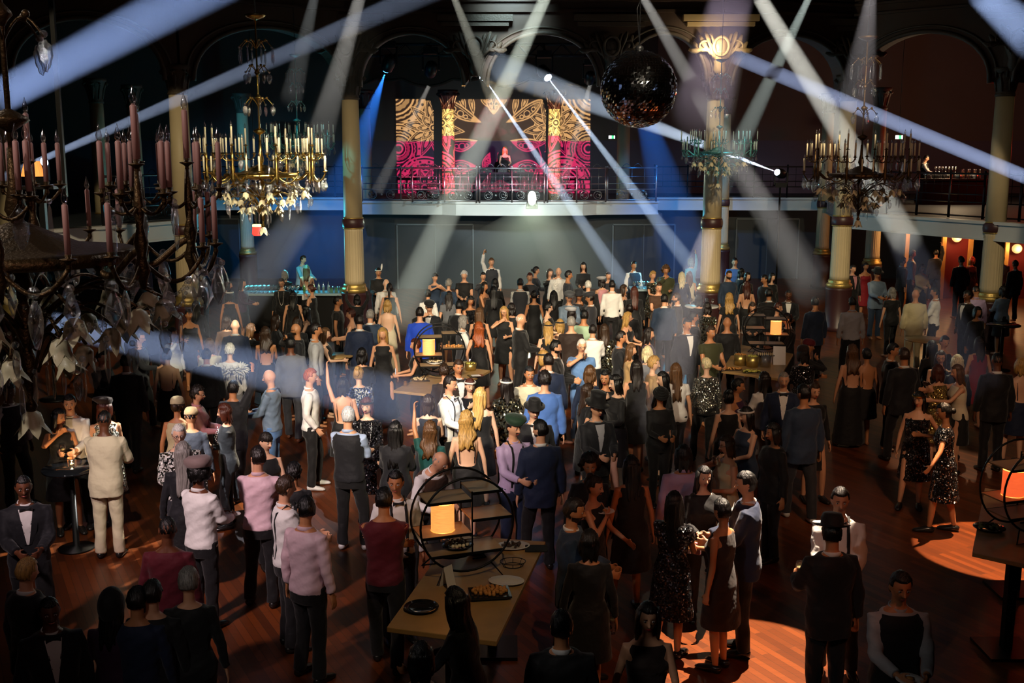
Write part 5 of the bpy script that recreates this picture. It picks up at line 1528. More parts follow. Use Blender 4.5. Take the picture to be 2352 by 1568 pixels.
def face_mesh(kind):
    key = ('face', kind)
    if key in _body:
        return _body[key]
    mb = MB()
    if kind == 'eye':
        mb.sphere((0, 0, 0), (.0135, .0075, .0065), 10, 7); mb.sphere((0, -.0045, 0), (.0058, .0042, .0058), 8, 6, m=1)
    elif kind == 'eyebrow':
        mb.tube([(-.015, .003, -.002), (-.004, -.002, .002), (.008, 0, .002), (.016, .006, -.002)], [(.002, .002), (.0032, .003), (.003, .003), (.0015, .002)], 6)
    elif kind == 'lips':
        mb.tube([(-.022, .006, .0), (-.008, -.003, .001), (0, -.004, -.001), (.008, -.003, .001), (.022, .006, .0)], [(.002, .003), (.006, .004), (.0065, .004), (.006, .004), (.002, .003)], 8)
    elif kind == 'smile':
        mb.tube([(-.026, .009, .006), (-.010, -.003, -.001), (0, -.005, -.002), (.010, -.003, -.001), (.026, .009, .006)], [(.002, .003), (.007, .004), (.0085, .004), (.007, .004), (.002, .003)], 8)
    elif kind == 'glasses':
        t = np.linspace(0, 2 * PI, 16, endpoint=False)
        for s_ in (-1, 1):
            mb.tube(np.stack([s_ * .031 + .021 * np.cos(t), -.098 + 0 * t, .010 + .016 * np.sin(t)], 1), .0022, 5, closed=True)
            mb.tube([(s_ * .052, -.097, .014), (s_ * .078, -.05, .014), (s_ * .080, .01, .010)], .002, 5)
        mb.tube([(-.010, -.099, .013), (.010, -.099, .013)], .002, 5)
    me = mb.mesh(kind); _body[key] = me
    return me


def garment(kind, sex, pose, legs, hi):
    key = (kind, sex, pose if kind not in ('trs', 'skirt', 'shorts') else POSES[pose][3], legs if kind in ('trs', 'jeans') else 0, hi)
    if key in _body:
        return _body[key]
    lean = POSES[pose][3]; mb = MB(); k = 1.0 if sex == 'm' else .945; vox = .011 if hi else .017; wr, fq = .004, 30
    top = 1.478 if sex == 'm' else 1.385
    sh = lambda z: 1.0 if z < (1.32 * k) else .86

    def sleeves(frac, pad, flare=0.0):
        for side in (-1, 1):
            S, E, W = arm_chain(sex, pose, side); r = (.046, .053, .044, .040, .037, .033, .027) if sex == 'm' else (.040, .043, .035, .033, .031, .028, .022)
            P = [S + np.array((-side * .05, 0, -.01)), S, S * .5 + E * .5, E * .93 + S * .07, E * .93 + W * .07, E * .55 + W * .45, W * .93 + E * .07]
            if frac < 1:
                q = max(2, int(round(frac * 6)) + 1); P = P[:q]; r = r[:q]
            mb.tube(P, [u + pad + flare * (i / 6) for i, u in enumerate(r)], 12)
    if kind == 'shirt':
        mb.rings(torso_rings(sex, .90 * k, top, .017)); sleeves(1, .013, .004); wr = .0055
    elif kind == 'ls':
        mb.rings(torso_rings(sex, .86 * k, top, .014)); sleeves(1, .010)
    elif kind == 'jacket':
        mb.rings(torso_rings(sex, .78 * k, top + .012, .032)); sleeves(1, .021, .004); wr, fq = .0045, 22
    elif kind == 'vest':
        mb.rings(torso_rings(sex, .89 * k, top - .015, .026, shrink=lambda z: 1.0 if z < (1.32 * k) else .95)); wr = .002
    elif kind == 'tee':
        mb.rings(torso_rings(sex, .86 * k, top, .018)); sleeves(.40, .020)
    elif kind == 'top':
        mb.rings(torso_rings(sex, .90 * k, top - .02, .013, shrink=sh)); wr = .002
    elif kind == 'strapless':
        mb.rings(torso_rings(sex, .90 * k, 1.30, .014)); wr = .002
        for s_ in (-1, 1):
            mb.tube([(s_ * .085, surf_y(sex, .085, 1.28, .008), 1.28), (s_ * .09, surf_y(sex, .09, 1.34, .008), 1.34), (s_ * .09, 0.0, 1.385)], .011, 6)
            mb.tube([(s_ * .09, 0.0, 1.385), (s_ * .085, surf_y(sex, .085, 1.28, .008, False), 1.28)], .011, 6)
    elif kind in ('dress', 'gown', 'sdress', 'ldress', 'open', 'opendress', 'strapdress', 'bodydress'):
        hem = {'dress': .50, 'gown': .06, 'sdress': .46, 'ldress': .42, 'open': .07, 'opendress': .52, 'strapdress': .45, 'bodydress': .55}[kind] * k
        z1 = {'open': 1.24 * k, 'opendress': 1.24 * k, 'strapdress': 1.30}.get(kind, top - (.02 if kind in ('dress', 'gown', 'bodydress') else 0))
        ys = -.016 if kind in ('open', 'opendress') else 0
        if ys:
            R = torso_rings(sex, .86 * k, 1.33, .014, shrink=lambda z: 1 if z < 1.29 else .8, steps=18)
            for q in R:
                zz = q[0, 2]; s = np.clip((zz - 1.03 * k) / (.20 * k), 0, 1)
                back = q[:, 1] > .0; q[back, 1] = q[back, 1] * (1 - s) + .015 * s
            mb.rings(R)
            for s_ in (-1, 1):
                mb.tube([(s_ * .085, surf_y(sex, .085, 1.31, .008), 1.31), (s_ * .09, 0, 1.385), (s_ * .10, .085, 1.30), (s_ * .10, .10, 1.16), (s_ * .09, .10, 1.04)], .010, 6)
        else:
            mb.rings(torso_rings(sex, .86 * k, z1, .013, shrink=(sh if kind in ('dress', 'gown', 'bodydress') else None), steps=18))
            if kind == 'strapdress':
                for s_ in (-1, 1):
                    mb.tube([(s_ * .085, surf_y(sex, .085, z1 - .01, .008), z1 - .01), (s_ * .09, 0, 1.385), (s_ * .085, surf_y(sex, .085, z1 - .01, .008, False), z1 - .01)], .011, 6)
        if kind == 'sdress':
            sleeves(.40, .018)
        if kind == 'ldress':
            sleeves(1, .012)
        n = 36; a = np.linspace(0, 2 * PI, n, endpoint=False); R = []
        for z in np.linspace(hem, .97 * k, 12):
            rx, ry, cy_ = prof(sex, max(z, PROF[sex][1][0])); q = max(0, (.90 * k - z) / (.9 * k)); fl = (.02 if kind == 'bodydress' else .085) * q; pl = 1 + .035 * q * np.sin(a * 9)
            R.append(np.stack([(rx + .014 + fl) * pl * np.cos(a), cy_ + (ry + .018 + fl * 1.2) * pl * np.sin(a), np.full(n, z)], 1))
        mb.rings(R); wr = .003
    elif kind in ('trs', 'jeans', 'shorts'):
        mb.rings(torso_rings(sex, PROF[sex][0][0], .97 * k, .012, steps=5))
        for side in (-1, 1):
            h, kn, an = leg_pts(sex, legs, side)
            r = (.098, .094, .076, .070, .066, .066) if sex == 'm' else (.100, .090, .068, .060, .058, .058)
            mb.tube([h + (0, 0, .05), h * .7 + kn * .3, kn * .9 + h * .1, kn * .9 + an * .1, kn * .6 + an * .4, an + (0, 0, -.02)], list(r), 14)
        wr, fq = .005, 18
    elif kind == 'skirt':
        n = 36; a = np.linspace(0, 2 * PI, n, endpoint=False); R = []
        for z in np.linspace(.50 * k, 1.03 * k, 12):
            rx, ry, cy_ = prof(sex, max(z, PROF[sex][1][0])); q = max(0, (.90 * k - z) / (.9 * k)); fl = .07 * q
            R.append(np.stack([(rx + .014 + fl) * np.cos(a), cy_ + (ry + .016 + fl) * np.sin(a), np.full(n, z)], 1))
        mb.rings(R); wr = .002
    if lean:
        mb.xf(lambda v: bend(v, lean))
    me = remesh(mb, vox, smooth_it=2, wrinkle=wr, wfreq=fq, name=kind)
    _body[key] = me
    return me


def detail(kind, sex, pose, pad):
    key = ('detail', kind, sex, pose, pad)
    if key in _body:
        return _body[key]
    k = 1.0 if sex == 'm' else .945; lean = POSES[pose][3]; mb = MB()
    zt = 1.475 * k
    if kind == 'shirt_front':
        rows = np.linspace(1.12 * k, zt, 9); V = []; F = []
        for layer in (.0065, .0):
            for z in rows:
                w_ = .010 + .055 * (z - rows[0]) / (rows[-1] - rows[0])
                for q in np.linspace(-1, 1, 7):
                    V.append((q * w_, surf_y(sex, q * w_, min(z, 1.45 * k), pad) - layer, z))
        for i in range(8):
            for j in range(6):
                a = i * 7 + j; F.append((a, a + 1, a + 8, a + 7))
        mb.add(V[:63], F)
    elif kind == 'collar':
        t = np.linspace(0, 2 * PI, 20, endpoint=False); r_ = .067 * k if sex == 'm' else .056
        mb.tube(np.stack([r_ * np.cos(t), .012 + r_ * np.sin(t) * 1.02, zt + .022 + .014 * np.sin(t)], 1), [(.020, .007)] * 20, 8, closed=True, side=(0, 0, 1))
    elif kind == 'bow_tie':
        y = surf_y(sex, 0, 1.44 * k, pad) - .012
        for s_ in (-1, 1):
            mb.tube([(0, y, zt), (s_ * .028, y, zt), (s_ * .055, y, zt)], [(.008, .006), (.013, .008), (.024, .006)], 8, side=(0, 0, 1))
    elif kind == 'suspenders':
        for s_ in (-1, 1):
            zs = np.linspace(.97 * k, 1.44 * k, 9)
            P = [(s_ * (.085 - .012 * i / 8), surf_y(sex, .085 - .012 * i / 8, z, pad + .002), z) for i, z in enumerate(zs)] + [(s_ * .080, 0.0, prof_top(sex, .080, pad) + .004)] + [(s_ * (.075 - .04 * i / 8), surf_y(sex, .07, z, pad + .002, False), z) for i, z in enumerate(zs[::-1])]
            mb.tube(P, [(.015, .0035)] * len(P), 8, side=(1, 0, 0))
    elif kind in ('pearls', 'longpearls'):
        L_ = .17 if kind == 'pearls' else .36; t = np.linspace(0, PI, 26 if kind == 'pearls' else 40)
        for q in t:
            x = .075 * k * math.cos(q); z = 1.44 * k - L_ * math.sin(q) ** 1.2 * k; mb.sphere((x, surf_y(sex, x, min(z, 1.40 * k), .020) - .004, z), .0065, 6, 4)
    elif kind == 'choker':
        t = np.linspace(0, 2 * PI, 26, endpoint=False)
        for q in t:
            mb.sphere((.056 * math.cos(q), .010 + .056 * math.sin(q), 1.435 * k + .008 * math.sin(q)), .007, 6, 4)
    elif kind == 'boa':
        t = np.linspace(0, 2 * PI, 40, endpoint=False); rg = np.random.default_rng(4)
        for q in t:
            for j in range(9):
                e1 = rg.normal(0, 1, 3); e1 /= np.linalg.norm(e1); c = np.array((.21 * math.cos(q), .03 + .16 * math.sin(q), 1.33 * k)) + e1 * .04
                mb.tube([c, c + e1 * .05, c + e1 * .10 + (0, 0, -.02)], [.012, .015, .002], 5)
    elif kind == 'lapels':
        for s_ in (-1, 1):
            V = []
            for z, x0, x1 in ((1.12 * k, .004, .03), (1.25 * k, .024, .085), (1.33 * k, .036, .100), (1.36 * k, .042, .070), (1.46 * k, .062, .085)):
                V += [(s_ * x0, surf_y(sex, x0, z, pad) - .007, z), (s_ * x1, surf_y(sex, x1, z, pad) - .004, z)]
            F = [(2 * i, 2 * i + 1, 2 * i + 3, 2 * i + 2) for i in range(4)]
            if s_ < 0:
                F = [f[::-1] for f in F]
            mb.add(V, F)
    if lean:
        mb.xf(lambda v: bend(v, lean))
    me = mb.mesh(kind); _body[key] = me
    return me


def prof_top(sex, x, pad):
    P = PROF[sex]
    for z in np.linspace(1.51, 1.2, 60):
        if prof(sex, z)[0] + pad > x + .012:
            return z + pad * .5
    return 1.42


def shoe_mesh(kind, side, sex, legs):
    key = ('shoe', kind, side, sex, legs)
    if key in _body:
        return _body[key]
    h, kn, an = leg_pts(sex, legs, side); mb = MB()
    mb.tube([an + (0, .062, -.048), an + (0, .04, -.043), an + (0, -.02, -.040), an + (side * .01, -.10, -.052), an + (side * .02, -.17, -.060), an + (side * .022, -.20, -.066)], [(.022, .026), (.040, .040), (.045, .045), (.050, .032), (.040, .023), (.018, .012)], 12, side=(1, 0, 0))
    me = mb.mesh('shoe'); _body[key] = me
    return me


SKIN = {'f': ('#d9a07c', .5), 'p': ('#e2b394', .5), 'm': ('#c08258', .5), 'd': ('#6b3e26', .5)}
CL = {'black': '#121214', 'ink': '#15161b', 'navy': '#16233f', 'blue': '#4a70b4', 'lsky': '#a8bcdc', 'royal': '#1c47c8', 'sky': '#5b8fd6', 'denim': '#5d83b8', 'slate': '#2b3b52', 'grey': '#66686e', 'dgrey': '#33343a', 'lgrey': '#a9a9ad', 'white': '#e9e6e2',
      'cream': '#dccfb0', 'beige': '#c9bd96', 'tan': '#a8885c', 'tweed': '#7d6a66', 'brown': '#4b3221', 'dbrown': '#2a1c16', 'green': '#1f3a28', 'teal': '#0f4a48', 'olive': '#3c3d22', 'mint': '#a9c4a4', 'red': '#8c1420', 'wine': '#5e1220', 'rose': '#c98a90', 'pink': '#e4c2cb',
      'lilac': '#b9a2c8', 'purple': '#3a1c3a', 'gold': '#b98a2a', 'ivory': '#d8c9a0', 'orange': '#d0762c', 'steel': '#6d8096', 'cyan': '#6fb7c9'}  # cyan cloth holds the cyan light of the bars in its colour
HC = {'black': '#0b0908', 'dark': '#170e0a', 'brown': '#33200f', 'lbrown': '#5a3c20', 'auburn': '#4a1e0e', 'red': '#9a4a1c', 'blond': '#b48b4a', 'platinum': '#d8c89a', 'grey': '#8b8680', 'silver': '#c4c6c8', 'white': '#dcd8cf'}


def cloth(c, kind='plain'):
    if c in ('sequin', 'goldsequin', 'silversequin', 'print', 'lace'):
        if c == 'goldsequin':
            return sequin_mat('gold_sequins', (.5, .33, .08), (1, .72, .25), 90, .7)
        if c == 'sequin':
            return sequin_mat('black_sequins', (.012, .012, .014), (.95, .95, 1), 75, .10)
        if c == 'silversequin':
            return sequin_mat('silver_sequins', (.10, .10, .09), (.9, .88, .75), 80, .45)
        if c == 'print':
            return sequin_mat('floral_print', (.05, .05, .04), (.55, .5, .3), 45, .35)
        return sequin_mat('lace_print', (.75, .74, .68), (.25, .3, .25), 60, .3)
    if c == 'bluelace':
        return sequin_mat('blue_print', (.75, .78, .85), (.1, .2, .7), 60, .35)
    return mat('cloth_' + c, CL[c], .5 if kind in ('shirt',) else .72, bump=.7, bscale=11, sheen=.15, spec=.35)


def skin(k):
    return mat('skin_' + k, SKIN[k][0], .48, vary=.06, vscale=14)


def hairm(c):
    nm = 'hair_' + c
    if nm in _mats:
        return _mats[nm]
    m = mat(nm, HC[c], .38, spec=.6); nt = m.node_tree; b = nt.nodes['Principled BSDF']; L = nt.links.new
    tc = nt.nodes.new('ShaderNodeTexCoord'); mp = nt.nodes.new('ShaderNodeMapping'); mp.inputs['Scale'].default_value = (120, 120, 9)
    n = nt.nodes.new('ShaderNodeTexNoise'); n.inputs['Scale'].default_value = 1.0; n.inputs['Detail'].default_value = 3
    r = nt.nodes.new('ShaderNodeMapRange'); r.inputs[1].default_value = .3; r.inputs[2].default_value = .7; r.inputs[3].default_value = .45; r.inputs[4].default_value = 1.5
    mx = nt.nodes.new('ShaderNodeMix'); mx.data_type = 'RGBA'; mx.blend_type = 'MULTIPLY'; mx.inputs[0].default_value = 1; mx.inputs[6].default_value = (*lin(HC[c]), 1)
    bp = nt.nodes.new('ShaderNodeBump'); bp.inputs['Strength'].default_value = .8; bp.inputs['Distance'].default_value = .01
    L(tc.outputs['Object'], mp.inputs[0]); L(mp.outputs[0], n.inputs['Vector']); L(n.outputs[0], r.inputs[0]); L(r.outputs[0], mx.inputs[7]); L(mx.outputs[2], b.inputs['Base Color'])
    L(n.outputs[0], bp.inputs['Height']); L(bp.outputs[0], b.inputs['Normal'])
    return m


M_EYEW = mat('eye_white', (.50, .47, .45), .35, spec=.2); M_IRIS = mat('iris', (.02, .015, .01), .15)
M_LIP = mat('lips', '#a04a44', .35); M_LIPR = mat('red_lips', '#9c1420', .3)
M_PEARL = mat('pearl', (.85, .82, .74), .18, coat=.5)
M_SHOEB = mat('black_leather', (.015, .013, .012), .25); M_SHOEW = mat('white_leather', (.72, .72, .70), .4); M_FEATHER = mat('white_feather', (.85, .83, .78), .8, bump=.8, bscale=60)
UPPER = {'shirt': 'shirt', 'suit': 'jacket', 'tux': 'jacket', 'jacket': 'jacket', 'tee': 'tee', 'polo': 'tee', 'ls': 'ls', 'top': 'top', 'strapless': 'strapless', 'blouse': 'shirt'}
PARTNAME = {'shirt': 'shirt', 'ls': 'long_sleeved_top', 'jacket': 'jacket', 'vest': 'waistcoat', 'tee': 'short_sleeved_top', 'top': 'sleeveless_top', 'strapless': 'strappy_top', 'trs': 'trousers', 'jeans': 'jeans', 'skirt': 'skirt'}
placed = []


def person(line):
    spec, label = line.split('|'); t = spec.split(); label = label.strip()
    x, y, face = float(t[0]), float(t[1]), float(t[2])
    sk = t[3][1:] or 'f'; sex = t[3][0]; flip = t[4].endswith('-'); pose = t[4].rstrip('-'); yaw = int(t[5])
    style, hc = t[6].split('.'); outfit = t[7].split('+'); ex = t[8].split(',') if len(t) > 8 else []
    opt = {e.split('=')[0]: e.split('=')[1] for e in ex if '=' in e}; ex = set(e for e in ex if '=' not in e)
    base = float(opt.get('z', 0)); hgt = float(opt.get('h', {'m': 1.79, 'f': 1.69}[sex])) ; legs = int(opt.get('legs', (len(placed) % 3) if sex == 'm' else len(placed) % 2))
    pitch = 5 * round(float(opt.get('pitch', 8)) / 5)
    wyaw = yaw; yaw = -yaw if flip else yaw
    lean = POSES[pose][3]; HM = head_matrix(sex, pose, yaw, pitch)
    top = HM @ Vector((0, 0, .125 + (.03 if 'hat' in opt and opt['hat'] in ('fedora', 'tophat', 'bowler') else 0)))
    fr = math.radians(face)

    def solve(h):
        s = h / DES[sex]
        if 'Y' in opt:
            P = at_y(x, y, float(opt['Y'])); s = (P.z - base) / top.z
        else:
            P = at_z(x, y, base + top.z * s)
        off = Matrix.Rotation(fr, 3, 'Z') @ Vector((-top.x if flip else top.x, top.y, 0)) * s
        return s, P.x - off.x, P.y - off.y
    best = None
    for dh in (0, .02, -.02, .04, -.04, .06, -.06, .08, -.08, .11, -.11):
        s, X, Y = solve(hgt + dh)
        dmin = min([math.hypot(X - a, Y - b) for a, b in placed] + [9])
        if best is None or dmin > best[0] + .03:
            best = (dmin, s, X, Y)
        if dmin > .46 or 'Y' in opt or 'h' in opt:
            break
    _, s, X, Y = best
    placed.append((X, Y))
    hi = Y < 17.5
    r = root('person', (X, Y, base), fr, label, 'person')
    r.scale = (-s if flip else s, s, s)
    near_face = hi or abs(((face + wyaw + 180) % 360) - 180) < 95
    sm = skin(sk)
    body = mk('body', body_mesh(sex, pose, yaw, pitch, legs, hi), sm, r)

    def headpart(name, me, mts, loc=(0, 0, 0), sc=1.0, par=None):
        o = mk(name, me, mts, par or r); o.matrix_local = head_matrix(sex, pose, yaw, pitch) @ Matrix.Translation(loc) @ Matrix.Scale(sc, 4)
        return o
    if style != 'bald':
        headpart('hair', hair_mesh(style, hi), hairm(hc))
    if near_face and abs(((face + wyaw + 180) % 360) - 180) < 125:
        for s_ in (-1, 1):
            headpart('eye', face_mesh('eye'), [M_EYEW, M_IRIS], (s_ * .031, -.0800, .009), 1.0, body)
            if hi:
                headpart('eyebrow', face_mesh('eyebrow'), hairm(hc if style != 'bald' else 'brown'), (s_ * .031, -.091, .031), 1.0, body)
        headpart('lips', face_mesh('smile' if 'smile' in ex else 'lips'), M_LIPR if 'red' in ex else M_LIP, (0, -.0905, -.055), 1.0, body)
    if 'glasses' in ex:
        headpart('eyeglasses', face_mesh('glasses'), M_BLACKMETAL)
    for b_ in ('beard', 'full', 'moustache'):
        if b_ in ex:
            headpart('beard', beard_mesh(b_), hairm(hc if hc != 'red' else 'auburn'))
    if 'hat' in opt:
        hk = opt['hat']; hcol = opt.get('hatc', 'black')
        headpart('headband' if hk in ('band', 'feather') else 'hat', hat_mesh(hk), M_PEARL if hcol == 'pearl' else (M_GOLD if hcol == 'goldm' else cloth(hcol)), (0, 0, 0), {'afro': 1.36, 'curly': 1.16, 'longcurly': 1.15, 'bald': 1.0, 'fuzz': 1.03}.get(style, 1.10))
    for g in outfit:
        kind, col = g.split('.')
        gk = UPPER.get(kind, kind)
        nm = PARTNAME.get(gk, 'dress' if gk not in ('gown', 'open') else 'gown')
        gm = mk(nm, garment(gk, sex, pose, legs, hi), cloth(col, kind), r)
        pad = {'jacket': .032, 'shirt': .017}.get(gk, .018)
        if kind in ('suit', 'tux'):
            if hi or abs(((face + 180) % 360) - 180) < 110:
                mk('shirt_front', detail('shirt_front', sex, pose, pad), cloth(opt.get('sf', 'white'), 'shirt'), gm)
                if hi:
                    mk('lapel', detail('lapels', sex, pose, pad), cloth(col), gm)
        if kind in ('suit', 'tux', 'shirt'):
            mk('collar', detail('collar', sex, pose, pad), cloth(opt.get('sf', 'white') if kind != 'shirt' else col, 'shirt'), gm)
        if kind == 'tux' or 'bowtie' in ex:
            if kind in ('tux', 'shirt'):
                mk('bow_tie', detail('bow_tie', sex, pose, pad), cloth('black'), gm)
    if 'vest' in opt:
        mk('waistcoat', garment('vest', sex, pose, legs, hi), cloth(opt['vest']), r)
    if 'susp' in ex:
        mk('suspenders', detail('suspenders', sex, pose, .019), cloth('black'), r)
    for n_ in ('pearls', 'longpearls', 'choker'):
        if n_ in ex:
            mk('necklace', detail(n_, sex, pose, 0), M_PEARL, r)
    if 'boa' in ex:
        mk('feather_wrap', detail('boa', sex, pose, 0), M_FEATHER, r)
    if hi or 'shoe' in opt:
        sc_ = M_SHOEW if opt.get('shoe') == 'white' else M_SHOEB
        for sd in (-1, 1):
            mk('shoe', shoe_mesh('a', sd, sex, legs), sc_, r)
    # what the hands hold stays a thing of its own
    E_, W_ = arm_chain(sex, pose, -1)[1:]
    held = [k for k in ('wine', 'tumbler', 'coupe', 'phone', 'clutch', 'bag', 'dish', 'tray') if k in ex or k in opt]
    for k in held:
        a, s3, n3 = hand_frame(E_, W_, -1)
        g = bend(W_ + a * .075 + n3 * .040, lean)
        M = Matrix.Translation((X, Y, base)) @ Matrix.Rotation(fr, 4, 'Z') @ Matrix.Diagonal((-s if flip else s, s, s, 1))
        p = M @ Vector(g)
        who = ' '.join(label.split()[:9])
        nm = {'wine': 'wine_glass', 'coupe': 'coupe_glass', 'tumbler': 'tumbler', 'phone': 'mobile_phone', 'clutch': 'clutch_bag', 'bag': 'shoulder_bag', 'dish': 'plate', 'tray': 'tray'}[k]
        o = root(nm, p, fr, {'wine': 'stemmed glass', 'coupe': 'wide stemmed glass', 'tumbler': 'short drink glass', 'phone': 'glowing phone', 'clutch': 'small bag', 'bag': 'hanging bag', 'dish': 'small plate', 'tray': 'round tray'}[k] + ' held by: ' + who, {'wine': 'glass', 'coupe': 'glass', 'tumbler': 'glass', 'phone': 'phone', 'clutch': 'bag', 'bag': 'bag', 'dish': 'plate', 'tray': 'tray'}[k])
        if k in ('wine', 'coupe'):
            mk('vessel', ME_WINE if k == 'wine' else ME_COUPE, M_GLASS, o, (0, 0, -.075))
            MB().lathe([(.010, .112), (.031, .125), (.032, .138), (.004, .139)], 12).build('drink', M_WINE_, o, loc=(0, 0, -.075)) if k == 'wine' else None
        elif k == 'tumbler':
            mk('vessel', ME_TUMB, M_GLASS, o, (0, 0, -.045)); MB().lathe([(.028, .012), (.031, .055), (.004, .056)], 12).build('drink', M_LIQ, o, loc=(0, 0, -.045))
        elif k == 'phone':
            MB().box((0, 0, .04), (.072, .008, .15)).build('case', M_BLACKMETAL, o, smooth=False)
            MB().box((0, .006, .04), (.064, .004, .14)).build('screen', mat('phone_screen', (.8, .8, .9), emit=3, ecol=(.9, .9, 1)), o, smooth=False)
        elif k == 'clutch':
            MB().box((0, 0, -.03), (.24, .05, .13)).build('pouch', cloth(opt[k]), o, smooth=False, bevel=.012)
            MB().tube([(-.1, 0, .035), (0, 0, .05), (.1, 0, .035)], .005, 6).build('clasp', M_GOLD, o)
        elif k == 'bag':
            MB().lathe([(.05, -.34), (.13, -.30), (.15, -.2), (.10, -.05), (.03, 0)], 16).xf(lambda v: v * (1, .45, 1)).build('pouch', cloth(opt[k]), o)
            MB().tube([(-.03, 0, -.02), (0, 0, .10), (.03, 0, -.02)], .006, 6).build('strap', M_BLACKMETAL, o)
        elif k in ('dish', 'tray'):
            R_ = .10 if k == 'dish' else .18
            MB().lathe([(R_ * .6, 0), (R_, .014), (R_ * .97, .018), (R_ * .6, .006)], 24).build('dish', M_WHITE if k == 'dish' else M_RAIL, o)
            MB().sphere((0, 0, .02), (.03, .025, .015), 8, 6).build('morsel', M_ORG, o)
    return r


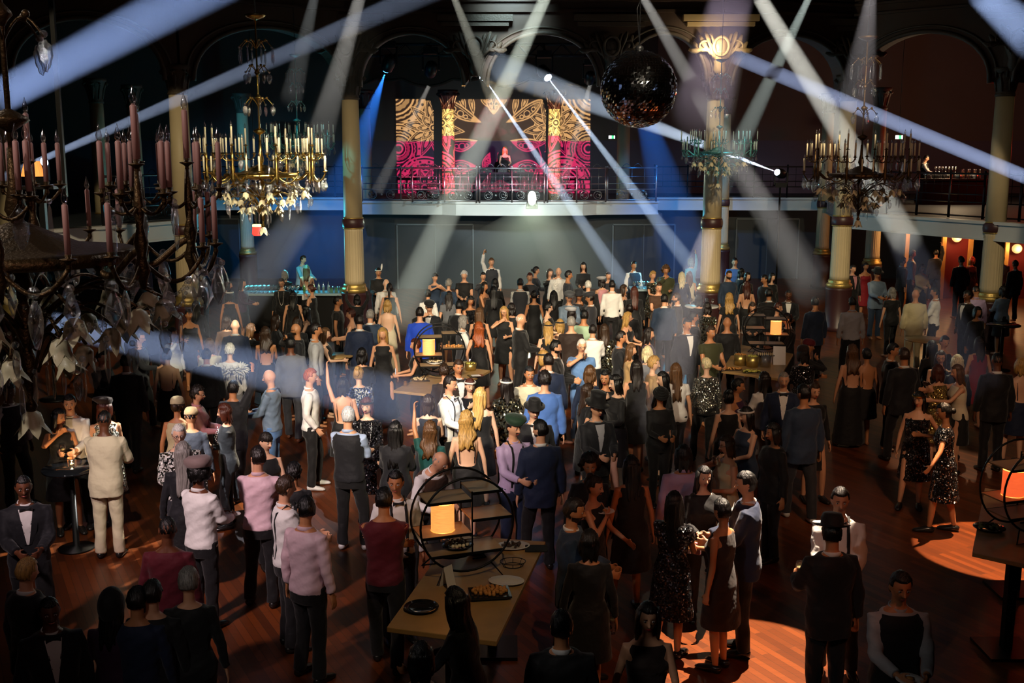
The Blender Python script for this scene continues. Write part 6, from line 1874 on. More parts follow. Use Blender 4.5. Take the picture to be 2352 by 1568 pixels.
M_WINE_ = mat('white_wine', (.85, .70, .35), .1)
PEOPLE = '''
465 632 80 md down 0 short.grey suit.ink+trs.black sf=rose|grey-haired man in a dark suit lit red beside the amber column
526 644 90 ff down 0 bob.dark ls.black+skirt.black|woman with a dark bob behind the gilded chandelier's lower tip, facing the bar
528 665 180 fm down 0 bob.black dress.ink hat=band,hatc=pearl|black-haired woman seen from behind wearing a thin silver headband
558 640 80 ff both 0 long.dark ls.purple+skirt.black|woman in a dark purple top facing the cyan bar
698 587 50 mf table 20 short.brown shirt.cyan+trs.black h=1.80,vest=lgrey|bartender in cyan light standing tall behind the left bar
654 620 180 ff both 0 bob.grey ls.black+skirt.black|woman whose bob glows cyan before the bar glasses
704 608 180 ff both 0 long.lbrown opendress.black h=1.72|long-haired woman in a strappy black dress leaning on the cyan bar
713 653 250 ff chin 0 bun.auburn dress.black clutch=white|woman with pinned auburn hair and bare shoulders holding a white purse by the bar
646 640 0 ff down 0 curly.brown ls.black+trs.black glasses,longpearls|woman in black with glasses and a long necklace facing the room near the bar
673 668 185 ff down 0 long.black dress.black|dark-haired woman with bare arms behind the woman with pearls, back turned
700 702 280 fp both -20 long.black strapless.black+skirt.black|pale woman with long black hair turned towards the gilded chandelier
635 722 110 ff both 20 long.brown ls.black+skirt.black|long-haired brunette in black bending her head near the bald smiling man
682 727 180 ff down 0 verylong.brown ls.black+trs.black|woman with very long straight brown hair directly behind the bald smiling man
677 742 285 mm drink -20 bald.brown jacket.ink+trs.black glasses,smile,beard,tumbler|bald smiling man with glasses and beard in a black jacket
609 751 190 fm both 0 longcurly.brown opendress.black coupe|woman with wavy brown hair and bare shoulders, back turned beside the bright bald head
540 733 185 mf down 0 bald.white suit.navy+trs.black|bald man whose head and shoulders are burnt white by a spotlight
578 742 100 ff drink 20 long.lbrown ls.black+skirt.black coupe|woman with long light brown hair raising a glass beside the spotlit bald man
520 724 185 fm down 0 bob.brown ls.brown+skirt.black|brown-haired woman behind the spotlit bald man's shoulder
480 776 200 ff both 0 bob.lbrown ls.beige+skirt.black|woman with a light brown bob looking down before the white feather wrap
528 789 180 fp down 0 curly.white ls.white+skirt.lgrey boa|person wrapped in a glowing white feather boa
668 774 180 md down 0 short.black jacket.grey+trs.dgrey|man with cropped black hair in a mid-grey jacket, back turned
728 742 100 mm down 0 short.dark shirt.lgrey+trs.black h=1.88|tall man in a loose pale grey shirt with his back half turned
749 752 90 fp glass 0 long.lbrown dress.black tumbler|slim brown-haired woman in black holding out a drink next to the tall pale shirt
803 709 270 ff both 0 curly.auburn strapless.black+skirt.black|curly auburn-haired woman in black in profile before the cream column
826 722 180 mf down 0 short.dark suit.navy+trs.black h=1.84|man in a navy suit from behind talking to the curly auburn woman
851 710 170 mf chin 0 short.grey suit.slate+trs.black|grey-brown haired man from behind raising his fist by the navy suit
890 688 180 fp down 0 bob.blond open.cream|blonde woman in a pale gown with bare back caught in the white beam
878 752 0 ff down -10 long.blond gown.black h=1.74|blonde woman in a long black V-neck gown facing the room
831 798 180 ff both 0 bob.black ls.black+trs.lgrey|black-haired woman from behind in front of the navy suit
964 705 185 mf down 0 short.dark jacket.royal+trs.black h=1.82|man in a royal blue jacket, back turned, behind the mid-crowd shelf ring
986 692 350 mf drink 20 short.black tux.ink+trs.black hat=flatcap|man in a flat cap touching his mouth next to the royal blue jacket
952 777 280 ff both 0 short.auburn top.black+trs.black phone|short-haired woman in black sleeveless top in profile at the mid-crowd table
820 676 190 ff armsup 0 bob.black ls.black+skirt.black h=1.55|dark-haired woman stretching both arms up before the cream column's plinth
778 680 90 mm down 0 short.dark tee.black+trs.black|dark-haired man in a black top beside the cream column's plinth
887 640 180 mp down 0 bald.grey shirt.white+trs.black|balding man in a white shirt from behind, right of the cream column
895 650 180 ff down 0 pony.dark dress.black|woman with a dark ponytail in a black dress next to the balding white shirt
869 615 10 mm both 0 short.dark jacket.black+trs.black hat=feather,hatc=white|person with a pale feather headpiece against the dark wall by the column
716 846 95 mf pocket 0 short.red shirt.white+trs.black shoe=white,coupe,legs=1,h=1.80|red-haired man in white shirt, black trousers and white sneakers
536 873 160 mm raise 20 short.black jacket.ink+trs.black h=1.72|dark-haired man in black raising one finger into the blue beam
615 848 265 mf both 0 bald.grey shirt.steel+trs.denim|bald man in a pale blue-grey shirt with an earring side of head to us
788 866 190 ff raise- -20 bob.dark opendress.black h=1.64|dark-haired woman with bare back raising a hand with a black bracelet
824 842 200 fp both -30 updo.blond sdress.bluelace|blonde with pinned-up curls in a blue and white patterned dress
799 933 165 mf both- 30 short.silver shirt.lsky+trs.black vest=ink,tumbler,shoe=white,h=1.82,legs=1|silver-haired man in dark waistcoat over pale blue sleeves, with striped sneakers
841 913 0 fp both -10 bob.auburn ldress.sequin hat=band,smile,longpearls|woman in a black headband and long pearls facing the silver-haired man
1037 862 60 mf both 10 short.dark shirt.white+trs.black susp,bowtie,smile,h=1.83|young waiter with bow tie and braces looking down beside the mid-crowd table
984 905 180 fp both 0 bob.brown dress.ink h=1.66|brunette with a white flower clip in her hair, back turned to us
909 966 170 fm both 0 verylong.black jacket.ink+trs.black coupe,h=1.68|woman with glossy very long black hair and a fitted black jacket
988 968 175 fm raise- 0 longcurly.lbrown sdress.teal h=1.60|woman with wavy highlighted hair in a dark green satin dress
456 886 95 ff both 0 curly.dark shirt.rose+trs.black glasses|person with thick dark curls, glasses and a pink shirt
439 935 180 fm down 0 fuzz.dark ls.dgrey+trs.black hat=beanie,hatc=tan,h=1.70|person in a ribbed taupe cap and dark grey top, back to us
407 912 180 fm down 0 bun.brown top.beige+skirt.black hat=beanie,hatc=beige|woman in a beige knitted cap with bare arms
512 926 290 ff cross -10 bob.auburn ls.black+trs.black longpearls,coupe,h=1.66|auburn-haired woman with long pearls and crossed arms holding a glass upside down
410 975 20 mp glass 0 short.white shirt.lace+trs.dgrey glasses,coupe|overexposed man with glasses in a speckled shirt under the white spot
420 1013 190 fp down 0 verylong.grey ls.ink+skirt.black h=1.76|woman with long ash-grey hair in front of the overexposed man
455 1058 150 md both 60 afro.black shirt.white+trs.black hat=flatcap,hatc=tweed,full,dish|bearded man in a tweed flat cap and loose white shirt
590 1024 175 mf both 40 short.dark shirt.pink+trs.black h=1.80|man in a satin pink shirt with his back to us, sleeves bent forward
612 993 30 fp both 20 fringe.dark top.black+trs.black h=1.66|woman with a dark fringe looking down beside the satin pink shirt
660 1091 115 mf both 10 short.brown shirt.white+trs.black susp,bowtie|man with thick brown hair and black braces over a white shirt
702 1138 150 mm down 50 short.black shirt.pink+trs.black h=1.80|black-haired man in a pale pink shirt with rolled sleeves near the front
882 1118 180 mm cross 0 short.black tee.wine+trs.black choker|person in a wine-red top with a pearl choker, back turned
908 1081 20 mm down -20 flat.black shirt.white+trs.black susp,bowtie|man in braces with striped trim facing the wine-red top
1020 1040 40 mf lean 20 balding.grey shirt.white+trs.black vest=brown,moustache,h=1.80|balding barman in a brown waistcoat leaning over the front shelf ring
675 1062 180 fm both 0 curly.black ls.black+skirt.black h=1.60|small curly black-haired person in black behind the braces
240 942 185 md table- 0 fuzz.black jacket.cream+trs.cream shoe=black,legs=0,h=1.82|man in a cream linen suit seen from behind
158 906 10 mf both 10 short.dark shirt.white+trs.black smile,wine|laughing man in an open white shirt lit from below by the table
136 938 30 fm chin 40 long.black dress.black h=1.66|woman in black between the laughing man and the small round table
240 914 200 ff both -30 bob.auburn dress.lace hat=beret,hatc=dbrown|woman in a brown hat and chain-patterned shawl beside the cream suit
52 1092 25 md both 0 fuzz.black tux.ink+trs.black|man in a black dinner jacket and bow tie at the dark edge of the hall
383 1185 180 md down 20 fuzz.black ls.wine+trs.black h=1.74|man with a dark head in a ribbed dusty red sweater
432 1300 190 ff down 0 short.grey ls.black+trs.black h=1.72|person with fair greying hair in the dark at the very front
350 1330 180 mf down 0 short.dark ls.black+trs.black h=1.66|dark-haired person next to the fair greying head at the very front
255 1355 180 ff down 0 long.black ls.purple+skirt.black h=1.60,hat=hood|hooded dark figure against the lit floor at the front
65 1280 150 mf down 0 short.blond suit.black+trs.black h=1.70|fair-haired person in black at the bottom corner of the hall
315 1345 180 mm down 0 short.black ls.navy+trs.black h=1.64|person in dark blue behind the dusty red sweater
112 1372 30 md down 0 fuzz.black tux.ink+trs.black h=1.68|barely lit man in dark suit and white collar behind the fair head
113 625 180 fm armsup 0 bob.dark dress.sequin h=1.6|woman with a glittering collar dancing with both arms up under the dark chandelier
340 690 170 md down 0 short.black suit.black+trs.black h=1.92|very tall man in a black suit behind the dangling crystals
434 710 20 fm glass 20 updo.dark strapdress.black wine|dark-haired woman in a black V-neck holding a wine glass by the amber column
397 752 60 ff drink 20 short.dark shirt.white+trs.black|woman in a white blouse drinking from a glass
384 800 180 fp down 0 bun.dark opendress.black|woman with a bare pale back and crossed straps before the white blouse
322 760 90 mf glass 0 short.brown shirt.dgrey+trs.black glasses,bowtie|man with glasses in profile at the start of the blue beam
474 800 185 mm down 0 short.dark suit.ink+trs.black h=1.70|man in a black dinner jacket whose collar shines in the blue beam
235 805 60 ff both 20 short.dark ls.black+skirt.gold h=1.72|woman in black whose hands reach over a plate beneath the crystals
290 812 180 md down 0 short.black suit.black+trs.black h=1.84|broad man in black with his back to us beneath the crystals
450 690 190 fm down 0 long.black ls.black+skirt.black|woman with long black hair standing next to the amber column
22 880 60 md down 0 short.black shirt.white+trs.black vest=ink,h=1.76|waiter in a dark waistcoat and white sleeves at the edge under the crystals
1129 592 10 mf raise 0 short.lbrown shirt.white+trs.black vest=dgrey,bowtie,tumbler,h=1.86|waiter in a grey waistcoat and bow tie raising a glass against the dark wall
1000 627 20 ff clap 20 short.dark dress.slate hat=band|woman in a headband clapping next to the curly grey head
1031 641 170 ff down 0 curly.grey ls.slate+skirt.black|woman with curly grey hair below the clapping woman
1066 622 0 mf both 0 curly.silver tee.black+trs.black|man with cyan-tinted grey hair and a dark T-shirt near the waiter raising a glass
1110 625 10 ff chin 0 short.dark ls.dgrey+skirt.black|short-haired woman below the waiter's raised arm
1137 639 180 ff down 0 bob.black ls.black+skirt.black|black-haired woman hiding the raising waiter's legs
1195 639 180 mf both 0 short.dark shirt.white+trs.black vest=dgrey,h=1.78|waiter in a dark waistcoat with his back to us near the wall
1217 626 0 mf cross 0 short.auburn tee.dgrey+trs.black|man in a patterned grey T-shirt with arms folded, facing the room
1233 612 95 ff both 0 bun.dark ls.dgrey+skirt.black h=1.74|woman in profile with pinned hair against the dark wall
1264 617 20 ff phone 0 bob.brown ls.black+skirt.black phone|woman holding up a phone against the dark wall
1283 614 0 mf down 0 bald.grey shirt.white+trs.black|bald man in a white shirt standing against the dark wall
1308 621 95 mm down 0 short.dark ls.dgrey+trs.black h=1.84|man with short dark hair in profile below the pale beam
1340 602 350 ff both 0 long.dark ls.black+skirt.black h=1.76|tall dark-haired woman in sequinned black holding a drink by the wall
1457 600 20 mm down 0 short.dark shirt.white+trs.black vest=slate,h=1.80|waiter in a slate waistcoat where the bright blue beam lands
1382 636 200 ff both 0 bob.dark top.rose+skirt.black hat=beret,hatc=lgrey|woman in a grey beret and pink top behind the white-haired man
1398 624 10 ff down 0 short.brown ls.dgrey+skirt.black|brown-haired woman between the beret and the bright blue beam
1351 644 180 mf down 0 short.white suit.black+trs.black|white-haired man in a black suit from behind
1308 671 10 mf both 0 short.grey suit.steel+trs.black hat=flatcap,hatc=grey,bowtie|man in a grey flat cap with a bow tie in the pale beam
1330 665 350 mm down 0 short.dark jacket.dgrey+trs.black hat=bowler,hatc=dgrey|man in a peaked hat beside the grey flat cap
1353 672 250 mm drink 0 short.dark suit.dgrey+trs.black hat=flatcap,hatc=dgrey|man in a dark flat cap turning his shoulder, hand raised
1406 643 180 mf down 0 short.dark shirt.white+trs.black h=1.80|man in a crisp white shirt and black trousers, back turned, before the booth wall
1434 653 60 ff both 30 long.brown strapdress.black|brunette with bare shoulders looking back over her shoulder
1457 657 185 fm down 0 verylong.auburn ls.black+skirt.black|woman with very long auburn hair from behind under the bright beam
1114 647 60 fm both 0 long.dark strapdress.brown h=1.70|long-haired woman with a deep neckline below the raising waiter
1134 657 185 fm down 0 verylong.black ls.black+skirt.black|woman with a mane of very long black curls
1227 667 180 fm down 0 bun.black dress.black|woman in a sleeveless black shift with pinned black hair, back turned
1272 667 180 ff down 0 long.black ls.black+skirt.black|long dark-haired woman from behind below the phone-holding woman
1262 695 70 fp both 30 curly.black dress.black|woman with pinned black curls and a brightly lit profile
1259 738 185 fp down 0 long.blond dress.black hat=band|long-haired blonde in a thin dark headband, black dress, back turned
1286 732 190 ff down 0 bob.blond dress.brown hat=band|blonde bob with dark headband beside the long-haired blonde
1313 707 185 ff down 0 bob.dark ls.dgrey+skirt.black hat=beret,hatc=lgrey|woman whose pale cap is lit white behind the brown sweater
1312 726 180 mf down 0 short.grey ls.dbrown+trs.black h=1.82|grey-haired man in a dark brown sweater from behind
1342 711 150 mm down 30 short.black polo.mint+trs.black h=1.80|black-haired man in a pale mint polo shirt
1362 745 170 mf both 0 short.dark shirt.white+trs.black h=1.68|person in a bright white shirt with blue edge behind the mint polo
1444 716 60 ff both 20 long.blond strapless.black+skirt.black glasses,coupe|blonde with sunglasses-like lenses in a black sleeveless top
1446 698 180 ff down 0 updo.dark ls.black+skirt.black|dark pinned-up hair above the blonde with lenses
1429 760 80 mm both 10 short.dark suit.ink+trs.black sf=steel|dark-haired man in a dark suit with pale blue shirt in profile
1388 743 190 ff down 0 long.brown sdress.print h=1.66|long brown-haired woman in a speckled dress
1337 779 10 mf drink 0 short.white polo.denim+trs.denim glasses,tumbler,h=1.78|white-haired man with glasses drinking, in a blue polo shirt
1279 781 80 mf both 10 short.black suit.black+trs.black beard,h=1.80|dark-haired bearded man in a black suit in profile
1260 811 180 mf down 0 short.dark suit.navy+trs.black h=1.80|man in a navy jacket from behind between the blue shirt and the white-haired drinker
1246 804 250 ff both 0 bob.blond dress.purple hat=band|blonde woman with a headband half hidden by the navy jacket
1199 719 100 mf both 0 balding.white suit.black+trs.black tumbler,h=1.88|tall white-haired man with a flushed face in a black suit
1157 703 350 ff chin -10 long.blond dress.black glasses,choker|blonde woman with glasses leaning towards the tall white-haired man
1101 706 180 ff down 0 verylong.lbrown dress.black h=1.72|woman with very long light brown hair behind the strawberry-blonde
1100 740 180 ff pocket- 0 longcurly.red dress.black phone,h=1.68|strawberry-blonde with wavy hair in black dress holding a phone
1066 724 100 mf both 0 bob.grey shirt.white+trs.beige vest=dgrey|grey-haired person in white shirt and waistcoat by the shelf ring
1054 690 150 mf down 40 short.black suit.black+trs.black|black-haired man in dinner jacket left of the long brown hair
1081 679 20 fm both 0 bob.black dress.sequin hat=band|dark-haired woman in glittering headband behind the dinner jacket
983 664 180 ff down 0 bun.dark blouse.white+skirt.black|woman with a dark bun and white shawl beyond the shelf ring
1031 668 185 ff down 0 long.dark sdress.grey h=1.7|long dark hair over a grey fur wrap near the clapping woman
1175 695 180 ff down 0 bob.dark ls.black+skirt.black|dark bob between the blonde with glasses and the waistcoated waiter
1217 841 0 mm down 10 short.black shirt.cream+trs.black smile,h=1.76|black-haired man laughing in a cream polo shirt facing us
1251 852 180 mf down 0 curly.dark jacket.blue+jeans.denim h=1.84|man with dark curls in a bright blue overshirt and light jeans
1054 826 20 mm down 0 short.brown tux.dbrown+trs.black smile|laughing man in a dark brown dinner jacket by the mid-crowd table
1020 836 185 ff down 0 curly.brown ls.dbrown+skirt.black h=1.64|woman with bushy brown curls, back turned, at the table edge
1080 869 10 fp chest 10 short.auburn ls.black+trs.black smile,hat=band,hatc=pearl,choker,h=1.62|laughing short-haired woman with a jewelled headband and spread hand
1104 889 185 fp down -30 verylong.blond strapless.black+skirt.black clutch=orange,h=1.70|woman with long straight blonde hair and an orange-tan bag
1162 866 190 ff down 20 long.dark jacket.print+trs.black hat=band,hatc=pearl,h=1.68|long dark-haired woman in a glittering sequinned jacket
1228 917 10 mp down 0 bald.grey suit.ink+trs.black hat=fedora,h=1.78|man in a black fedora behind the navy suit
1071 944 185 fp down 0 longcurly.blond opendress.black h=1.68|woman whose blonde hair burns white in the spotlight
1183 959 30 mf both 10 short.black shirt.lilac+trs.navy hat=beret,hatc=green,susp,moustache,h=1.80|moustached man in a dark green cap and braces
1238 963 190 mf down 40 short.black suit.navy+trs.black beard,h=1.82|bearded man in a navy suit seen from behind next to the green cap
1355 838 170 ff down 0 bob.lbrown ls.navy+skirt.black h=1.72|woman with a thick light brown bob from behind
1390 850 340 fm down 0 long.black ls.black+skirt.black smile|woman with black hair falling round a smiling face
1412 860 290 fp chin 0 bob.black ls.black+skirt.black|pale woman resting her hand on her mouth
1353 880 110 ff hips 0 long.brown tee.black+skirt.black|brown-haired woman in a black T-shirt with bent elbow
1374 912 20 mf both 10 short.black suit.ink+trs.black hat=tophat,glasses,sf=lgrey,h=1.78|man in a tall black hat and pinstriped jacket with glasses
1462 826 185 ff glass 0 long.dark dress.black bag=lgrey,h=1.76|tall dark-haired woman in black with a grey cloth bag
1487 794 185 ff down 0 bob.platinum ls.grey+skirt.black|woman with a smooth pale blonde bob from behind
1452 789 80 ff both 0 long.lbrown ls.tan+skirt.black|light brown-haired woman in tan turned to her friend
1501 623 30 ff both 0 curly.blond sdress.print|reveller with golden curls near the far cyan bar
1530 611 0 mm chin 0 afro.lbrown jacket.olive+trs.black|tall-haired person in olive before the far cyan bar
1566 624 180 fp down 0 long.platinum ls.navy+skirt.black|woman whose platinum hair glows beside the bright column
1587 592 200 fp raise 0 bob.grey ls.cyan+skirt.black h=1.7|person bathed in cyan light raising an arm by the bright column
1514 649 10 mf both 0 short.brown tee.brown+trs.dgrey dish,h=1.80|short-haired man in a brown T-shirt holding a white plate
1526 675 180 mf down 0 short.black suit.slate+trs.black|black head of hair before the brown T-shirt
1552 672 260 mf chin 0 short.brown suit.dgrey+trs.black beard|bearded man in a dark suit with his hand up
1583 622 185 ff down 0 long.auburn top.cream+skirt.black|auburn-haired woman in pale top beside the platinum hair
1605 676 185 ff both 0 bob.black ls.black+skirt.black|black bob before the white round table
1624 693 160 ff both 30 bob.dark sdress.print tumbler|dark-haired woman in a floral dress with a drink by the bright column
1676 621 20 mf down 0 fuzz.brown jacket.slate+trs.black full,h=1.80|bearded man in a pale T-shirt and blue jacket behind the bright column
1688 592 350 mf down 0 short.dark tee.blue+trs.black h=1.86|tall man in a blue shirt at the back by the slim column
1704 616 110 fp down 0 bob.black ls.black+skirt.black|pale-faced black-haired woman looking up near the slim column
1718 625 30 fp down 0 bob.dark ls.black+skirt.black|smiling dark-haired woman close to the one looking up
1715 645 180 ff down 0 long.auburn opendress.black|woman with long auburn hair and a low-backed black dress
1755 631 290 mm down 0 short.black jacket.black+trs.black|dark-haired man in profile beyond the low-backed dress
1775 627 30 fp down 0 bob.black ls.black+skirt.black|pale woman in black at the dark end of the room
1675 673 180 ff down 0 longcurly.blond sdress.black h=1.70|woman with voluminous dark blonde hair and a wide black top
1729 695 350 ff both 0 long.brown ls.black+skirt.black pitch=30|brunette looking down behind the gold bucket table
1766 663 180 mm down 0 short.black suit.black+trs.black|man with a red-lit neck in a black suit
1812 665 350 md both 0 fuzz.black suit.ink+trs.black bowtie|man in a dark suit and gleaming white shirt shoulders
1873 681 200 mm down -40 short.dark jacket.slate+trs.black h=1.84|big man in a slate jacket at the end of a beam
1790 695 60 ff down 0 short.auburn ls.black+skirt.black|auburn-haired person close behind the shelf ring lamp
1806 719 280 mf both -10 short.dark tux.black+trs.black|man in black tie in profile beside the tall menu card
1670 727 180 mm down 0 bald.dark ls.black+trs.black h=1.78|man with a shaven head in black, back to us, left of the shelf ring
1581 730 20 mm down 0 short.black suit.ink+trs.black h=1.86|red-faced man in a dark suit by the floral dress
1596 714 100 mm down 0 short.black suit.black+trs.black|black-haired man behind the red-faced man
1635 748 20 mm both 10 short.brown polo.olive+trs.black h=1.82|brown-haired man in a dark olive polo shirt looking down
1493 752 80 ff down 0 long.dark ls.purple+skirt.black h=1.72|woman with long straight dark hair in profile amid haze
1505 819 70 fp down 20 curly.blond jacket.tan+skirt.black|woman with short blonde curls in profile amid haze
1520 853 290 fp down 0 long.black ls.black+skirt.black|pale-faced black-haired woman in profile near the white T-shirt
1552 833 185 ff down 0 verylong.lbrown tee.white+trs.black h=1.72|woman with long light brown hair in a long white T-shirt
1621 821 185 fp down 30 short.platinum ls.silversequin+trs.black h=1.68|woman with short platinum hair in a glittering top
1520 893 10 fm both 0 long.black ls.black+trs.black hat=turban,pitch=25|woman in a black turban looking down at her hands
1699 869 60 fm down 20 short.black top.purple+skirt.black smile|smiling short-haired woman in profile under the gold bucket table
1755 853 200 ff both 0 long.dark blouse.white+skirt.lgrey|dark-haired woman in a ruffled white blouse
1801 854 350 mf glass- 0 fuzz.grey tux.navy+trs.black h=1.80|stern close-cropped man in navy dinner jacket and bow tie facing us
1844 882 190 mm down 20 short.black jacket.slate+trs.dgrey shoe=white,h=1.86|broad man in a dark denim-blue shirt jacket, back turned
1873 880 10 ff down 0 short.brown ls.black+skirt.black choker|woman with short brown hair behind the denim-blue jacket
1860 779 90 mm chin 0 fuzz.dark ls.black+trs.black hat=beanie,hatc=wine|man in a dark red cap in profile holding his chin
1844 794 200 ff both 0 bob.dark ls.sequin+trs.black hat=beanie,hatc=dbrown|woman in a brown cap and sparkling black top near the dark red cap
1672 896 190 fp down 0 updo.black dress.black h=1.66|woman with pinned black hair and bare shoulders, back to us
1712 934 300 fp both -10 verylong.black dress.slate hat=band,hatc=white,h=1.68|woman in a white headband and grey-blue sleeveless dress
1774 971 290 fm down 0 bob.black jacket.black+trs.black h=1.72|person with black hair and a glinting white collar in profile
1667 999 290 ff chin 0 bob.brown dress.ivory glasses,tumbler,h=1.68|woman with a brown bob and glasses in a cream pleated dress
1570 1020 185 mm down 0 bob.black shirt.lilac+trs.black h=1.76|black-haired person in a lilac shirt, back turned
1619 1071 0 fp both 10 long.black ls.black+trs.black h=1.68|pale woman with long dark hair and fringe facing us near the front
1710 1082 260 mf both 0 short.black suit.navy+trs.black h=1.86,shoe=black|tall man in a navy suit turned to the fringed-dress woman
1549 1127 150 fm both 30 verylong.black sdress.sequin clutch=rose,h=1.68|woman in black sequins with very long dark hair
1656 1144 230 fm glass -20 short.black dress.dbrown tumbler,h=1.70,shoe=black|woman with short black hair in a dark shift dress holding a glass
1356 1047 0 fm down 0 afro.black jacket.ink+trs.black|woman with natural black hair and serious face in black leather
1370 1093 60 ff chest 0 updo.dark dress.black dish,h=1.66|woman in black V-neck with her hand on her chest and pinned hair
1324 1144 80 mm both 0 short.dark suit.slate+trs.black beard,h=1.80|bearded man in a grey-blue suit in profile near the front
1354 1214 180 fm down 0 bob.black ls.black+skirt.black wine,h=1.64|unlit dark-haired person in front of the grey-blue suit
1450 1045 190 fm down 0 long.black dress.black h=1.72|bare-armed woman in black from behind near the hand-on-chest woman
1490 1384 0 ff glass- 0 long.dark dress.dbrown tumbler,red,h=1.68|red-lit woman holding a candle glass at the front
1912 1182 190 mm glass- -20 short.black suit.black+trs.black hat=bowler,wine,h=1.82|man in a black bowler hat and black suit seen from behind
1932 1120 350 mf both 0 short.dark shirt.white+trs.black susp,bowtie,h=1.84|waiter with black braces over a white shirt facing us
2073 1314 0 mm both 0 short.black shirt.lgrey+trs.black vest=black,dish,h=1.80|waiter in a black waistcoat carrying glasses in the dark foreground
1040 1347 250 fm table- -20 long.black ls.black+trs.black h=1.70|woman with long black hair bending over the front table
967 1472 180 ff down 0 bob.black ls.black+skirt.black h=1.62|dark head at the bottom edge beside the front table
1290 1400 180 mm down 0 short.black suit.black+trs.black h=1.74|unlit figure in black just right of the front table
2303 584 0 mf down 0 bald.grey shirt.white+trs.black h=1.84|bald man in a white shirt glowing red-orange before the far alcove
2331 597 200 mm down 0 short.black suit.black+trs.black|dark-haired man in black before the far alcove
2150 573 180 mm raise 0 short.black jacket.black+trs.black h=1.7|man in black with his fist raised before the first alcove
2207 588 190 mm down 20 short.black suit.black+trs.black h=1.84|man in black from behind under the globe wall lamp
2234 589 20 ff down 0 bob.blond ls.dbrown+skirt.black|amber-lit blonde woman near the globe wall lamp
2119 606 10 ff both 0 bob.auburn ls.tan+skirt.black glasses|amber-lit woman with glasses in the side room
2098 574 80 mf down 0 short.grey shirt.steel+trs.black h=1.86|man in a pale blue shirt in the amber side room
2076 590 90 mm down 0 short.black tux.black+trs.black|man in profile beside the amber frame
1990 603 10 fm down 0 bun.dark strapdress.red|red-lit woman with bare shoulders beside the fluted amber column
2017 616 10 mm both 0 short.black jacket.steel+trs.slate hat=fedora,sf=white,h=1.84|man in a dark hat and light blue jacket over a white shirt
1961 608 20 mf down 0 short.dark suit.black+trs.black sf=rose|man in black with open pink-white shirt beside the beam-crossed column
2049 659 190 ff down 0 bob.grey tee.black+trs.black|woman with an ash-grey bob in a black T-shirt
2103 664 180 mm down 0 bald.dark jacket.beige+trs.beige h=1.84|bald man in a beige linen suit from behind
2146 659 250 mm both 0 short.black shirt.white+trs.black|man in a white shirt in profile right next to the beige linen suit
1958 681 180 mm down 0 short.black shirt.lgrey+trs.black h=1.84|man in a loose off-white shirt with his back to us
2242 656 180 mm down 0 fuzz.dark shirt.lilac+trs.black|man in a lilac-blue shirt in the dim side room
2221 667 290 md down 0 short.black tux.black+trs.black|man in black tie with a bright shirt front in the dim side room
2304 656 190 ff both 0 bob.dark ls.steel+skirt.black|woman in grey-blue near the dim column
2140 781 190 fm down 0 verylong.black ls.black+skirt.black|very long dark hair next to the woman with glasses
2172 771 10 ff down 0 short.dark dress.black|short-haired woman behind the dancing group
2162 805 340 ff both 0 long.brown dress.black glasses|woman with glasses in the dancing group under the wooden round table
2055 788 60 mm down 0 short.black suit.black+trs.black|dark-haired man partly hidden by the brown-haired dancer
2076 798 190 mm down 0 short.brown suit.ink+trs.black h=1.86,legs=2|brown-haired man in a dark suit whose sleeve catches a blue-white light
2154 836 195 ff hug -10 bob.auburn dress.goldsequin h=1.66|woman in a gold sequin dress with a short brown bob
2197 837 270 ff hug 0 long.lbrown top.cream+skirt.black h=1.70|long-haired woman in a cream blouse hugging the gold sequin dress
2199 814 190 fp down 0 bob.platinum ls.black+skirt.black|blonde behind the cream blouse
1958 792 180 ff down 0 longcurly.lbrown open.black h=1.72|woman in a black gown with an open back and ash-brown waves
1990 799 190 fm down 0 bun.black opendress.black h=1.66|dark woman with bare shoulder blades beside the open-backed gown
2111 899 340 ff side- -20 long.black strapdress.sequin hat=band,hatc=goldm,h=1.66|woman with a gold headband in a beaded black dress
2165 925 250 fm dance 0 bun.black sdress.sequin h=1.72,shoe=black,legs=2|dancing woman in black beads stepping into the orange light pool
2345 822 190 fp down 0 bob.blond opendress.navy h=1.70|blonde in a navy backless dress at the very edge of the hall
2247 704 20 fm down 0 bob.black ls.black+skirt.black|dark-haired woman in black by the dim column's foot
2250 772 180 ff down 0 long.dark dress.red h=1.66|woman in a crimson dress in the dim part of the hall
2290 810 180 md down 0 fuzz.black suit.black+trs.black h=1.86|tall dark man in black right of the crimson dress
1160 336 0 fp table 10 long.blond strapdress.black Y=39.9,z=3.35|long-haired blonde disc jockey behind the booth railing
2130 356 60 mf table 10 short.dark shirt.white+trs.black z=3.13,Y=37.1,vest=black,bowtie|barman in a dark waistcoat at the upper amber bar
'''
for ln in PEOPLE.strip().splitlines():
    person(ln)
# ------------------------------------------------------------------ light beams in the haze
HAZE = 0.030


def haze_mat():
    m = bpy.data.materials.new('stage_haze'); m.use_nodes = True; nt = m.node_tree; nt.nodes.clear()
    o = nt.nodes.new('ShaderNodeOutputMaterial'); v = nt.nodes.new('ShaderNodeVolumeScatter')
    v.inputs['Density'].default_value = HAZE; v.inputs['Color'].default_value = (1, 1, 1, 1)
    try:
        v.inputs['Anisotropy'].default_value = 0.0
    except Exception:
        pass
    nt.links.new(v.outputs[0], o.inputs['Volume'])
    return m


M_HAZE = haze_mat()


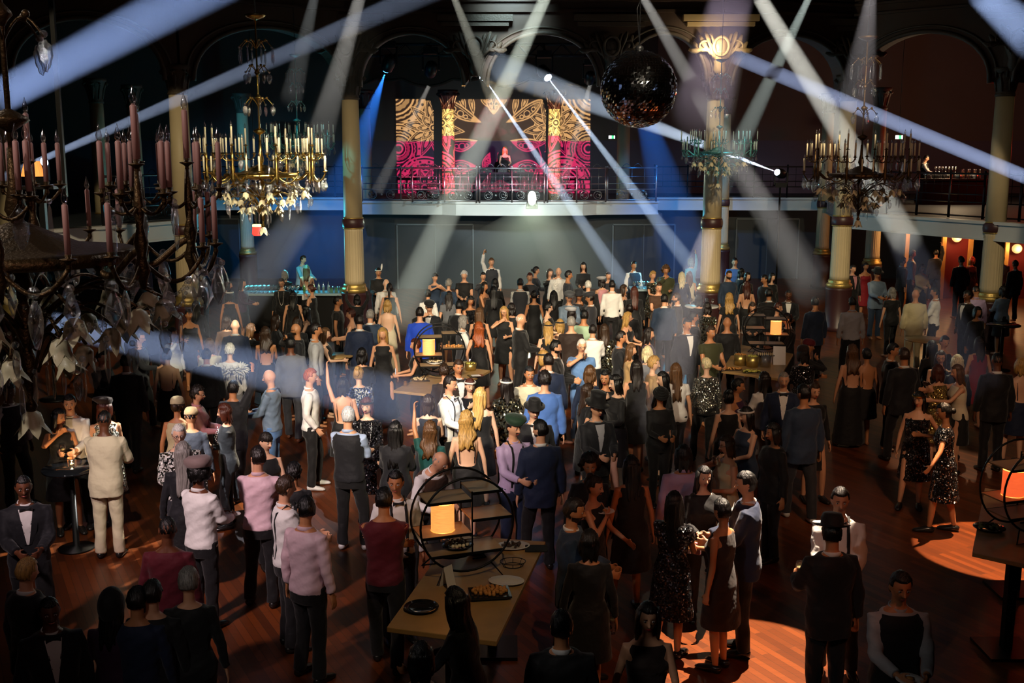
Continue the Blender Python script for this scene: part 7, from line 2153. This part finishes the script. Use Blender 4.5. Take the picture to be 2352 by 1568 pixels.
def beam(label, a, b, wa, wb, Ya, Yb, color, L, blend=0.5, narrow=1.0, ext_a=0.0, ext_b=0.0, apex=None):
    """a shaft of lit haze from image point a (depth Ya, width wa px) to b; the lamp sits at the narrow end's apex"""
    A = at_y(a[0], a[1], Ya); B = at_y(b[0], b[1], Yb)
    ra = wa / F_PX * Ya / 2; rb = wb / F_PX * Yb / 2
    if ra > rb:
        A, B, ra, rb = B, A, rb, ra
        ext_a, ext_b = ext_b, ext_a
    if apex:
        ra = 0.001
    d = (B - A); Ln = d.length; d = d / Ln
    slope = max((rb - ra) / Ln, 0.006)
    back = min(ra / slope, 16.0); S = A - d * back; half = math.atan(slope) if ra / slope <= 16 else math.atan(rb / (Ln + back))
    end = B + d * ext_b; tot = (end - S).length
    start = S + d * max(0.0, back - ext_a - 0.001) if back > 0.05 else S
    s0 = (start - S).length; half_m = half * 1.25
    mb = MB(); n = 28; q = np.array(d.to_track_quat('Z', 'Y').to_matrix()); t = np.linspace(0, 2 * PI, n, endpoint=False)
    R = []
    for u in (s0, tot):
        r_ = max(0.012, u * math.tan(half_m)); R.append(np.stack([r_ * np.cos(t), r_ * np.sin(t), np.full(n, u - s0)], 1))
    mb.rings(R).xf(lambda v: v @ q.T)
    o = mb.build('light_beam', M_HAZE, smooth=False); o.location = start
    tag(o, label, 'light beam', None, 'stuff')
    dm = s0 + (tot - s0) * 0.5; D = 2 * dm * math.tan(half)
    P = L * 4 * PI * 4 * PI * dm * dm / (HAZE * D) / max(0.3, narrow)
    lo = spot('beam_lamp', S, end, P, color, math.degrees(half_m), blend, 0.01)
    c = bpy.data.collections.new('beam_haze'); c.objects.link(o)
    lo.light_linking.receiver_collection = c
    return o


W_ = (1.0, 0.97, 0.90); BW = (0.62, 0.78, 1.0); BL = (0.30, 0.50, 1.0); DB = (0.03, 0.22, 1.0)
beam('broad blue beam sweeping down from the ceiling past the dark chandelier pole', (0, 222), (430, -5), 66, 88, 9, 12, (0.36, 0.52, 1.0), 0.20, ext_b=3)
beam('long thin blue-white beam rising from the dim balcony lamp behind the candles', (85, 371), (955, -5), 12, 44, 21, 17, (0.55, 0.68, 1.0), 0.20, ext_b=2)
beam('short stub of the thin beam left of the orange lamp', (-40, 430), (60, 382), 22, 14, 21, 21, (0.55, 0.68, 1.0), 0.14)
beam('wide pale beam slanting down past the cream column to the cyan bar', (868, -5), (600, 650), 66, 86, 22, 25, (0.95, 0.92, 0.92), 0.12, ext_b=1)
beam('narrower pale beam beside the wide one above the cream column', (826, -5), (730, 330), 24, 56, 21, 23, (0.95, 0.92, 0.86), 0.10)
beam('faint pale beam above the teal chandelier', (722, -5), (668, 230), 18, 46, 20, 22, (0.8, 0.85, 0.85), 0.03)
beam('thin beam crossing the left of the truss and fading over the far wall', (1043, -5), (1292, 620), 13, 66, 24, 29, (0.95, 0.95, 0.78), 0.05, ext_b=.5)
beam('bright greenish white beam slanting across the screen to the crowd', (1252, -5), (930, 700), 24, 70, 20, 24, (0.90, 1.0, 0.84), 0.20, ext_b=.6)
beam('sharp blue-white beam from the moving head by the truss', (1114, 182), (1436, 655), 8, 34, 33.6, 27, BW, 0.34, apex=1)
beam('sharp blue-white beam from the second moving head', (1263, 184), (1602, 630), 8, 36, 33.6, 28, BW, 0.34, apex=1)
beam('white beam crossing behind the mirror ball', (1781, 394), (1130, 150), 10, 62, 33, 25, (0.66, 0.80, 1.0), 0.40, apex=1)
beam('dim beam crossing the bright column from the ceiling', (1478, -5), (1868, 680), 16, 72, 19, 23, (0.95, 0.92, 0.85), 0.07)
beam('strong warm white beam slanting across the beam-crossed column', (1745, -5), (2086, 560), 28, 62, 18, 22, (1.0, 0.98, 0.86), 0.26)
beam('thin greenish beam leaning the other way behind the bright column', (1858, -5), (1640, 455), 13, 50, 23, 27, (0.85, 1.0, 0.92), 0.11)
beam('wide dim beam falling on the crystal chandelier', (2000, -5), (1962, 270), 22, 84, 14, 16, (0.85, 0.78, 0.80), 0.05)
beam('broad violet-grey beam over the glowing bracket', (1680, -5), (1612, 260), 84, 120, 16, 20, (0.80, 0.62, 0.85), 0.07)
beam('long blue beam descending from the bracket to the red alcove', (1690, 130), (2360, 408), 20, 26, 26, 17, (0.50, 0.62, 1.0), 0.22)
beam('broad blue beam in the upper corner beyond the dim column', (2255, -15), (2380, 92), 54, 82, 10, 11, (0.42, 0.58, 1.0), 0.24)
beam('deep blue beam from the moving head over the cyan bar', (884, 170), (715, 640), 12, 150, 34, 38, DB, 0.13, apex=1)
beam('deep blue beam beside the bright column, falling to the far crowd', (1470, 230), (1590, 640), 26, 130, 35, 38, DB, 0.10)
beam('broad blue-white beam skimming over the heads of the crowd', (120, 742), (985, 935), 46, 112, 9.5, 13.5, (0.45, 0.60, 1.0), 0.13)
beam('short pale beam left of the screen edge', (985, 198), (866, 440), 8, 26, 36, 37, W_, 0.07)
beam('short pale beam above the pink pattern of the screen', (1356, 192), (1278, 470), 8, 26, 35, 37, W_, 0.08)
beam('warm grey shaft of haze above the crowd beyond the green cap', (1625, 540), (1485, 1000), 36, 150, 21, 15.5, (0.95, 0.85, 0.88), 0.065)
beam('greenish glow of haze below the white floodlight', (1222, 470), (1232, 660), 16, 330, 36.5, 33, (0.75, 1.0, 0.55), 0.03)
beam('dim grey shaft over the dark right side of the crowd', (1700, 380), (1870, 640), 30, 74, 24, 24, (0.9, 0.82, 0.85), 0.04)
beam('soft haze shaft over the tuxedoed men left of the crowd', (690, 500), (455, 830), 70, 110, 20, 18, (0.9, 0.92, 1.0), 0.05)
beam('violet haze shaft falling through the chandelier by the amber bar', (2070, 540), (2240, 900), 60, 120, 19, 16, (0.6, 0.62, 0.85), 0.018)



def head_at(px, py, Y, tgt, label, sp=1.0, **k):
    A = at_y(px, py, Y); d = (Vector(tgt) - A).normalized()
    return moving_head(A - d * 0.30 * sp, tgt, label, s=sp, **k)


head_at(1114, 182, 33.6, at_y(1436, 655, 27), 'lit moving head lamp where the first sharp blue beam starts', 1.3)
head_at(1263, 184, 33.6, at_y(1602, 630, 28), 'lit moving head lamp where the second sharp blue beam starts', 1.3)
head_at(884, 170, 34, at_y(715, 640, 38), 'moving head lamp sending the deep blue beam', 1.3, lens=mat('blue_lens', (0.1, 0.2, 1), emit=12, ecol=(0.05, 0.3, 1.0)))
moving_head(at_y(990, 158, 34.2), at_y(940, 400, 38), 'unlit moving head lamp under the truss between the arches', on=False, s=1.3)
moving_head(at_y(1355, 178, 34.2), at_y(1300, 400, 38), 'moving head lamp near the mirror ball end of the truss', s=1.1, lens=mat('dim_lens', (0.5, 0.6, 0.8), emit=1.5, ecol=(0.5, 0.7, 1)))
mh = head_at(1781, 394, 33, at_y(1130, 150, 25), 'glaring moving head lamp on a stand behind the teal chandelier', 1.0, hang=False)
sp_ = mh.location
st = root('lamp_stand', (sp_.x, sp_.y, 0), 0, 'thin black stand carrying the glaring moving head lamp', 'stand')
MB().tube([(0, 0, 0.02), (0, 0, sp_.z - 0.40)], 0.03, 8).build('pole', M_BLACKMETAL, st)
MB().lathe([(0.3, 0), (0.3, 0.03), (0.04, 0.06)], 16).build('base_plate', M_BLACKMETAL, st)
moving_head(at_y(88, 378, 21.2), at_y(955, -5, 17), 'moving head lamp beside the orange pleated lamp', s=0.9, hang=False)
sp_ = at_y(88, 378, 21.2); st = root('lamp_stand', (sp_.x, 21.2, 0), 0, 'thin black stand carrying the lamp beside the orange pleated shade', 'stand')
MB().tube([(0, 0, 0.02), (0, 0, sp_.z - 0.36)], 0.03, 8).build('pole', M_BLACKMETAL, st)
MB().lathe([(0.3, 0), (0.3, 0.03), (0.04, 0.06)], 16).build('base_plate', M_BLACKMETAL, st)
